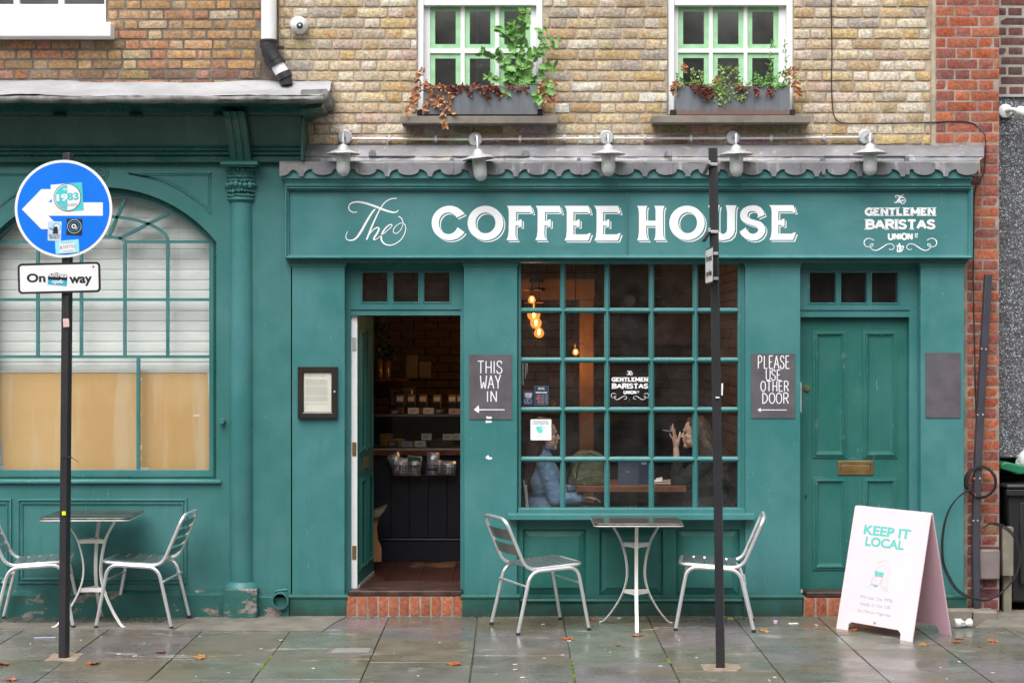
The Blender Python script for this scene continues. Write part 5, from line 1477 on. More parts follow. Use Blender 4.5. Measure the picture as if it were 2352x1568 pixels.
m = MB(); m.lathe([(0,.004),(rr-.002,.004),(rr,.002),(rr,-.001),(0,-.001)], (cx_, sy, cz_), 72, 'Y'); dsk = m.build('round_sign', SIGNW, p1, smooth=True, angle=30)
m = MB(); m.lathe([(0,-.0022),(rr*.945,-.0022),(rr*.945,-.001)], (cx_, sy, cz_), 72, 'Y'); m.build('blue_face', BLUE, dsk)
m = MB(); m.prism([[(X(a,sy),Z(b,sy)) for a,b in ((50.8,481),(95.4,434.7),(141.5,434.7),(111.5,464.7),(236.6,465.2),(236.6,495.7),(111.5,495.7),(141.5,526.5),(95.4,526.5))]], sy-.0032, sy-.0022); m.build('arrow', SIGNW, dsk, smooth=False)
def rrect(cx0, cz0, w, h, r, rot=0, n=6):
    o = []
    for sx0, sz0, a0 in ((1,1,0),(-1,1,90),(-1,-1,180),(1,-1,270)):
        for i in range(n+1):
            a = R(a0+90*i/n); u = sx0*(w/2-r)+r*math.cos(a); v = sz0*(h/2-r)+r*math.sin(a)
            o.append((cx0+u*math.cos(rot)-v*math.sin(rot), cz0+u*math.sin(rot)+v*math.cos(rot)))
    return o
k1 = kk(sy); pcx, pcz = X(136,sy), Z(638.3,sy); prt = R(1.4)
m = MB(); m.prism([rrect(pcx, pcz, 190*k1, 70*k1, 10*k1, prt)], sy, sy+.003); pl = m.build('one_way_plate', SIGNK, p1, smooth=False)
m = MB(); m.prism([rrect(pcx, pcz, 180*k1, 60*k1, 5.5*k1, prt)], sy-.001, sy-.0002); m.build('white_field', SIGNW, pl, smooth=False)
for pz in (445, 520, 640): MB().pbox(138, 158, pz-3, pz+3, sy+.004, sy+.08).build('clamp', GALV, p1)
m = MB(); m.tube([Wp(139,1047,y1-.036),Wp(163,1050,y1-.036),Wp(166,1050,y1-.03)], .003, 6); m.tube(spline([Wp(163,1050,y1-.036),Wp(171,1054,y1-.05),Wp(180,1061,y1-.06)],4), .002, 5); m.build('cable_tie', RUBBER, p1)
def sticker(parent, pts, y, mat, name='sticker'):
    m = MB(); m.prism([[(X(a,y),Z(b,y)) for a,b in pts]], y, y+.0006, back=False); return m.build(name, mat, parent, smooth=False)
s5 = lambda a, b: (a/3.901, 344.5+b/3.901)
ys = sy-.0040
stk1 = sticker(dsk, [s5(453,313),s5(735,289),s5(750,537),s5(475,566)], ys, SIGNW)
sticker(stk1, [s5(600,301),s5(735,289),s5(750,537),s5(610,552)], ys-.0007, TEAL, 'teal_half')
def disc(parent, cx0, cy0, r, y, mat, name='disc', r0=None, a0=0, a1=360):
    m = MB(); c0 = (X(cx0,y), Z(cy0,y)); n = 40; rw = r*kk(y)
    out = [(c0[0]+rw*math.cos(R(a0+(a1-a0)*i/n)), c0[1]+rw*math.sin(R(a0+(a1-a0)*i/n))) for i in range(n if a1-a0 == 360 else n+1)]
    if r0: 
        ri = r0*kk(y); inn = [(c0[0]+ri*math.cos(R(a0+(a1-a0)*i/n)), c0[1]+ri*math.sin(R(a0+(a1-a0)*i/n))) for i in range(n if a1-a0 == 360 else n+1)]
        loops = [out, inn] if a1-a0 == 360 else [out+inn[::-1]]
    else: loops = [out]
    m.prism(loops, y, y+.0004, back=False); return m.build(name, mat, parent, smooth=False)
dc = s5(604,425)
disc(stk1, dc[0], dc[1], 31.5, ys-.0014, SIGNK, 'ring'); disc(stk1, dc[0], dc[1], 30, ys-.0020, SIGNW); disc(stk1, dc[0], dc[1], 28.5, ys-.0026, TEAL, 'teal_half', None, 90, 270)
stk2 = sticker(dsk, [s5(430,637),s5(552,642),s5(546,816),s5(427,812)], ys, plain('pale_blue_sticker', (.55,.68,.85), .5))
c2_ = s5(508,690); disc(stk2, c2_[0], c2_[1], 9.5, ys-.0007, CYANP, 'ring', 7.8); disc(stk2, c2_[0], c2_[1], 4.6, ys-.0007, SIGNW)
sticker(stk2, [s5(480,690),s5(514,684),s5(522,750),s5(470,750),s5(478,722),s5(440,700),s5(446,696),s5(484,712)], ys-.0014, SIGNK, 'figure_print')
stk3 = sticker(dsk, [s5(597,615),s5(738,618),s5(734,765),s5(594,760)], ys, SIGNK)
c3_ = s5(666,684); disc(stk3, c3_[0], c3_[1], 16, ys-.0007, SIGNW, 'ring', 15.2); disc(stk3, c3_[0], c3_[1], 11.2, ys-.0007, CYANP, 'ring', 10.2); disc(stk3, c3_[0]-1, c3_[1], 5.5, ys-.0007, WHITEP, 'emblem', 3); disc(stk3, c3_[0]+3, c3_[1]+3, 4, ys-.0010, GREYPR, 'emblem')
stk4 = sticker(dsk, [s5(493,818),s5(705,800),s5(712,917),s5(500,932)], ys, plain('pale_cyan_sticker', (.30,.72,.82), .5))
sticker(stk4, [s5(533,835),s5(668,828),s5(672,912),s5(540,920)], ys-.0006, SIGNW, 'white_field')
stk5 = sticker(pl, [s5(435,1085),s5(605,1095),s5(598,1218),s5(427,1202)], sy-.0020, SIGNW)
sticker(stk5, [s5(431,1128),s5(603,1136),s5(601,1170),s5(429,1162)], sy-.0026, SIGNK, 'black_band'); sticker(stk5, [s5(429,1162),s5(601,1170),s5(598,1218),s5(427,1202)], sy-.0026, CYANP, 'blue_band')
stk6 = sticker(pl, [s5(815,1022),s5(860,1022),s5(858,1068),s5(813,1068)], sy-.0020, WHITEP)
sticker(stk6, [s5(835,1028),s5(840,1042),s5(852,1045),s5(841,1049),s5(836,1062),s5(832,1049),s5(820,1045),s5(832,1041)], sy-.0026, SIGNK, 'star_print')
fp = y1-.037
sticker(p1, [(144.5,731.5),(158,731.5),(159.5,750),(145.5,751.5)], fp, plain('pink_sticker', (.75,.50,.48), .5)); sticker(p1, [(142.5,1173.5),(151,1173.5),(151,1182.5),(142.5,1182.5)], fp, plain('yellow_sticker', (.80,.85,.02), .5))
# second post: hardware and the edge-on plate
q = y2-.037
for pz in (377.5, 532.5, 582.5, 640): MB().pbox(1627, 1648.5 if pz < 500 else 1650, pz-3.6, pz+3.2, q, y2+.034).build('clamp_band', GALV, p2, bevel=.002)
for pz in (375, 530, 580, 638):
    MB().pbox(1627.5, 1632, pz-6, pz+3, q-.02, q-.001).build('bolt_clip', GALV, p2, bevel=.002)
for pz, r_ in ((388,R(-25)),(543,R(-30))):
    m = MB(); m.M = Matrix.Translation(Wp(1624,pz,y2)) @ Matrix.Rotation(-r_,4,'Y'); m.box(-.012,.006,-.05,.05,-.035,.03); m.build('broken_bracket', BLACKP, p2, bevel=.003)
# the plate stands nearly edge on, its face turned left
px_, pz_ = X(1627,y2-.06), Z(612,y2)
PM = Matrix.Translation((px_, y2-.10, pz_)) @ Matrix.Rotation(R(-89),4,'Z')
m = MB(); m.M = PM; m.prism([rrect(0,0,.33,.215,.02)], -.0, .003); ep = m.build('except_cycles_plate', SIGNK, p2, smooth=False)
m = MB(); m.M = PM; m.prism([rrect(0,0,.312,.197,.014)], -.0012, -.0002); m.build('white_field', SIGNW, ep, smooth=False)
sticker(p2, [(1657,880),(1661,880),(1660,908),(1656.5,907)], q-.001, WHITEP); sticker(p2, [(1643,911),(1652,910.5),(1653,914),(1643.5,914)], q-.001, WHITEP)
# ---------------------------------------------------------------- cafe interior
room = tag(bpy.data.objects.new('cafe_room', None), 'dim brick walled cafe room behind the window and the open door', 'room'); link(room, None, (0, 1.8, .165)); 
FZ = .165; rx0, rx1, ryb, rzt = -1.70, 1.78, 3.5, 2.72
m = MB(); m.box(rx0-.05, 3.3, .175, ryb+.1, FZ-.05, FZ-.004); m.build('subfloor', INDARK, room)
for i in range(14):
    x = rx0+i*.25; o = MB().box(x+.002, x+.247, .32, 3.4, FZ-.003, FZ+jit(.001)).build('plank', FLOORW, room, smooth=False)
m = MB(); m.box(rx0-.06, rx0, .175, ryb, FZ, rzt); m.box(rx1+.02, rx1+.12, .175, ryb, FZ, rzt); m.box(rx0-.06, rx1+.12, ryb+.06, ryb+.12, FZ, rzt); wl_ = m.build('inner_wall', plain('inner_mortar', (.10,.085,.07), .9), room, smooth=False)
MB().box(rx0-.06, 3.3, .175, ryb+.12, rzt, rzt+.05).build('ceiling', INCEIL, room, smooth=False)
MB().box(rx1+.13, 3.3, .45, .47, FZ, rzt).build('dark_closure', INDARK, room, smooth=False)  # dark panel added behind the shut door so its transom panes look unlit
IB1 = brick_mat('inner_brick', (.20,.15,.12), .6, wear=.45, speck=.3, bump=.8); IB2 = plain('black_painted_brick', (.018,.019,.024), .35, bump=.5, bscale=30)
m1 = MB(); m2 = MB(); m3 = MB(); c = 0; z = FZ
while z < rzt-.02:
    x = rx0-(.11 if c % 2 else 0)
    while x < rx1:
        a, b = max(x, rx0), min(x+.215, rx1); h = .066
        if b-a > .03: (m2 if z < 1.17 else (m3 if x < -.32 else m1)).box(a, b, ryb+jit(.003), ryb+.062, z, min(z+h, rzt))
        x += .226
    y = .20-(.11 if c % 2 else 0)
    while y < ryb-.03:
        a, b = max(y,.2), min(y+.215, ryb-.01)
        if b-a > .03:
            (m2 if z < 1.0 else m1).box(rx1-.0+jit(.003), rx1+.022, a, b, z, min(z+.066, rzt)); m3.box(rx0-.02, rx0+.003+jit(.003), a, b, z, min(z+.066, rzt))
        y += .226
    z += .0765; c += 1
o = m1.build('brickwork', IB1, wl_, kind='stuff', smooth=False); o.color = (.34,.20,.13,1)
o = m3.build('shaded_brickwork', IB1, wl_, kind='stuff', smooth=False); o.color = (.06,.028,.02,1)  # darkened copy of the brick colour, standing in for shade inside the doorway
m2.build('painted_brickwork', IB2, wl_, kind='stuff', smooth=False)
def Wb(mb, a, b, c_, d, y0, y1): return mb.pbox(a, b, c_, d, y0, y1)
Wb(MB(), 1331, 1364, 688, 1200, 2.3, 2.45).build('timber_post', WOODP, room, bevel=.006)
Wb(MB(), 1180, 1366, 640, 688, 2.3, 2.5).build('timber_beam', WOODP, room, bevel=.006)
Wb(MB(), 1372, 1600, 500, 692, 3.2, 3.25).build('plaster_panel', INWALL, room)
m = MB(); m.pprism([[(1498,760),(1598,665),(1598,760)],], 3.0, 3.1); m.pprism([[(1498,790),(1498,730),(1610,640),(1640,640),(1640,790)]], 3.05, 3.2); m.build('stair_soffit', plain('stair_brown', (.17,.09,.045), .6), room)
Wb(MB(), 1290, 1318, 900, 1180, 3.0, 3.1).build('dark_door', plain('dark_door', (.02,.014,.012), .4), room)
m = MB(); m.lathe([(0,-.03),(.05,-.028),(.06,-.01),(.06,0)], Wp(1446,690,3.2), 18, 'Y'); m.build('smoke_alarm', WHITEP, room)
# poster and small sign on the far wall
MB().pbox(1262, 1318, 868, 886, 3.40, 3.44).build('wall_sign', plain('wall_sign_wood', (.30,.15,.08), .6), room)
# counter
ct = thing('counter', 'navy matchboarded counter with a red brown top inside the doorway', 'counter', loc=(-.9,1.78,FZ))
cy = 1.78; zt = 1.076; w = .155; x = -1.62; i = 0
while x < -.12:
    MB().box(x+.003, min(x+w,-.1)-.003, cy, cy+.02, FZ+.19, zt-.045).build('board', NAVYW, ct, bevel=.003); x += w
MB().box(-1.65, -.09, cy+.012, cy+.6, FZ, zt-.045).build('carcass', NAVYW, ct)
MB().box(-1.65, -.09, cy-.012, cy+.01, FZ, FZ+.165).build('skirting', NAVYW, ct, bevel=.003)
MB().tube([(-1.65,cy-.012,FZ+.175),(-.09,cy-.012,FZ+.175)], .012, 8).build('skirting_bead', NAVYW, ct)
MB().box(-1.68, -.07, cy-.05, cy+.62, zt-.042, zt).build('counter_top', WOODC, ct, bevel=.005)
dc_ = thing('display_case', 'glass fronted pastry case standing on the counter', 'display case', loc=(-.9,1.9,zt))
m = MB(); m.box(-1.64,-.1,cy+.0,cy+.006,zt+.012,zt+.27); m.build('front_glass', GLASSD, dc_)
m = MB(); m.box(-1.66,-.08,cy-.006,cy+.5,zt+.275,zt+.295); m.build('glass_shelf', plain('steel_shelf', (.22,.22,.23), .25, metal=.8), dc_)
m = MB(); m.box(-1.66,-.08,cy-.004,cy+.5,zt+.001,zt+.012); m.build('case_base', GALV, dc_)
m = MB(); m.box(-1.66,-.08,cy+.48,cy+.5,zt+.012,zt+.274); m.build('case_back', CARDK, dc_)
def card(px0, px1, py0, py1, y, mat, lab):
    t = thing('price_card', lab, 'price card', 'price cards on the counter', Wp((px0+px1)/2, py1, y))
    m = MB(); m.M = Matrix.Translation(Wp((px0+px1)/2, py1, y)) @ Matrix.Rotation(R(-10),4,'X'); w = (px1-px0)*kk(y)/2; h = (py1-py0)*kk(y); m.box(-w,w,0,.002,0,h); m.build('card', mat, t)
    m = MB(); m.M = Matrix.Translation(Wp((px0+px1)/2, py1, y)) @ Matrix.Rotation(R(-10),4,'X')
    for q in range(3): m.box(-w*.7,w*(.6-.2*q),-.0007,-.0002,h*(.65-.18*q),h*(.70-.18*q))
    m.build('print', CARDK if mat is not CARDK else CARDW, t)
for (a,b,c_,d,mt,l) in ((937,962,936,950,CARDW,'pale price card on the upper counter, left of the pair'),(972,996,936,950,CARDW,'pale price card on the upper counter, right of the pair'),(998,1020,937,951,CARDK,'black price card on the upper counter'),(1031,1056,938,952,plain('pink_card',(.62,.42,.46),.6),'pink price card on the upper counter by the door jamb'),(896,922,940,952,CARDK,'dark price card half hidden at the left of the upper counter')):
    card(a,b,c_,d,1.80,mt,l)
for (a,b,c_,d,mt,l) in ((968,991,995,1010,CARDW,'upright white card between the pastries'),(1017,1041,996,1010,CARDW,'upright white card in the right half of the pastry case'),(923,947,1013,1026,plain('lilac_card',(.45,.42,.5),.6),'lilac card at the front of the pastry case'),(953,978,1012,1026,CARDW,'white card at the front of the pastry case'),(890,914,1011,1026,CARDK,'black card before the stacked pastries'),(1042,1058,995,1010,CARDW,'white card touching the door jamb in the pastry case')):
    card(a,b,c_,d,1.82,mt,l)
for px, n_, l in ((886,5,'stack of yellow pastries at the left of the case'),(915,3,'low stack of golden pastries behind the black card'),(955,2,'small pile of pastries behind the lilac card')):
    t = thing('pastry_stack', l, 'pastries', loc=Wp(px,1026,1.95))
    for i in range(n_): MB().ball(Wp(px+jit(2),1022-6*i,1.92), .062,.05,.013, 14, 8).build('pastry', PASTRY, t)
t = thing('loaf', 'dark crusty loaf behind the cards in the pastry case', 'bread', loc=Wp(1015,1026,1.95))
MB().ball(Wp(1013,1018,1.95), .11,.06,.045, 18, 10).build('crust', plain('crust',(.14,.09,.07),.8,bump=.6), t)
# bags of beans in a row on the upper counter
for px, which in ((918,'leftmost kraft bag of coffee in the row, nearest the open door'),(944,'second kraft bag of coffee from the left of the counter row'),(971,'third kraft bag of coffee from the left of the counter row'),(1003,'third kraft bag of coffee from the right of the counter row'),(1038,'second kraft bag of coffee from the right end of the counter row'),(1058,'rightmost kraft bag of coffee, cut off by the door jamb')):
    t = thing('coffee_bag', which, 'coffee bag', 'bags of coffee in a row on the counter', Wp(px,955,2.05))
    m = MB(); m.pbox(px-10, px+10, 906, 950, 2.02, 2.09); m.build('bag', plain('kraft',(.26,.14,.075),.7,bump=.4) if 'kraft' not in bpy.data.materials else bpy.data.materials['kraft'], t, bevel=.012)
    MB().pbox(px-7, px+7, 911, 921, 2.016, 2.0195).build('label_print', CARDW, t); MB().pbox(px-9, px+9, 924, 936, 2.016, 2.0195).build('dark_label', CARDK, t)
t = thing('coffee_machine', 'shadowy coffee machine and pale cups behind the counter', 'coffee machine', loc=Wp(930,960,2.6))
MB().pbox(893, 950, 890, 935, 2.5, 2.9).build('body', plain('machine_grey',(.20,.20,.20),.35,metal=.6), t, bevel=.02)
MB().tube(spline([Wp(900,870,2.5),Wp(915,885,2.48),Wp(925,897,2.48),Wp(920,905,2.48),Wp(905,900,2.48)],5), .008, 8).build('hose', BLACKP, t)
t = thing('shelf', 'dark red wall shelf of bottles seen past the open door', 'shelf', loc=Wp(890,870,2.6))
MB().pbox(862, 935, 868, 876, 2.6, 2.9).build('shelf_board', WOODC, t, bevel=.004)
for px, c0, mt in ((872,800,'b'),(889,812,'b')):
    m = MB(); p = Wp(px,868,2.7); m.lathe([(.035,0),(.035,.14),(.012,.19),(.012,.24),(0,.24)], p, 14); m.build('bottle', plain('amber_bottle',(.20,.10,.04),.15) if 'amber_bottle' not in bpy.data.materials else bpy.data.materials['amber_bottle'], t)
for px, a_, b_ in ((945,815,868),(975,830,868)):
    MB().pbox(px-14, px+14, a_, b_, 2.8, 2.9).build('carton', plain('carton',(.20,.15,.12),.7) if 'carton' not in bpy.data.materials else bpy.data.materials['carton'], t, bevel=.01)
t = trailing('dark ivy hanging from the ceiling inside the doorway', 'ivy', [[(862,745),(875,775),(885,800),(893,825)],[(866,750),(880,790),(872,820)],[(878,740),(886,770),(896,800),(905,818)]], plain('ivy_dark',(.03,.05,.025),.5), STEMB, 2, .05, lobes=1, y=1.9)
# baskets of crisps on the counter front
def basket(label, a, b, c_, d, packs):
    y = cy-.16
    t = thing('wire_basket', label, 'basket', 'wire baskets on the counter front', Wp((a+b)/2,d,y)); m = MB()
    x0, x1, z0, z1 = X(a,y), X(b,y), Z(d,y), Z(c_,y)
    for yy in (y, cy-.02):
        for i in range(5): m.tube([(x0,yy,z0+(z1-z0)*i/4),(x1,yy,z0+(z1-z0)*i/4)], .0016 if i < 4 else .003, 5)
        for i in range(11): m.tube([(x0+(x1-x0)*i/10,yy,z0),(x0+(x1-x0)*i/10,yy,z1)], .0016, 5)
    for i in range(4): m.tube([(x0,y+(cy-.02-y)*i/3,z0),(x1,y+(cy-.02-y)*i/3,z0)], .0016, 5)
    for xx in (x0,x1):
        for zz in (z0,z1): m.tube([(xx,y,zz),(xx,cy-.02,zz)], .003, 5)
    m.build('wire', BLACKP, t)
    for (lab,pa,pb,pc,pd,rt,bd_) in packs:
        k = thing('crisp_packet', lab, 'crisps', 'silver crisp packets in the baskets', Wp((pa+pb)/2,pd,y+.05))
        mm = MB(); w = (pb-pa)*kk(y+.05)/2; h = (pd-pc)*kk(y+.05)/2; M = Matrix.Translation(Wp((pa+pb)/2,(pc+pd)/2,y+.05)) @ Matrix.Rotation(rt,4,'Y'); mm.M = M
        rows = []
        for j in range(9):
            v = -1+2*j/8; th = .034*math.sqrt(max(0,1-v*v))*(1 if abs(v) < .95 else 0)+.001
            ww = w*(1+.04*math.cos(v*9)); rr_ = []
            for q in range(14):
                aa = 2*math.pi*q/14; rr_.append((ww*math.cos(aa)*(1), th*math.sin(aa)+jit(.003), v*h))
            rows.append(mm.add(rr_))
        for r1, r2 in zip(rows, rows[1:]):
            for q in range(14): mm.face((r1+q, r1+(q+1)%14, r2+(q+1)%14, r2+q))
        mm.build('packet', FOIL, k)
        if bd_:
            m2_ = MB(); m2_.M = M; m2_.box(-w*.85,w*.85,-.036,-.030,bd_[0]*h,bd_[1]*h); m2_.build('coloured_band', bd_[2], k, bevel=.003)
blueb = plain('blue_band',(.04,.06,.30),.4); greenb = plain('green_band',(.02,.16,.06),.4)
basket('left black wire basket of crisp packets', 898, 966, 1069, 1093, [('silver crisp packet leaning left out of the left basket',895,925,1040,1088,R(-22),None),('silver crisp packet in the middle of the left basket',908,938,1050,1092,R(8),None),('silver crisp packet with a green top in the left basket',934,968,1046,1092,R(6),(.55,.9,greenb))])
basket('right black wire basket of crisp packets', 976, 1045, 1068, 1092, [('tall silver crisp packet with a blue band in the right basket',980,1009,1038,1092,R(2),(-.55,-.35,blueb)),('short silver crisp packet at the right end of the right basket',1015,1047,1058,1091,R(4),None),('half hidden silver packet between the two in the right basket',1003,1015,1056,1090,R(3),None)])
t = thing('bench', 'pine bench end with a curved cut-out behind the open door', 'bench', loc=Wp(868,1290,1.2))
m = MB(); m.pprism([[(840,1290),(876,1290),(876,1258),(868,1240),(865,1215),(868,1195),(876,1180),(874,1172),(840,1172)]], 1.2, 1.24); m.build('end_panel', WOODO, t, bevel=.004)
m = MB(); m.pprism([[(820,1190),(874,1170),(882,1166),(882,1174),(874,1184),(820,1200)]], 1.15, 1.5); m.build('seat_board', WOODG, t, bevel=.004)
# pendant lamps
def pendant(label, px, py, r, y, ztop, shape, e):
    c0 = Wp(px,py,y); rr_ = r*kk(y)
    t = thing('pendant_lamp', label, 'pendant lamp', 'bare bulb pendant lamps inside the window', (c0.x,c0.y,rzt))
    m = MB(); m.tube([(c0.x,c0.y,rzt-.002),(c0.x,c0.y,c0.z+rr_+.06)], .004, 6); m.build('flex', BLACKP, t)
    m = MB(); m.lathe([(.018,rr_*.9),(.018,rr_+.05),(.010,rr_+.06)], c0, 12); m.build('lamp_holder', BRASS, t)
    m = MB(); m.lathe([(.012,rr_+.05),(.075,rr_+.044),(.078,rr_+.040),(.012,rr_+.042)], c0, 24); m.build('disc_shade', BRASS, t)
    m = MB()
    if shape == 'pear': m.lathe([(.013,rr_*1.25),(.016,rr_*.9),(rr_*.75,rr_*.45),(rr_,-.1*rr_),(rr_*.8,-.7*rr_),(rr_*.4,-1.0*rr_),(.001,-1.08*rr_)], c0, 22)
    else: m.ball(c0, rr_,rr_,rr_, 22, 14)
    m.build('glass_bulb', BULBG, t)
    m = MB(); m.lathe([(.003,-.5*rr_),(.010,-.3*rr_),(.011,.45*rr_),(.003,.6*rr_)], c0, 10); m.build('filament', FILAM, t)
    L = bpy.data.lights.new('bulb_light','POINT'); L.energy = e; L.color = (1,.50,.18); L.shadow_soft_size = max(rr_,.03)
    lo = bpy.data.objects.new('bulb_light', L); link(lo, t, (c0.x, c0.y, c0.z-rr_-.03))
def bulbg():
    m = bpy.data.materials.new('amber_bulb_glass'); m.use_nodes = True; n = m.node_tree.nodes; l = m.node_tree.links; n.remove(n['Principled BSDF'])
    tr = n.new('ShaderNodeBsdfTransparent'); tr.inputs[0].default_value = (1,.72,.38,1); e = n.new('ShaderNodeEmission'); e.inputs[0].default_value = (1,.36,.07,1); e.inputs[1].default_value = .42
    ad = n.new('ShaderNodeAddShader'); l.new(tr.outputs[0], ad.inputs[0]); l.new(e.outputs[0], ad.inputs[1]); l.new(ad.outputs[0], n['Material Output'].inputs['Surface']); return m
BULBG = bulbg()
pendant('topmost small pear shaped bulb of the glowing cluster', 1221.6, 687.7, 9, .95, 2, 'pear', 1.2)
pendant('large round glowing bulb crossed by the first window bar', 1226, 722, 15, 1.15, 2, 'round', 1.6)
pendant('round glowing bulb second from the bottom of the cluster', 1231, 742, 13, 1.4, 2, 'round', 1.6)
pendant('lowest teardrop glowing bulb of the cluster', 1238, 763, 12, 1.65, 2, 'pear', 1.6)
pendant('single small glowing bulb farther back by the timber post', 1322, 808, 7.5, 2.1, 2, 'pear', 1.0)
for i, (px, py, which) in enumerate(((1226,625,'highest of the three dark disc caps above the bulbs'),(1232,640,'middle of the three dark disc caps above the bulbs'),(1237,660,'lowest of the three dark disc caps above the bulbs'))):
    t = thing('spot_cap', which, 'lamp cap', 'dark disc caps above the bulbs', Wp(px,py,1.9+.1*i)); MB().lathe([(.05,0),(.06,-.01),(.06,-.03),(0,-.03)], Wp(px,py,1.9+.1*i), 18).build('cap', BLACKP, t); MB().tube([Wp(px,py,1.9+.1*i), Vector((Wp(px,py,1.9+.1*i).x, 1.9+.1*i, rzt))], .004, 6).build('rod', BLACKP, t)
# table, backpack, menu, small things
t = thing('cafe_table', 'red brown wooden cafe table between the two seated women', 'table', loc=(X(1450,.7),.7,FZ))
zt2 = Z(1115,.45); m = MB(); m.box(X(1322,.45), X(1576,.45), .42, 1.05, zt2-.045, zt2); m.build('table_top', WOODT, t, bevel=.004)
MB().pbox(1444, 1463, 1129, 1345, .70, .76).build('column', TABLEW, t); MB().lathe([(.24,0),(.23,.012),(.05,.03),(0,.03)], (X(1453,.7),.73,FZ), 24).build('foot_plate', BLACKP, t)
t = thing('backpack', 'olive green nylon backpack standing on the cafe table', 'backpack', loc=Wp(1347,1115,.55))
c0 = Wp(1350,1082,.56); m = MB()
m.capsule(c0+Vector((0,0,-.06)), c0+Vector((.005,0,.05)), .135,.115, 18)
m.capsule(c0+Vector((-.07,0,-.08)), c0+Vector((.08,0,-.08)), .08,.08, 16); m.capsule(c0+Vector((-.04,0,.07)), c0+Vector((.05,0,.06)), .09,.09, 16)
m.capsule(c0+Vector((-.05,-.075,-.075)), c0+Vector((.075,-.075,-.07)), .06,.06, 16)
v = [(x, c0.y+(y-c0.y)*.72, max(z, zt2+.001)) for x,y,z in m.v]; m.v = v
o = m.build('bag_body', OLIVE, t); r_ = o.modifiers.new('r','REMESH'); r_.mode='VOXEL'; r_.voxel_size=.009; r_.use_smooth_shade=True
tex = bpy.data.textures.new('crease','CLOUDS'); tex.noise_scale = .07
d_ = o.modifiers.new('d','DISPLACE'); d_.texture = tex; d_.strength = .022; d_.mid_level = .5; d_.texture_coords = 'GLOBAL'
m = MB(); m.tube([c0+Vector((-.105+.02*0,-.105,-.07)),c0+Vector((-.03,-.125,-.045)),c0+Vector((.06,-.122,-.03)),c0+Vector((.12,-.09,-.03))], .0035, 6); m.tube([c0+Vector((-.09+.001,-.085,-.05)),c0+Vector((-.085,-.092,.03)),c0+Vector((-.045,-.085,.105)),c0+Vector((.01,-.07,.14)),c0+Vector((.07,-.07,.12))], .0045, 6); m.build('zip', OLIVEZ, t)
for v_ in ((-.028,-.135,-.075),(-.10,-.10,-.01)): m = MB(); q = c0+Vector(v_); m.box(q.x-.004,q.x+.004,q.y-.004,q.y,q.z-.03,q.z+.01); m.build('zip_pull', BRASSY, t, bevel=.001)
m = MB(); m.strap(spline([c0+Vector((-.11,-.02,.06)),c0+Vector((-.15,-.03,0)),c0+Vector((-.16,-.03,-.10)),c0+Vector((-.12,-.03,-.22)),c0+Vector((-.08,-.03,-.26))],5), .03,.006,(0,1,0)); m.build('shoulder_strap', OLIVEZ, t)
t = thing('menu_stand', 'navy folded menu card standing on the cafe table', 'menu', loc=Wp(1455,1114,.6))
MB().pbox(1419.5, 1468, 1049.5, 1116, .55, .553).build('front_leaf', plain('slate_card',(.06,.085,.13),.25), t); MB().pbox(1468, 1490, 1054, 1115, .565, .57).build('back_leaf', NAVY, t)
MB().pbox(1436.5,1446,1082.3,1083.3,.548,.5495).build('small_mark', CARDW, t); MB().pbox(1419.5,1485,1048.3,1049.3,.55,.56).build('white_edge', CARDW, t)
t = thing('plate', 'white saucer and pink edged tablet lying on the cafe table', 'tableware', loc=Wp(1520,1113,.55))
MB().pbox(1500, 1548, 1108.5, 1112, .50, .65).build('tablet', plain('tablet',(.55,.42,.42),.4), t, bevel=.004); MB().lathe([(.03,0),(.08,.012),(.082,.014),(.03,.005)], Wp(1508,1108,.6), 20).build('saucer', WHITEP, t)
m = MB(); a = m.add([Wp(1502,1106,.58),Wp(1520,1106,.56),Wp(1522,1095,.60),Wp(1508,1097,.62),Wp(1514,1106,.66)]); m.face((a,a+1,a+2)); m.face((a,a+2,a+3)); m.face((a+1,a+4,a+2)); m.build('paper_bag', PAPER, t)
t = thing('bookshelf', 'shelf of old books on the wall behind the left window column', 'bookshelf', loc=Wp(1250,960,3.2))
MB().pbox(1222, 1296, 948, 952, 3.1, 3.4).build('shelf_board', WOODC, t)
x = 1240
i = 0
while x < 1286:
    w = rnd.uniform(3,6); MB().pbox(x, x+w-.5, 921+jit(4), 948, 3.15, 3.35).build('book', BOOKS[i % 5], t); x += w; i += 1
t = thing('framed_panel', 'pale menu panel on the wall behind the seated woman', 'panel', loc=Wp(1260,985,3.3)); MB().pbox(1215, 1284, 957, 1000, 3.2, 3.22).build('panel', plain('menu_panel',(.20,.13,.11),.6), t)
for px, lab in ((1215,'back of the dark cafe chair behind the woman in denim'),):
    t = thing('cafe_chair', lab, 'chair', loc=(X(px,.62),.62,FZ)); m = MB()
    for yy in (.42,.80): m.tube(fillet([(X(1206,.6),yy,Z(1108,.6)),(X(1214,.6),yy,.62),(X(1205,.6),yy,FZ)],.05,4), .012, 8); m.tube([(X(1290,.6),yy,.62),(X(1295,.6),yy,FZ)], .012, 8)
    m.build('chair_frame', TABLEW, t); MB().box(X(1212,.6), X(1290,.6), .40, .82, .60, .625).build('seat', WOODG, t, bevel=.008)
    m = MB(); m.strap([(X(1208,.6),.61,1.06-.12),(X(1215,.6),.61,.72)], .38,.012,(0,1,0)); m.build('back_rest', plain('olive_chair',(.09,.09,.065),.6), t)
t = thing('cafe_bench', 'dark bench seat behind the woman in black at the right of the window', 'bench', loc=(X(1660,.8),.8,FZ)); MB().box(X(1590,.7), 1.76, .45, 1.0, FZ, .60).build('seat_box', plain('bench_dark',(.02,.018,.018),.5), t, bevel=.01); MB().box(1.70,1.765,.45,1.0,.6,1.05).build('back_rest', bpy.data.materials['bench_dark'], t, bevel=.01)
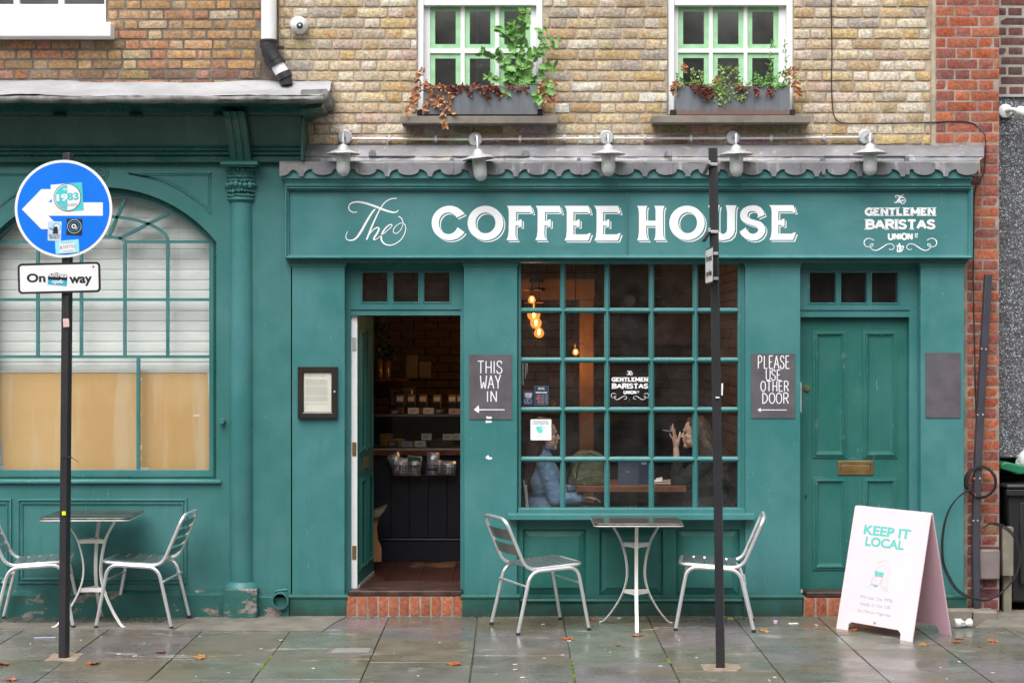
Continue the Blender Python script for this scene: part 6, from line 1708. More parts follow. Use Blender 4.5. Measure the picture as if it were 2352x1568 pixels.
t = thing('light_string', 'white beaded strings hanging at the left edge of the window', 'bead strings', loc=Wp(1200,827,.25))
for px, b_ in ((1199,882),(1202,884),(1206.5,868),(1210,858)):
    MB().tube([Wp(px+1,826,.2),Wp(px,b_,.2)], .0022, 5).build('string', CHALKW, t)

# ---------------------------------------------------------------- people
def person_head(mb, c, f):
    """f = +1 looks towards +x, -1 towards -x"""
    def q(x, y, z): return (c[0]+f*x, c[1]+y, c[2]+z)
    mb.ball(q(-.012,0,.028), .094,.074,.088, 22, 16)
    mb.ball(q(.022,0,-.035), .066,.060,.066, 18, 12)
    mb.capsule(q(.040,-.028,-.062), q(.040,.028,-.062), .034,.034, 12)
    mb.capsule(q(.068,-.008,-.096), q(.068,.008,-.096), .021,.021, 10)
    mb.capsule(q(.030,-.03,-.085), q(.066,0,-.098), .022,.018, 10); mb.capsule(q(.030,.03,-.085), q(.066,0,-.098), .022,.018, 10)
    mb.capsule(q(-.005,-.05,-.05), q(.03,-.035,-.085), .022,.018, 10); mb.capsule(q(-.005,.05,-.05), q(.03,.035,-.085), .022,.018, 10)
    mb.capsule(q(.074,0,.014), q(.104,0,-.026), .008,.0115, 10); mb.capsule(q(.088,-.010,-.030), q(.088,.010,-.030), .010,.010, 8)
    mb.capsule(q(.076,-.030,.022), q(.080,.030,.022), .011,.011, 8)
    mb.capsule(q(.062,-.034,-.020), q(.050,-.044,-.030), .018,.018, 10); mb.capsule(q(.062,.034,-.020), q(.050,.044,-.030), .018,.018, 10)
    mb.capsule(q(.086,-.012,-.052), q(.086,.012,-.052), .0085,.0085, 8); mb.capsule(q(.084,-.011,-.065), q(.084,.011,-.065), .009,.009, 8)
    for s in (-1,1): mb.ball(q(-.012, s*.074, -.008), .016,.008,.028, 10, 8)
def face_bits(t, c, f):
    def q(x, y, z): return (c[0]+f*x, c[1]+y, c[2]+z)
    for s in (-1,1):
        MB().ball(q(.0775,s*.029,.000), .009,.012,.007, 10, 8).build('eye', EYEM, t)
        MB().capsule(q(.086,s*.014,.024), q(.070,s*.044,.026), .003,.0022, 6).build('eyebrow', BROWM, t)
    m = MB(); m.capsule(q(.0905,-.012,-.053), q(.0905,.012,-.053), .0050,.0050, 8); m.capsule(q(.0885,-.011,-.064), q(.0885,.011,-.064), .0055,.0055, 8); m.build('lips', LIPS, t)
def hand(mb, w, d, nrm, thumb, tips, r=.0085):
    """w wrist, d direction of palm, tips: list of (knuckle, mid, tip)"""
    for a, b, c_ in tips:
        mb.capsule(w, a, .017, .0105, 10); mb.capsule(a, b, r*1.08, r*.95, 10); mb.capsule(b, c_, r*.95, r*.78, 10)
    mb.capsule(w, thumb[0], .017,.012, 10); mb.capsule(thumb[0], thumb[1], .011,.010, 10); mb.capsule(thumb[1], thumb[2], .010,.0075, 10)
def remesh(o, vs, sm=3, f=.5):
    r_ = o.modifiers.new('remesh','REMESH'); r_.mode = 'VOXEL'; r_.voxel_size = vs; r_.use_smooth_shade = True
    if sm: s_ = o.modifiers.new('smooth','SMOOTH'); s_.iterations = sm; s_.factor = f
def ellips(mb, c, rx, ry, rz): mb.ball(c, rx, ry, rz, 20, 14)
def strands(mb, start, end_fn, n, r, curl, seg=10):
    for i in range(n):
        p0, p1 = start(), end_fn(); ph = rnd.uniform(0,6.28); fr_ = rnd.uniform(4,7); pts = []
        bow = Vector((jit(.02),jit(.03),0))
        for j in range(seg+1):
            t_ = j/seg; p = p0.lerp(p1, t_) + bow*math.sin(math.pi*t_)
            pts.append(p + Vector((math.cos(ph+fr_*3*t_), math.sin(ph+fr_*3*t_), 0))*curl*t_)
        mb.tube(pts, [r*(1-.6*j/seg) for j in range(seg+1)], 4)
# woman in denim, left
yk = .62; hc = Wp(1253, 998, yk)
t = thing('person', 'woman in a blue denim shirt with long auburn hair seated behind the white window sticker', 'person', loc=(hc.x, yk, FZ))
body = MB(); person_head(body, hc, 1)
nk = Vector((hc.x-.035, yk, hc.z-.13)); ch = Vector((hc.x-.015, yk, .93)); pv = Vector((hc.x+.0, yk, .70))
body.capsule((hc.x-.02,yk,hc.z-.06), nk, .05,.052, 14); body.capsule(nk, ch, .06,.10, 14)
ellips(body, ch, .10,.155,.17); ellips(body, pv, .13,.16,.12)
shN = Vector((hc.x-.01, yk-.17, 1.065)); shF = Vector((hc.x-.01, yk+.17, 1.065)); body.capsule(shN, shF, .045,.045, 12)
elN = Vector((hc.x+.07, yk-.20, .80)); wrN = Vector((hc.x+.28, yk-.12, .80)); elF = Vector((hc.x+.10, yk+.20, .82)); wrF = Vector((hc.x+.30, yk+.10, .84))
for s_, e_, w_ in ((shN,elN,wrN),(shF,elF,wrF)): body.capsule(s_, e_, .043,.036, 12); body.capsule(e_, w_, .035,.024, 12)
for w_, sgn in ((wrN,1),(wrF,-1)):
    K = [(w_+Vector((.07,sgn*.012+k*.017*sgn-.02,.004)), w_+Vector((.105,k*.017*sgn-.01,-.008)), w_+Vector((.125,k*.016*sgn-.01,-.03))) for k in range(4)]
    hand(body, w_, None, None, (w_+Vector((.03,-.03*sgn,.01)), w_+Vector((.06,-.045*sgn,.005)), w_+Vector((.085,-.045*sgn,-.005))), K)
for sy_ in (-.09,.09):
    kn = Vector((hc.x+.45, yk+sy_, .66)); body.capsule((hc.x+.02,yk+sy_,.68), kn, .085,.062, 14); body.capsule(kn, (hc.x+.42,yk+sy_,FZ+.06), .058,.038, 12); body.capsule((hc.x+.40,yk+sy_,FZ+.045), (hc.x+.58,yk+sy_,FZ+.03), .040,.030, 10)
o = body.build('body', SKIN, t); remesh(o, .0048)
face_bits(t, hc, 1)
sh_ = MB(); sh_.capsule(nk+Vector((0,0,-.005)), ch, .075,.13, 16); ellips(sh_, ch+Vector((.0,0,-.02)), .135,.185,.19); ellips(sh_, pv+Vector((-.0,0,.03)), .155,.185,.15); sh_.capsule(shN, shF, .065,.065, 14)
for s_, e_, w_ in ((shN,elN,wrN),(shF,elF,wrF)): sh_.capsule(s_, e_, .066,.058, 14); sh_.capsule(e_, e_.lerp(w_,.8), .056,.046, 14)
o = sh_.build('denim_shirt', DENIM, t); remesh(o, .008, 2); d_ = o.modifiers.new('d','DISPLACE'); d_.texture = tex; d_.strength = .014; d_.mid_level = .5; d_.texture_coords = 'GLOBAL'
m = MB(); m.tube(spline([nk+Vector((.075,-.02,.03)), nk+Vector((.04,-.062,.04)), nk+Vector((-.03,-.06,.045)), nk+Vector((-.06,0,.05)), nk+Vector((-.03,.06,.045)), nk+Vector((.04,.062,.04)), nk+Vector((.075,.02,.03))],4), .014, 8); m.build('collar', DENIM, t)
tr_ = MB()
for sy_ in (-.09,.09):
    kn = Vector((hc.x+.45, yk+sy_, .66)); tr_.capsule((hc.x+.02,yk+sy_,.68), kn, .098,.074, 14); tr_.capsule(kn, (hc.x+.42,yk+sy_,FZ+.12), .070,.055, 12)
o = tr_.build('trousers', BLACKC, t); remesh(o, .01, 2)
hr = MB(); ellips(hr, (hc.x-.030, yk, hc.z+.038), .092,.086,.092); hr.capsule((hc.x-.045,yk,hc.z+.09), (hc.x+.030,yk,hc.z+.092), .048,.036, 14)
hr.capsule((hc.x-.055,yk-.03,hc.z), (hc.x-.085,yk-.07,hc.z-.16), .065,.05, 14); hr.capsule((hc.x-.055,yk+.03,hc.z), (hc.x-.08,yk+.06,hc.z-.16), .065,.05, 14)
hr.capsule((hc.x-.085,yk-.07,hc.z-.16), (hc.x-.115,yk-.10,hc.z-.40), .055,.03, 14); hr.capsule((hc.x-.09,yk,hc.z-.14), (hc.x-.13,yk-.02,hc.z-.36), .06,.03, 12)
o = hr.build('hair_mass', HAIR1, t); remesh(o, .008, 2)
hs_ = MB(); H0 = Vector(hc)
strands(hs_, lambda: H0+Vector((-.05+jit(.03), -.07+jit(.02), .03+jit(.05))), lambda: H0+Vector((-.115+jit(.045), -.11+jit(.035), -.36+jit(.09))), 130, .0026, .010, 12)
strands(hs_, lambda: H0+Vector((.02+jit(.03), -.055+jit(.02), .09+jit(.02))), lambda: H0+Vector((-.035+jit(.03), -.088+jit(.01), -.06+jit(.05))), 70, .0024, .006, 8)
hs_.build('hair_strands', HAIR1, t, kind='stuff')
# woman in black, right
yk = .66; hc = Wp(1596, 994, yk)
t = thing('person', 'woman in a black top with curly brown hair raising one hand to her face', 'person', loc=(hc.x, yk, FZ))
body = MB(); person_head(body, hc, -1)
nk = Vector((hc.x+.04, yk, hc.z-.13)); ch = Vector((hc.x+.07, yk, .93)); pv = Vector((hc.x+.13, yk, .72))
body.capsule((hc.x+.02,yk,hc.z-.06), nk, .05,.052, 14); body.capsule(nk, ch, .06,.10, 14); ellips(body, ch, .10,.155,.17); ellips(body, pv, .13,.16,.12)
shN = Vector((hc.x+.06, yk-.17, 1.06)); shF = Vector((hc.x+.06, yk+.17, 1.06)); body.capsule(shN, shF, .045,.045, 12)
elN = Wp(1556, 1110, .50); wrN = Wp(1553, 1031, .52); elF = Wp(1575, 1112, .85); wrF = Wp(1545, 1105, .78)
for s_, e_, w_ in ((shN,elN,wrN),(shF,elF,wrF)): body.capsule(s_, e_, .042,.036, 12); body.capsule(e_, w_, .036,.023, 12)
def HP(px, py, dy=0): return Wp(px, py, .52+dy)
fing = [(HP(1549,1004,-.02), HP(1546,988,-.028), HP(1545.5,974.5,-.02)), (HP(1551,1003,-.005), HP(1549,986,-.012), HP(1541,979,-.004)), (HP(1553,1003,.012), HP(1546,990,.012), HP(1540,984,.016)), (HP(1547,1008,.026), HP(1541,1001,.032), HP(1538,996,.036))]
hand(body, wrN, None, None, (HP(1558,1014,-.02), HP(1560.5,1002,-.02), HP(1562,992,-.012)), fing, .0085)
K = [(wrF+Vector((-.07,-.03+.018*k,.0)), wrF+Vector((-.10,-.03+.018*k,-.005)), wrF+Vector((-.12,-.03+.018*k,-.015))) for k in range(4)]
hand(body, wrF, None, None, (wrF+Vector((-.03,-.05,.0)), wrF+Vector((-.06,-.06,.0)), wrF+Vector((-.08,-.06,0))), K)
for sy_ in (-.09,.09):
    kn = Vector((hc.x-.34, yk+sy_, .66)); body.capsule((hc.x+.10,yk+sy_,.68), kn, .085,.062, 14); body.capsule(kn, (hc.x-.30,yk+sy_,FZ+.06), .058,.038, 12); body.capsule((hc.x-.28,yk+sy_,FZ+.045), (hc.x-.46,yk+sy_,FZ+.03), .040,.030, 10)
o = body.build('body', SKIN2, t); remesh(o, .0048)
face_bits(t, hc, -1)
sh_ = MB(); sh_.capsule(nk+Vector((.01,0,-.02)), ch, .072,.13, 16); ellips(sh_, ch+Vector((.02,0,-.02)), .13,.185,.19); ellips(sh_, pv+Vector((.0,0,.02)), .16,.185,.15); sh_.capsule(shN, shF, .065,.065, 14)
sh_.capsule(shN, elN, .062,.052, 14); sh_.capsule(elN, elN.lerp(wrN,.50), .052,.046, 14); sh_.capsule(shF, elF, .062,.052, 14); sh_.capsule(elF, elF.lerp(wrF,.7), .052,.046, 14)
o = sh_.build('black_top', BLACKC, t); remesh(o, .008, 2); d_ = o.modifiers.new('d','DISPLACE'); d_.texture = tex; d_.strength = .014; d_.mid_level = .5; d_.texture_coords = 'GLOBAL'
tr_ = MB()
for sy_ in (-.09,.09):
    kn = Vector((hc.x-.34, yk+sy_, .66)); tr_.capsule((hc.x+.10,yk+sy_,.68), kn, .098,.074, 14); tr_.capsule(kn, (hc.x-.30,yk+sy_,FZ+.12), .070,.055, 12)
o = tr_.build('trousers', BLACKC, t); remesh(o, .01, 2)
hr = MB(); ellips(hr, (hc.x+.028, yk, hc.z+.036), .094,.086,.090); hr.capsule((hc.x+.045,yk,hc.z+.085), (hc.x-.030,yk,hc.z+.088), .048,.032, 14)
for dy in (-.07,0,.07): hr.capsule((hc.x+.06,yk+dy*.6,hc.z+.0), (hc.x+.13,yk+dy*1.3,hc.z-.22), .065,.075, 14); 
hr.capsule((hc.x+.13,yk-.09,hc.z-.2), (hc.x+.18,yk-.13,hc.z-.32), .06,.04, 14)
o = hr.build('hair_mass', HAIR2, t); remesh(o, .008, 2)
H0 = Vector(hc); hs_ = MB()
strands(hs_, lambda: H0+Vector((.05+jit(.05), -.07+jit(.03), .02+jit(.06))), lambda: H0+Vector((.15+jit(.11), -.15+jit(.05), -.28+jit(.10))), 170, .0026, .022, 16)
strands(hs_, lambda: H0+Vector((-.02+jit(.03), -.055+jit(.02), .085+jit(.02))), lambda: H0+Vector((.03+jit(.03), -.092+jit(.01), -.08+jit(.06))), 70, .0024, .008, 8)
hs_.build('hair_strands', HAIR2, t, kind='stuff')
m = MB(); m.tube([HP(1522,987,.0), HP(1548,991,.02)], .003, 6); m.build('held_pen', BLUEPEN := plain('pen_blue', (.5,.55,.6), .4), t)
# ---------------------------------------------------------------- lettering
G = {
'A':[[(0,0),(.36,1),(.72,0)],[(.14,.34),(.58,.34)]], 'B':[[(.08,0),(.08,1)],[(.08,1),(.42,1),(.60,.88),(.58,.64),(.42,.53),(.08,.53)],[(.42,.53),(.64,.42),(.66,.14),(.46,0),(.08,0)]],
'D':[[(.05,0),(.05,1)],[(.05,1),(.34,.93),(.60,.68),(.62,.36),(.38,.08),(.05,0)]], 'E':[[(.08,0),(.08,1)],[(.08,1),(.58,1)],[(.08,.52),(.46,.52)],[(.08,0),(.60,0)]],
'G':[[(.66,.80),(.52,.96),(.30,1),(.08,.80),(0,.48),(.08,.18),(.32,0),(.58,.08),(.66,.30),(.66,.46)],[(.42,.46),(.70,.46)]], 'H':[[(.05,0),(.05,1)],[(.62,0),(.62,1)],[(.05,.50),(.62,.50)]],
'I':[[(.08,0),(.08,1)]], 'L':[[(.08,0),(.08,1)],[(.08,0),(.56,0)]], 'M':[[(.08,0),(.08,1)],[(.82,0),(.82,1)],[(.08,1),(.45,.25),(.82,1)]], 'N':[[(.08,0),(.08,1)],[(.64,0),(.64,1)],[(.08,1),(.64,0)]],
'O':[[(.34,1),(.10,.86),(0,.5),(.10,.14),(.34,0),(.60,.14),(.70,.5),(.60,.86),(.34,1)]], 'P':[[(.05,0),(.05,1)],[(.05,1),(.40,1),(.58,.82),(.54,.60),(.36,.50),(.05,.48)]],
'R':[[(.08,0),(.08,1)],[(.08,1),(.44,1),(.62,.84),(.58,.60),(.40,.50),(.08,.50)],[(.34,.50),(.68,0)]], 'S':[[(.56,.80),(.48,.96),(.28,1),(.08,.90),(.06,.70),(.24,.55),(.46,.44),(.58,.26),(.50,.06),(.28,0),(.08,.06),(.02,.24)]],
'T':[[(.34,0),(.34,1)],[(0,1),(.68,1)]], 'U':[[(.06,1),(.06,.30),(.16,.06),(.36,0),(.56,.06),(.66,.30),(.66,1)]], 'W':[[(0,1),(.16,0),(.40,.50),(.60,0),(.78,1)]], 'Y':[[(0,1),(.34,.46),(.66,1.06)],[(.34,.46),(.34,0)]],
}
ADV = {'I':.16,'M':.90,'W':.78,'L':.58,'E':.60,'T':.68,'S':.60,'A':.72}
def ribbon(mb, pts, w, y, th=.0004, taper=None):
    pts = [Vector((p[0], 0, p[1])) for p in pts]; n = len(pts); L = []; Rr = []
    for i, p in enumerate(pts):
        t_ = (pts[min(i+1,n-1)]-pts[max(i-1,0)]).normalized(); nn = Vector((-t_.z, 0, t_.x))
        ww = (w[i] if isinstance(w, (list,tuple)) else w)/2
        L.append(p+nn*ww); Rr.append(p-nn*ww)
    a = mb.add([(p.x, y, p.z) for p in L]); b = mb.add([(p.x, y, p.z) for p in Rr])
    for i in range(n-1): mb.face((a+i, a+i+1, b+i+1, b+i))
def stroke_text(parent, word, x0, x1, zb, zt, w, y, mat, serif=False, smooth=True, name='letter', lean=0):
    """hand drawn capitals between x0 and x1, one mesh per letter"""
    adv = [ADV.get(c,.68) for c in word]; gap = .20 if not serif else .16
    tot = sum(adv)+gap*(len(word)-1); s = (x1-x0)/tot; h = zt-zb; x = x0; off = 0
    for c, ad in zip(word, adv):
        if c in G:
            m = MB()
            for st in G[c]:
                P = [(x+(p[0])*s+lean*p[1]*h, zb+p[1]*h) for p in st]
                if serif: P = [(a, zb+w*.45+(b-zb)*(h-w*.9)/h) for a, b in P]
                if len(P) > 4: P = [(q.x, q.y) for q in spline([Vector((a,b,0)) for a,b in P], 5)]
                elif len(P) == 3:
                    for k in range(2): ribbon(m, P[k:k+2], w, y-off); off += .00004
                    continue
                ribbon(m, P, w*(1 if not serif or abs(P[0][0]-P[-1][0]) < .01*h else .82), y-off); off += .00004
                if serif and abs(st[0][0]-st[-1][0]) < .01 and len(st) == 2:
                    for zz in (zb+w*.16, zt-w*.16): ribbon(m, [(P[0][0]-w*.85, zz),(P[0][0]+w*.85, zz)], w*.32, y-off); off += .00004
            m.build(name, mat, parent, smooth=False, norm=False)
        x += (ad+gap)*s
def chalk(parent, word, a, b, t_, bt, w=2.4, y=-.0075, lean=.0): stroke_text(parent, word, X(a,y), X(b,y), Z(bt,y), Z(t_,y), w*kk(y), y, CHALKW, lean=lean)
k1_ = children(cb1)[0]; k2_ = children(cb2)[0]
chalk(k1_, 'THIS', 1097.5, 1153, 829, 857); chalk(k1_, 'WAY', 1103.5, 1150, 862, 892); chalk(k1_, 'IN', 1118, 1141, 898, 922)
chalk(k2_, 'PLEASE', 1741, 1813, 817, 846, 2.3); chalk(k2_, 'USE', 1759, 1793, 849, 873, 2.3); chalk(k2_, 'OTHER', 1747.5, 1811, 875, 898, 2.3); chalk(k2_, 'DOOR', 1751, 1811, 902, 926, 2.3)
def parrow(parent, xt, xe, yy, y=-.0075):
    m = MB(); m.pprism([[(xt,yy),(xt+11.5,yy-10.5),(xt+12.5,yy-1.2),(xe,yy-.9),(xe,yy+1.1),(xt+12.5,yy+1.2),(xt+12,yy+8)]], y, y+.0004, back=False); m.build('arrow', CHALKW, parent, smooth=False)
parrow(k1_, 1088, 1159.5, 940.5)
m = MB(); m.pprism([[(1740,940.8),(1747,936),(1747.5,940),(1807,940.2),(1807,942),(1747.5,942),(1747,946)]], -.0075, -.007, back=False); m.build('arrow', CHALKW, k2_, smooth=False)
m = MB(); m.pprism([[(1116,957),(1120,955),(1122,957),(1126,955.5),(1130,958),(1130,961),(1118,961.5)]], -.0075, -.007, back=False); m.pprism([[(1115.5,965.5),(1129,966),(1130,970),(1115.5,971)]], -.002, -.0008, back=False); m.build('paint_splash', CHALKW, k1_, smooth=False)
m = MB(); m.pprism([[(1118,1047),(1121,1044),(1125,1050),(1129,1049),(1131,1053),(1124,1055),(1117,1053),(1115,1049)]], -.002, -.0008, back=False); m.build('paint_splash', CHALKW, cs, smooth=False)

FY = fy = -.06; FB = FY+.0195      # front plane of the signboard
z1 = lambda a, b: ((1700+a/2.94)/1.7415, (780+b/2.94)/1.7415)
z2 = lambda a, b: ((2500+a/3.136)/1.7415, (780+b/3.136)/1.7415)
def ell(cx0, cy0, rx, ry, a0, a1, n=30): return [(cx0+rx*math.cos(R(a0+(a1-a0)*i/n)), cy0-ry*math.sin(R(a0+(a1-a0)*i/n))) for i in range(n+1)]
Fp = [(962,128),(1245,128),(1272,215),(1252,215),(1235,203),(1072,203),(1070,305),(1100,303),(1115,288),(1138,288),(1138,375),(1115,375),(1100,360),(1066,358),(1063,460),(1070,500),(1092,532),(957,532),(975,490),(984,420),(985,200),(978,155)]
Ep = [(1638,128),(1923,128),(1950,215),(1925,215),(1910,203),(1745,203),(1745,308),(1780,305),(1798,288),(1818,288),(1818,375),(1798,375),(1780,362),(1745,360),(1745,463),(1905,463),(1925,450),(1952,450),(1918,537),(1640,537),(1660,490),(1667,420),(1667,200),(1658,155)]
Hp = [(150,137),(280,137),(268,165),(264,210),(264,322),(383,322),(383,200),(378,165),(366,137),(497,137),(482,170),(476,230),(476,470),(482,520),(510,567),(363,567),(378,530),(383,470),(383,388),(264,388),(266,480),(275,530),(297,570),(150,570),(166,530),(174,470),(174,220),(167,170)]
Up = [(1042,130),(1190,130),(1178,160),(1172,220),(1172,430),(1190,475),(1230,493),(1268,470),(1280,430),(1280,220),(1272,160),(1258,130),(1400,130),(1385,170),(1380,250),(1378,440),(1360,500),(1310,550),(1230,569),(1150,560),(1090,520),(1066,450),(1062,250),(1057,170)]
Sp = [(1752,250),(1735,200),(1700,155),(1650,133),(1600,130),(1540,138),(1480,170),(1448,215),(1441,265),(1455,310),(1490,345),(1550,370),(1610,385),(1655,405),(1672,435),(1655,470),(1610,488),(1570,480),(1535,455),(1520,430),(1518,405),(1435,462),(1460,505),(1510,550),(1590,573),(1660,567),(1720,530),(1755,470),(1760,420),(1740,370),(1700,335),(1640,318),(1580,300),(1540,278),(1535,250),(1545,220),(1575,203),(1620,202),(1655,225),(1668,260),(1657,290)]
Cp = ell(287,330,209,203,32,328,44) + [(385,380)] + ell(275,333,113,127,-25,-329,36)[0:] 
def sh_(p, dx): return [(a+dx, b) for a, b in p]
def sc_(p, x0, nx0, k_): return [(nx0+(a-x0)*k_, 128+(b-128)*k_) for a, b in p]
letters = [('C', z1, [Cp]), ('O', z1, [ell(711,330,210,203,0,354,50), ell(711,328,117,122,0,354,50)]), ('F', z1, [Fp]), ('F', z1, [sh_(Fp,340)]), ('E', z1, [Ep]), ('E', z1, [sh_(Ep,350)]),
           ('H', z2, [Hp]), ('O', z2, [ell(777,350,222,216,0,354,50), ell(785,348,118,131,0,354,50)]), ('U', z2, [Up]), ('S', z2, [Sp]), ('E', z2, [sc_(Ep,1638,1808,3.136/2.94)])]
for ch_, zf_, loops in letters:
    m = MB()
    L = [[zf_(*p) for p in l] for l in loops]
    for k_, (o_, mi) in enumerate(((4.6,0),(2.5,1),(0,0))):
        m.mi = mi; yy = FB-.0006-.0006*k_
        m.prism([[(X(a+o_,FB), Z(b+o_*.95,FB)) for a, b in l] for l in L], yy, None, back=False)
    m.build('letter', [WPAINT, GREENF], fas, smooth=False, norm=False, label='white painted letter %s' % ch_)
# script "The"
q8 = lambda a, b: (488.1+a/3.277, 402+b/3.277)
THE = [([(1088,278),(1062,281),(1035,268),(1026,238),(1045,212),(1090,203),(1150,212),(1220,235),(1290,262),(1350,280),(1385,278),(1400,262)], [5,6,7,7,9,12,15,17,15,12,8,5]),
       ([(1018,425),(1005,450),(1008,480),(1035,492),(1075,480),(1115,430),(1160,350),(1200,285),(1224,257)], [4,5,7,9,13,17,16,14,11]),
       ([(1388,176),(1345,180),(1300,205),(1262,255),(1225,330),(1190,410),(1160,487)], [7,8,8,9,11,13,12]),
       ([(1160,487),(1185,440),(1220,405),(1245,396),(1252,410),(1235,445),(1215,475),(1218,488),(1240,478)], [6,7,8,10,13,14,12,8,5]),
       ([(1240,478),(1290,440),(1330,405),(1350,385),(1345,373),(1318,385),(1285,425),(1270,470),(1285,510),(1325,528),(1370,520),(1420,485),(1450,430),(1452,385),(1432,360),(1400,370),(1368,400),(1362,430),(1385,440),(1415,415),(1432,375),(1430,340),(1415,320),(1400,312)], [5,6,6,7,8,9,12,13,11,9,8,7,6,6,5,5,6,6,5,5,5,6,7,8])]
def script(parent, mapf, y, mat, kx=1.0, w_=1.0):
    m = MB(); off = 0
    for pts, ws in THE:
        P = [Vector((*mapf(*p), 0)) for p in pts]; S_ = spline(P, 6); W_ = []
        for i in range(len(pts)-1):
            for j in range(6): W_.append(ws[i]+(ws[i+1]-ws[i])*j/6)
        W_.append(ws[-1])
        pts3 = [(X(p.x,y), Z(p.y,y)) for p in S_]
        n = len(pts3)
        # many short flat pieces, each a hair further out, so that crossing strokes never share a plane
        a = MB(); ribbon(m, pts3, [q*kx*kk(y)*w_/3.277 for q in W_], y-off)
        off += .0003
    return m.build('script_lettering', mat, parent, smooth=False, norm=False)
script(fas, q8, FB-.0008, WPAINT)
def logo(parent, cx0, top, wd, y, mat, pot=True):
    """small emblem: script word, two lines of slab capitals, street line and flourishes; wd = width of the capitals"""
    k_ = wd/163.0
    f = lambda u, v: (cx0+(u-1088)*k_*.0958, top+(v-105)*k_*.0958)       # from the enlarged drawing
    script(parent, lambda a, b: f(950+(a-1003)*.585, 105+(b-172)*.60), y, mat, .56*k_, 1.3)
    def ln(word, u0, u1, v0, v1, w, serif=True):
        a = f(u0, v0); b = f(u1, v1)
        stroke_text(parent, word, X(a[0],y), X(b[0],y), Z(b[1],y), Z(a[1],y), w*k_*.0958*kk(y), y, mat, serif=serif)
    ln('GENTLEMEN', 262, 1905, 410, 612, 62); ln('BARISTAS', 262, 1905, 690, 938, 68); ln('UNION', 800, 1370, 1035, 1172, 44, False); ln('ST', 1440, 1510, 1035, 1090, 16, False); 
    m = MB()
    a = f(1440,1107); b = f(1502,1128); m.box(X(a[0],y), X(b[0],y), y, y+.0004, Z(b[1],y), Z(a[1],y))
    for s in (1,-1):
        P = [(450,1200),(400,1165),(340,1148),(270,1165),(225,1215),(222,1285),(270,1340),(350,1356),(410,1335),(438,1295),(415,1275),(370,1300),(358,1345),(400,1405),(470,1438),(560,1420),(660,1360),(760,1295),(850,1278),(915,1310),(937,1360),(905,1410),(850,1420),(815,1400)]
        W_ = [10,14,17,20,24,20,15,12,11,11,11,11,12,15,20,26,26,20,14,13,12,11,11,9]
        if s < 0: P = [(2176-a_, b_) for a_, b_ in P]
        S_ = spline([Vector((*f(*p),0)) for p in P], 4); ww = []
        for i in range(len(P)-1):
            for j in range(4): ww.append(W_[i]+(W_[i+1]-W_[i])*j/4)
        ww.append(W_[-1])
        ribbon(m, [(X(p.x,y),Z(p.y,y)) for p in S_], [max(q,15)*k_*.0958*kk(y)*1.1 for q in ww], y-.0003*(2-s))
    m.build('flourish', mat, parent, smooth=False, norm=False)
    if pot:
        m = MB(); m.prism([[ (lambda t_: (X(t_[0],y),Z(t_[1],y)))(f(*p)) for p in l] for l in ([(1045,1300),(1045,1270),(1085,1262),(1085,1300),(1110,1330),(1150,1318),(1178,1345),(1165,1400),(1130,1460),(1105,1465),(1100,1480),(1005,1480),(1000,1440),(1012,1360),(988,1312),(1015,1322)], [(1115,1350),(1145,1345),(1140,1400),(1118,1435)], [(1035,1350),(1058,1350),(1058,1440),(1032,1440)])], y-.0002, y+.0002, back=False); m.build('coffee_pot_print', mat, parent, smooth=False)
logo(fas, 2068, 447.5, 163, FB-.0008, WPAINT)
wl_t = thing('window_decal', 'white coffee house emblem printed on the middle pane of the window', 'decal', loc=Wp(1446,919,.074))
dm = MB().pbox(1444.7,1446,917.5,918.2,.0735,.0739).build('decal_base', WPAINT, wl_t)
logo(wl_t, 1447, 851, 84.5, .0735, WPAINT, pot=False)
# built-in font text
pend = []
def text(parent, s, cx0, cy0, h, y, mat, w=None, bold=0, rot=0, M=None, name='lettering', sp=1.0, shear=0):
    """s centred on (cx0, cy0) picture pixels at depth y; h cap height and w width in pixels"""
    cu = bpy.data.curves.new(name, 'FONT'); cu.body = s; cu.align_x = 'CENTER'; cu.align_y = 'CENTER'; cu.size = 1.0; cu.offset = bold; cu.space_character = sp; cu.shear = shear
    cu.extrude = 0; cu.resolution_u = 4; cu.materials.append(mat)
    o = bpy.data.objects.new(name, cu)
    if M is None:
        link(o, parent, (X(cx0,y), y, Z(cy0,y))); o.rotation_euler = (R(90), rot, 0); pend.append((o, (w*kk(y) if w else None), h*kk(y)))
    else:
        link(o, parent, (0,0,0)); pend.append((o, w, h, M, (cx0, cy0, y)))
    return o
text(pl, 'On', *s5(325,1150)[0:2], 20.5, sy-.0018, SIGNK, 43, .035, -prt)
text(pl, 'way', *s5(722,1155)[0:2], 22, sy-.0018, SIGNK, 52.5, .035, -prt)
text(stk5, 'ultras', *s5(517,1120)[0:2], 12, sy-.0030, SIGNK, 41.5, .10, R(3), shear=.3); text(stk5, 'ultras', *s5(517,1120)[0:2], 10.5, sy-.0034, SIGNW, 40, .02, R(3), shear=.3); text(stk5, 'cpfc', *s5(513,1178)[0:2], 11, sy-.0034, SIGNW, 27, .03, R(3), shear=.3)
text(stk1, 'EST.', *s5(602,352)[0:2], 5.5, ys-.0034, SIGNW, 17, .03, R(-4)); text(stk1, '19', *s5(548,430)[0:2], 17, ys-.0034, SIGNW, 26, .05, R(-4)); text(stk1, '83', *s5(656,418)[0:2], 17, ys-.0034, TEAL, 26, .03, R(-4)); text(stk1, 'PANTHERS', *s5(612,495)[0:2], 6, ys-.0034, GREYPR, 40, .02, R(-4))
text(stk2, 'SELHURST', *s5(490,765)[0:2], 4.6, ys-.0016, SIGNK, 27, 0, R(2)); text(stk2, 'SPIRIT', *s5(490,788)[0:2], 4.6, ys-.0016, SIGNK, 25, 0, R(2))
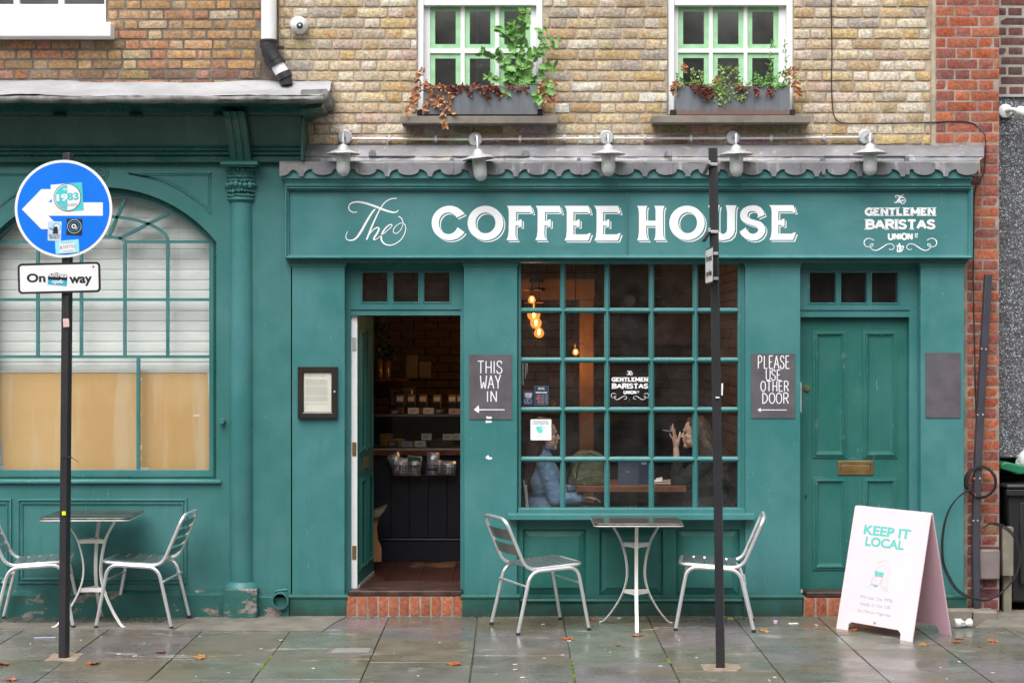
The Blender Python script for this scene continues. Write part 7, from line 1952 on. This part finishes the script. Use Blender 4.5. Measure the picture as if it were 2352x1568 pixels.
text(stk4, 'ΠΑΝΙΩΝΙΟΣ', *s5(603,830)[0:2], 4.6, ys-.0016, GREYPR, 27, .01, R(-4)); text(stk4, 'ΔΑΦΝΗ', *s5(603,868)[0:2], 9.5, ys-.0016, GREYPR, 35, .04, R(-4)); text(stk4, 'ΠΑΝΘΗΡΕΣ', *s5(608,905)[0:2], 4.6, ys-.0016, GREYPR, 27, .01, R(-4))
# window notices
GY0 = .0765; gq = .071
def notice(name, label, a, b, c_, d, mat, r=0, y=gq):
    t = thing(name, label, 'sticker', loc=Wp((a+b)/2, d, y)); m = MB()
    x0, x1, z0_, z1_ = X(a,y), X(b,y), Z(d,y), Z(c_,y)
    m.prism([rrect((x0+x1)/2,(z0_+z1_)/2,x1-x0,z1_-z0_,max(r*kk(y),.0005))], y, y+.001); o = m.build('sheet', mat, t, smooth=False); return t, o
t, o = notice('window_sticker', 'square white sticker with a mint heart shape and the words FIGHTING FOOD WASTE TOGETHER', 1218.4, 1266.4, 962.4, 1010.6, WPAINT, 2.6)
dkteal = plain('dark_teal_print', (.02,.17,.20), .6)
text(o, 'FIGHTING FOOD', 1242, 968.3, 3.3, gq-.0006, dkteal, 33, .01); text(o, 'WASTE TOGETHER', 1242, 972.8, 3.3, gq-.0006, dkteal, 37, .01); text(o, 'Too Good To Go', 1242, 1000.3, 3.0, gq-.0006, GREYPR, 22.5, 0); text(o, 'App Store   Google Play', 1242, 1005.8, 1.6, gq-.0006, GREYPR, 20, 0)
def el(parent, cx0, cy0, rx, ry, rot, y, mat):
    m = MB(); m.pprism([[(cx0+rx*math.cos(R(a))*math.cos(rot)-ry*math.sin(R(a))*math.sin(rot), cy0+rx*math.cos(R(a))*math.sin(rot)+ry*math.sin(R(a))*math.cos(rot)) for a in range(0,360,15)]], y, y+.0003, back=False); m.build('leaf_print', mat, parent, smooth=False)
el(o, 1248, 985, 4.2, 8.5, R(25), gq-.0004, plain('mint_pale',(.70,.86,.82),.5)); el(o, 1243.5, 984, 4.6, 8.6, R(-5), gq-.0008, plain('mint_mid',(.42,.80,.72),.5)); el(o, 1238.5, 986.5, 5.6, 9.0, R(-35), gq-.0012, plain('mint_strong',(.13,.66,.56),.5))
t, o = notice('opening_hours_sign', 'navy OPENING HOURS notice inside the left window column', 1227.7, 1260, 885.7, 931, NAVY)
m = MB(); y_ = gq-.0005; m.ring(X(1228.4,y_), X(1259.3,y_), Z(930.3,y_), Z(886.4,y_), [(0,y_),(.0012,y_)]); m.build('border_line', plain('border_blue',(.15,.25,.32),.5), o, smooth=False)
text(o, 'GENTLEMEN', 1243.5, 890.8, 2.2, gq-.0006, WPAINT, 14, .01); text(o, 'BARISTAS', 1243.5, 893.6, 2.4, gq-.0006, WPAINT, 14, .01); text(o, 'OPENING HOURS', 1243.5, 901.3, 3.3, gq-.0006, WPAINT, 25.5, .03)
for i, dname in enumerate(('MONDAY','TUESDAY','WEDNESDAY','THURSDAY','FRIDAY','SATURDAY','SUNDAY')):
    yy = 907.4+i*3.1; ww = {'MONDAY':8.2,'TUESDAY':8.2,'WEDNESDAY':11.2,'THURSDAY':9.8,'FRIDAY':6.4,'SATURDAY':9,'SUNDAY':7.2}[dname]
    text(o, dname, 1242-ww/2, yy, 2.1, gq-.0006, ORANGEP, ww, .02); text(o, '07:00 - 18:00' if i < 5 else '08:00 - 17:00', 1250.5, yy, 1.9, gq-.0006, GREYPR, 14, 0)
t, o = notice('card_payment_sign', 'navy CONTACTLESS & CARD PAYMENTS ONLY PLEASE notice low in the left window column', 1202, 1225.3, 897.6, 930.3, NAVY)
for i, s in enumerate(('CONTACTLESS &','CARD PAYMENTS','ONLY PLEASE')): text(o, s, 1213.7, 903.8+i*3.9, 3.2, gq-.0006, WPAINT, (16.5,16.5,13)[i], .02)
m = MB(); y_ = gq-.0006; ribbon(m, [(X(1212.5+7.8*math.cos(R(a)),y_),Z(921+5*math.sin(R(a)),y_)) for a in range(0,361,15)], .0016, y_)
for rr3 in (1.5,3,4.5): ribbon(m, [(X(1208.5+rr3*math.cos(R(a)),y_),Z(921+rr3*math.sin(R(a)),y_)) for a in range(-40,41,20)], .0015, y_-.0003)
m.build('contactless_symbol', plain('pale_teal_print',(.45,.60,.60),.5), o, smooth=False, norm=False)
text(children(bpy.data.objects['menu_stand'])[1], 'GENTLEMEN\nBARISTAS', 1479, 1062, 8.5, .562, WPAINT, 15, .01)
# reading matter in the frame
t = thing('menu_case', 'dark wooden display frame with a printed letter, hung on the leftmost pilaster', 'menu case', loc=(X(729,-.03), -.03, Z(960,-.03)))
fz = -.035
m = MB(); m.pring(683.4, 774.6, 842, 960, fz, [(0,-.001),(0,fz+.006),(.003,fz),(.034,fz),(.040,fz+.004),(.0435,fz+.010),(.0435,fz+.02)]); m.build('frame_moulding', DKWOOD, t, angle=25)
pg = MB().pbox(696, 762, 855, 948, fz+.016, fz+.018).build('page', PAPER, t)
MB().pbox(694, 763, 853, 949, fz+.010, fz+.012).build('glazing', GLASS, t)
text(pg, 'The Gentlemen Baristas - it\'s more than a coffee shop', 725, 862.8, 2.0, fz+.0155, SIGNK, 45, 0)
m = MB(); yy = 871.5; y_ = fz+.0154
while yy < 930:
    if not any(abs(yy-g) < 1.3 for g in (885,908.5,923)):
        x = 702.5
        while x < 752:
            w_ = rnd.uniform(1.2,4.2); m.pbox(x, min(x+w_,753), yy, yy+.75, y_, y_+.0003); x += w_+.9
    yy += 1.95
m.build('printed_lines', plain('faint_print',(.42,.40,.38),.7), pg, smooth=False)
MB().lathe([(0,-.006),(.006,-.005),(.0085,0)], (X(768.5,fz), fz, Z(899.5,fz)), 16, 'Y').build('lock', GALV, t)
# A-board print
def ab(u, v): return (u*W/ .655, v*LH/.84)
def abtext(s, u, v, w, h, mat, bold): text(front, s, u, v, h, -.0012, mat, w, bold, M=LM)
# positions measured on the board itself: u from its left edge, v up from the ground
abtext('KEEP IT', W*.475, LH*.812, .395*W/.655*1.02, .066, MINT, .035)
abtext('LOCAL', W*.465, LH*.722, .335*W/.655*1.0, .066, MINT, .035)
for s, v, w_ in (('We use Oat M*lk', .285, .285), ('made in the UK', .232, .265), ('by Minor Figures', .175, .285)): abtext(s, W*.47, LH*v, w_*W/.655, .026, MINTL, 0)
m = MB(); m.M = LM
fc = lambda a, b: (W*.47+(a-828)*.00095, LH*.475-(b-655)*.00110)
def rb(pts, w, off): ribbon(m, [fc(*p) for p in pts], w, -.001-off)
rb([(727,748),(760,725),(785,718)],.0022,0); rb([(850,718),(890,730),(930,755)],.0022,.0001)
rb([(785,600),(800,580),(850,562),(890,575),(905,610),(905,680),(912,730),(900,748),(880,745),(862,730),(848,712),(862,660),(862,610)],.0022,.0002)
rb([(862,600),(830,600),(800,612),(780,640),(768,680),(758,722),(785,715)],.0022,.0003)
rb([(787,640),(790,680),(805,712),(830,722),(852,690),(862,640)],.0022,.0004); rb([(812,650),(806,672),(814,676)],.0016,.0005); rb([(803,692),(820,690)],.0018,.0006); rb([(880,600),(890,660),(885,740)],.0016,.0007); rb([(770,690),(765,730)],.0018,.0008)
m.build('woman_drawing', MINTL, front, smooth=False, norm=False)
m = MB(); m.M = LM
for l in ([(783,633),(812,636),(812,660),(803,668),(790,666),(784,655)],[(816,636),(864,640),(862,652),(855,652),(850,666),(830,668),(818,660)],[(780,718),(826,722),(822,732),(790,730)]): m.prism([[fc(*p) for p in l]], -.0022, -.0018, back=False)
m.build('sunglasses_print', MINT, front, smooth=False)
text(p2, '', 0, 0, 1, 0, SIGNK) if False else None
for s, v in (('Except', .045), ('cycles', -.045)):
    text(ep, s, 0, v, .05, -.0022, SIGNK, .26, .03, M=PM)
bpy.context.view_layer.update()
for rec in pend:
    o = rec[0]; dx, dy = max(o.dimensions.x,1e-4), max(o.dimensions.y,1e-4)
    h = rec[2]; w_ = rec[1]
    s_ = (w_/dx if w_ else h/dy)
    sy2 = h/dy
    if len(rec) == 3:
        o.scale = (s_, sy2, 1)
    else:
        M = rec[3]; u, v, yy = rec[4]
        MM = M @ Matrix.Translation((u, yy, v)) @ Matrix.Rotation(R(90), 4, 'X') @ Matrix.Diagonal((s_, sy2, 1, 1))
        par = o.parent
        o.matrix_basis = Matrix.Translation(-org(par)) @ MM
dg = bpy.context.evaluated_depsgraph_get()
for rec in pend:                                   # lettering becomes plain mesh
    o = rec[0]; me = bpy.data.meshes.new_from_object(o.evaluated_get(dg))
    n_ = bpy.data.objects.new('lettering', me); scene.collection.objects.link(n_)
    n_.parent = o.parent; n_.matrix_basis = o.matrix_basis.copy()
    bpy.data.objects.remove(o)

# ---------------------------------------------------------------- small things on the ground
lm = MB()
def maple(mb, s):
    pts = []
    for i, (a, r_) in enumerate(((90,1),(72,.55),(60,.62),(48,.85),(35,.50),(20,.55),(5,.72),(-15,.35),(-45,.40),(-80,.18),(-90,.22),(-100,.18),(-135,.40),(-165,.35),(175,.72),(160,.55),(145,.50),(132,.85),(120,.62),(108,.55))):
        pts.append((r_*s*math.cos(R(a)), r_*s*math.sin(R(a)), jit(.10)*s+.12*s*r_))
    c0 = mb.add([(0,0,.02*s)]); p0 = mb.add(pts); n = len(pts)
    for i in range(n): mb.face((c0, p0+i, p0+(i+1)%n))
    mb.tube([(0,-.15*s,.02*s),(0.05*s,-.6*s,.06*s),(.1*s,-1.0*s,.10*s)], .02*s, 4)
leafs = []
for i in range(4):
    m = MB(); maple(m, .062); leafs.append((m.mesh('leaf', LEAFF if i != 2 else LEAFFY, smooth=False, norm=False)))
LV = [(373,1497.5,0,'red maple leaf on the slab just right of the left post','r'),(467,1511,2,'yellowish leaf lying two slabs right of the left post','y'),(213,1524,1,'red maple leaf below the foot of the left post','r'),(15,1525,3,'brown leaf at the left edge, beside the left post','r'),(20,1562,1,'large orange leaf in the bottom left corner','r'),(1042,1527,0,'red leaf alone on the slabs below the open doorway','r'),(1308,1468.5,3,'red leaf on the joint in front of the left middle chair','r'),(1355,1422,1,'dark red leaf behind the left foot of the bistro table','r'),(1466,1460.5,0,'small red leaf touching the front foot of the bistro table','r'),(1417,1482,3,'tiny red leaf fragment in front of the bistro table','s'),(1754,1450,2,'yellow leaf behind the right chair leg','y'),(1955,1447,1,'orange leaf under the left leg of the pink board','r'),(2201,1467,0,'orange leaf right of the pink board, nearer the wall','r'),(2193,1475,3,'red leaf just below the orange one by the pink board','r'),(2282,1474,1,'wide red leaf to the right of the crushed can','r'),(2127,1481,2,'pale orange leaf in front of the pink board','y'),(2250,1485,3,'faint brown leaf at the right of the pavement','s')]
for px, py, i, lab, kd in LV:
    o = bpy.data.objects.new('fallen_leaf', leafs[2 if kd == 'y' else (i if i != 2 else 0)]); link(o, None, (GX(px,py), GY(py), .004)); o.rotation_euler = (jit(.15), jit(.15), rnd.uniform(0,6.28))
    s_ = {'r':1.0,'y':1.0,'s':.5}[kd]*rnd.uniform(.9,1.25); o.scale = (s_,s_,s_); tag(o, lab, 'leaf', 'fallen autumn leaves on the wet pavement')
butt = MB().tube([(-.013,0,.004),(.013,0,.004)], .004, 8).mesh('cigarette_end', plain('butt_paper',(.55,.54,.50),.7))
gum = MB().lathe([(.0,.003),(.012,.0028),(.017,.0)], (0,0,0), 12).mesh('gum_spot', plain('gum', (.36,.36,.34), .6))
BT = [(273,1503.5),(310,1508),(70,1479),(1247,1435),(1422,1421),(1307,1473),(1183,1527),(1183,1539),(1200,1557),(1517,1531),(1767,1564),(2203,1521),(1875,1437)]
for i, (px, py) in enumerate(BT):
    o = bpy.data.objects.new('cigarette_end', butt); link(o, None, (GX(px,py), GY(py), .002)); o.rotation_euler.z = rnd.uniform(0,6.28); tag(o, 'white cigarette end on the wet paving', 'cigarette end', 'cigarette ends on the paving')
GM = [(420,1505),(460,1462),(525,1545),(645,1470),(720,1535),(905,1500),(960,1552),(1010,1475),(1118,1505),(1140,1548),(1250,1512),(1292,1504),(1390,1492),(1402,1498),(1560,1470),(1600,1510),(1780,1555),(1905,1520),(2050,1560),(2160,1533),(2280,1545),(2175,1559),(232,1462),(186,1470),(331,1476),(451,1554),(600,1490),(1476,1420),(830,1492)]
for px, py in GM:
    o = bpy.data.objects.new('gum_spot', gum); link(o, None, (GX(px,py), GY(py), .0025)); s_ = rnd.uniform(.35,.85); o.scale = (s_,s_,1); tag(o, 'pale flattened chewing gum spot on the paving', 'gum spot', 'gum spots on the paving')
def bit(name, label, cat, px, py, mb, mat, z=.003, rz=0):
    o = mb.build(name, mat, None); o.location = (GX(px,py), GY(py), z); ORG[o.name] = o.location.copy(); o.rotation_euler.z = rz; return tag(o, label, cat)
bit('stirrer', 'thin wooden stirrer lying right of the bistro table foot', 'stirrer', 1493, 1446, MB().box(-.07,.07,-.003,.003,0,.003), plain('stirrer_wood',(.55,.38,.2),.7), rz=.5)
bit('bottle_cap', 'small lilac bottle cap behind the right chair', 'bottle cap', 1781, 1432, MB().lathe([(.015,0),(.016,.018),(.012,.022),(0,.022)], (0,0,0), 16), plain('lilac_plastic',(.60,.45,.60),.5))
bit('yellow_scrap', 'bright yellow scrap against the wall between chair and post', 'scrap', 1678, 1421, MB().box(-.02,.02,-.006,.006,0,.006), plain('yellow_scrap',(.75,.60,.05),.6))
bit('paper_scrap', 'small white paper scrap left of the pink board', 'scrap', 1823, 1433, MB().box(-.035,.03,-.012,.012,0,.006), PAPER, rz=.2)
bit('paper_scrap', 'blue white wrapper strip left of the left post', 'scrap', 103, 1465, MB().box(-.07,.07,-.008,.008,0,.004), plain('wrapper_blue',(.45,.52,.75),.5), rz=.1)
t = thing('drinks_can', 'crushed white drinks can lying by the dark blocks', 'can')
m = MB(); prf_ = [(.024,-.068),(.030,-.062),(.033,-.055),(.033,-.02),(.028,0),(.021,.012),(.026,.025),(.032,.04),(.032,.055),(.026,.062)]
rows = []
for r_, h in prf_:
    dz = -.010 if -.01 < h < .03 else 0
    rows.append(m.add([(h*1.0, r_*math.cos(2*math.pi*j/20), .033+dz*.5+r_*math.sin(2*math.pi*j/20)*(1.0 if dz == 0 else .75)) for j in range(20)]))
for a, b in zip(rows, rows[1:]):
    for j in range(20): m.face((a+j, a+(j+1)%20, b+(j+1)%20, b+j))
m.face([rows[0]+j for j in range(20)]); m.face([rows[-1]+j for j in range(20)])
cn = m.build('can_body', plain('can_white',(.72,.72,.68),.35,bump=.2), t)
m = MB(); m.lathe([(.026,-.0705),(.031,-.066),(.032,-.060),(.031,-.060)], (0,0,.033), 20, 'X'); m.build('rim', ALU, t)
m = MB(); m.box(-.03,.005,-.0345,-.0335,.02,.045); m.build('grey_print', GREYPR, t)
t.location = (GX(2212,1441), GY(1441), 0); t.rotation_euler.z = R(12)
t = thing('vent_pipe', 'round green pipe outlet sticking out at the base of the wall', 'pipe', loc=(X(646,-.05), -.05, Z(1400,-.05)))
MB().lathe([(.050,.04),(.050,-.07),(.062,-.07),(.062,-.045),(.056,-.045),(.056,.05)], (X(646,.0), .0, Z(1376,.0)), 24, 'Y', cap=False).build('outlet', GREENP, t)
MB().lathe([(.0,-.01),(.0505,-.01)], (X(646,.0), .0, Z(1376,.0)), 20, 'Y').build('dark_bore', INDARK, t)
MB().tube([Wp(632,1357,0), Wp(660,1353,0)], .008, 8).build('strap', GREENP, t)
# moss in the joints, grit along the wall
m = MB()
for c_, (ya, yb_) in ((9,(-1.6,-2.3)),(10,(-1.6,-1.75)),(14,(-1.1,-1.5)),(6,(-1.5,-2.0))):
    for i in range(60):
        x = cols[c_]+jit(.006); y = rnd.uniform(yb_, ya); m.ball((x,y,.0), rnd.uniform(.003,.007), rnd.uniform(.004,.012), .004, 6, 4)
tag(m.build('moss', MOSS, None), 'green moss growing in the slab joints', 'moss', kind='stuff')
m = MB()
for i in range(420):
    x = rnd.uniform(-3.8,3.6); y = -.03-abs(rnd.gauss(0,.05)); r_ = rnd.uniform(.002,.006); m.ball((x,y,.004), r_*1.3,r_,r_*.7, 5, 3)
tag(m.build('grit', CEMENT, None), 'wet grit and crumbs gathered along the foot of the walls', 'grit', kind='stuff')
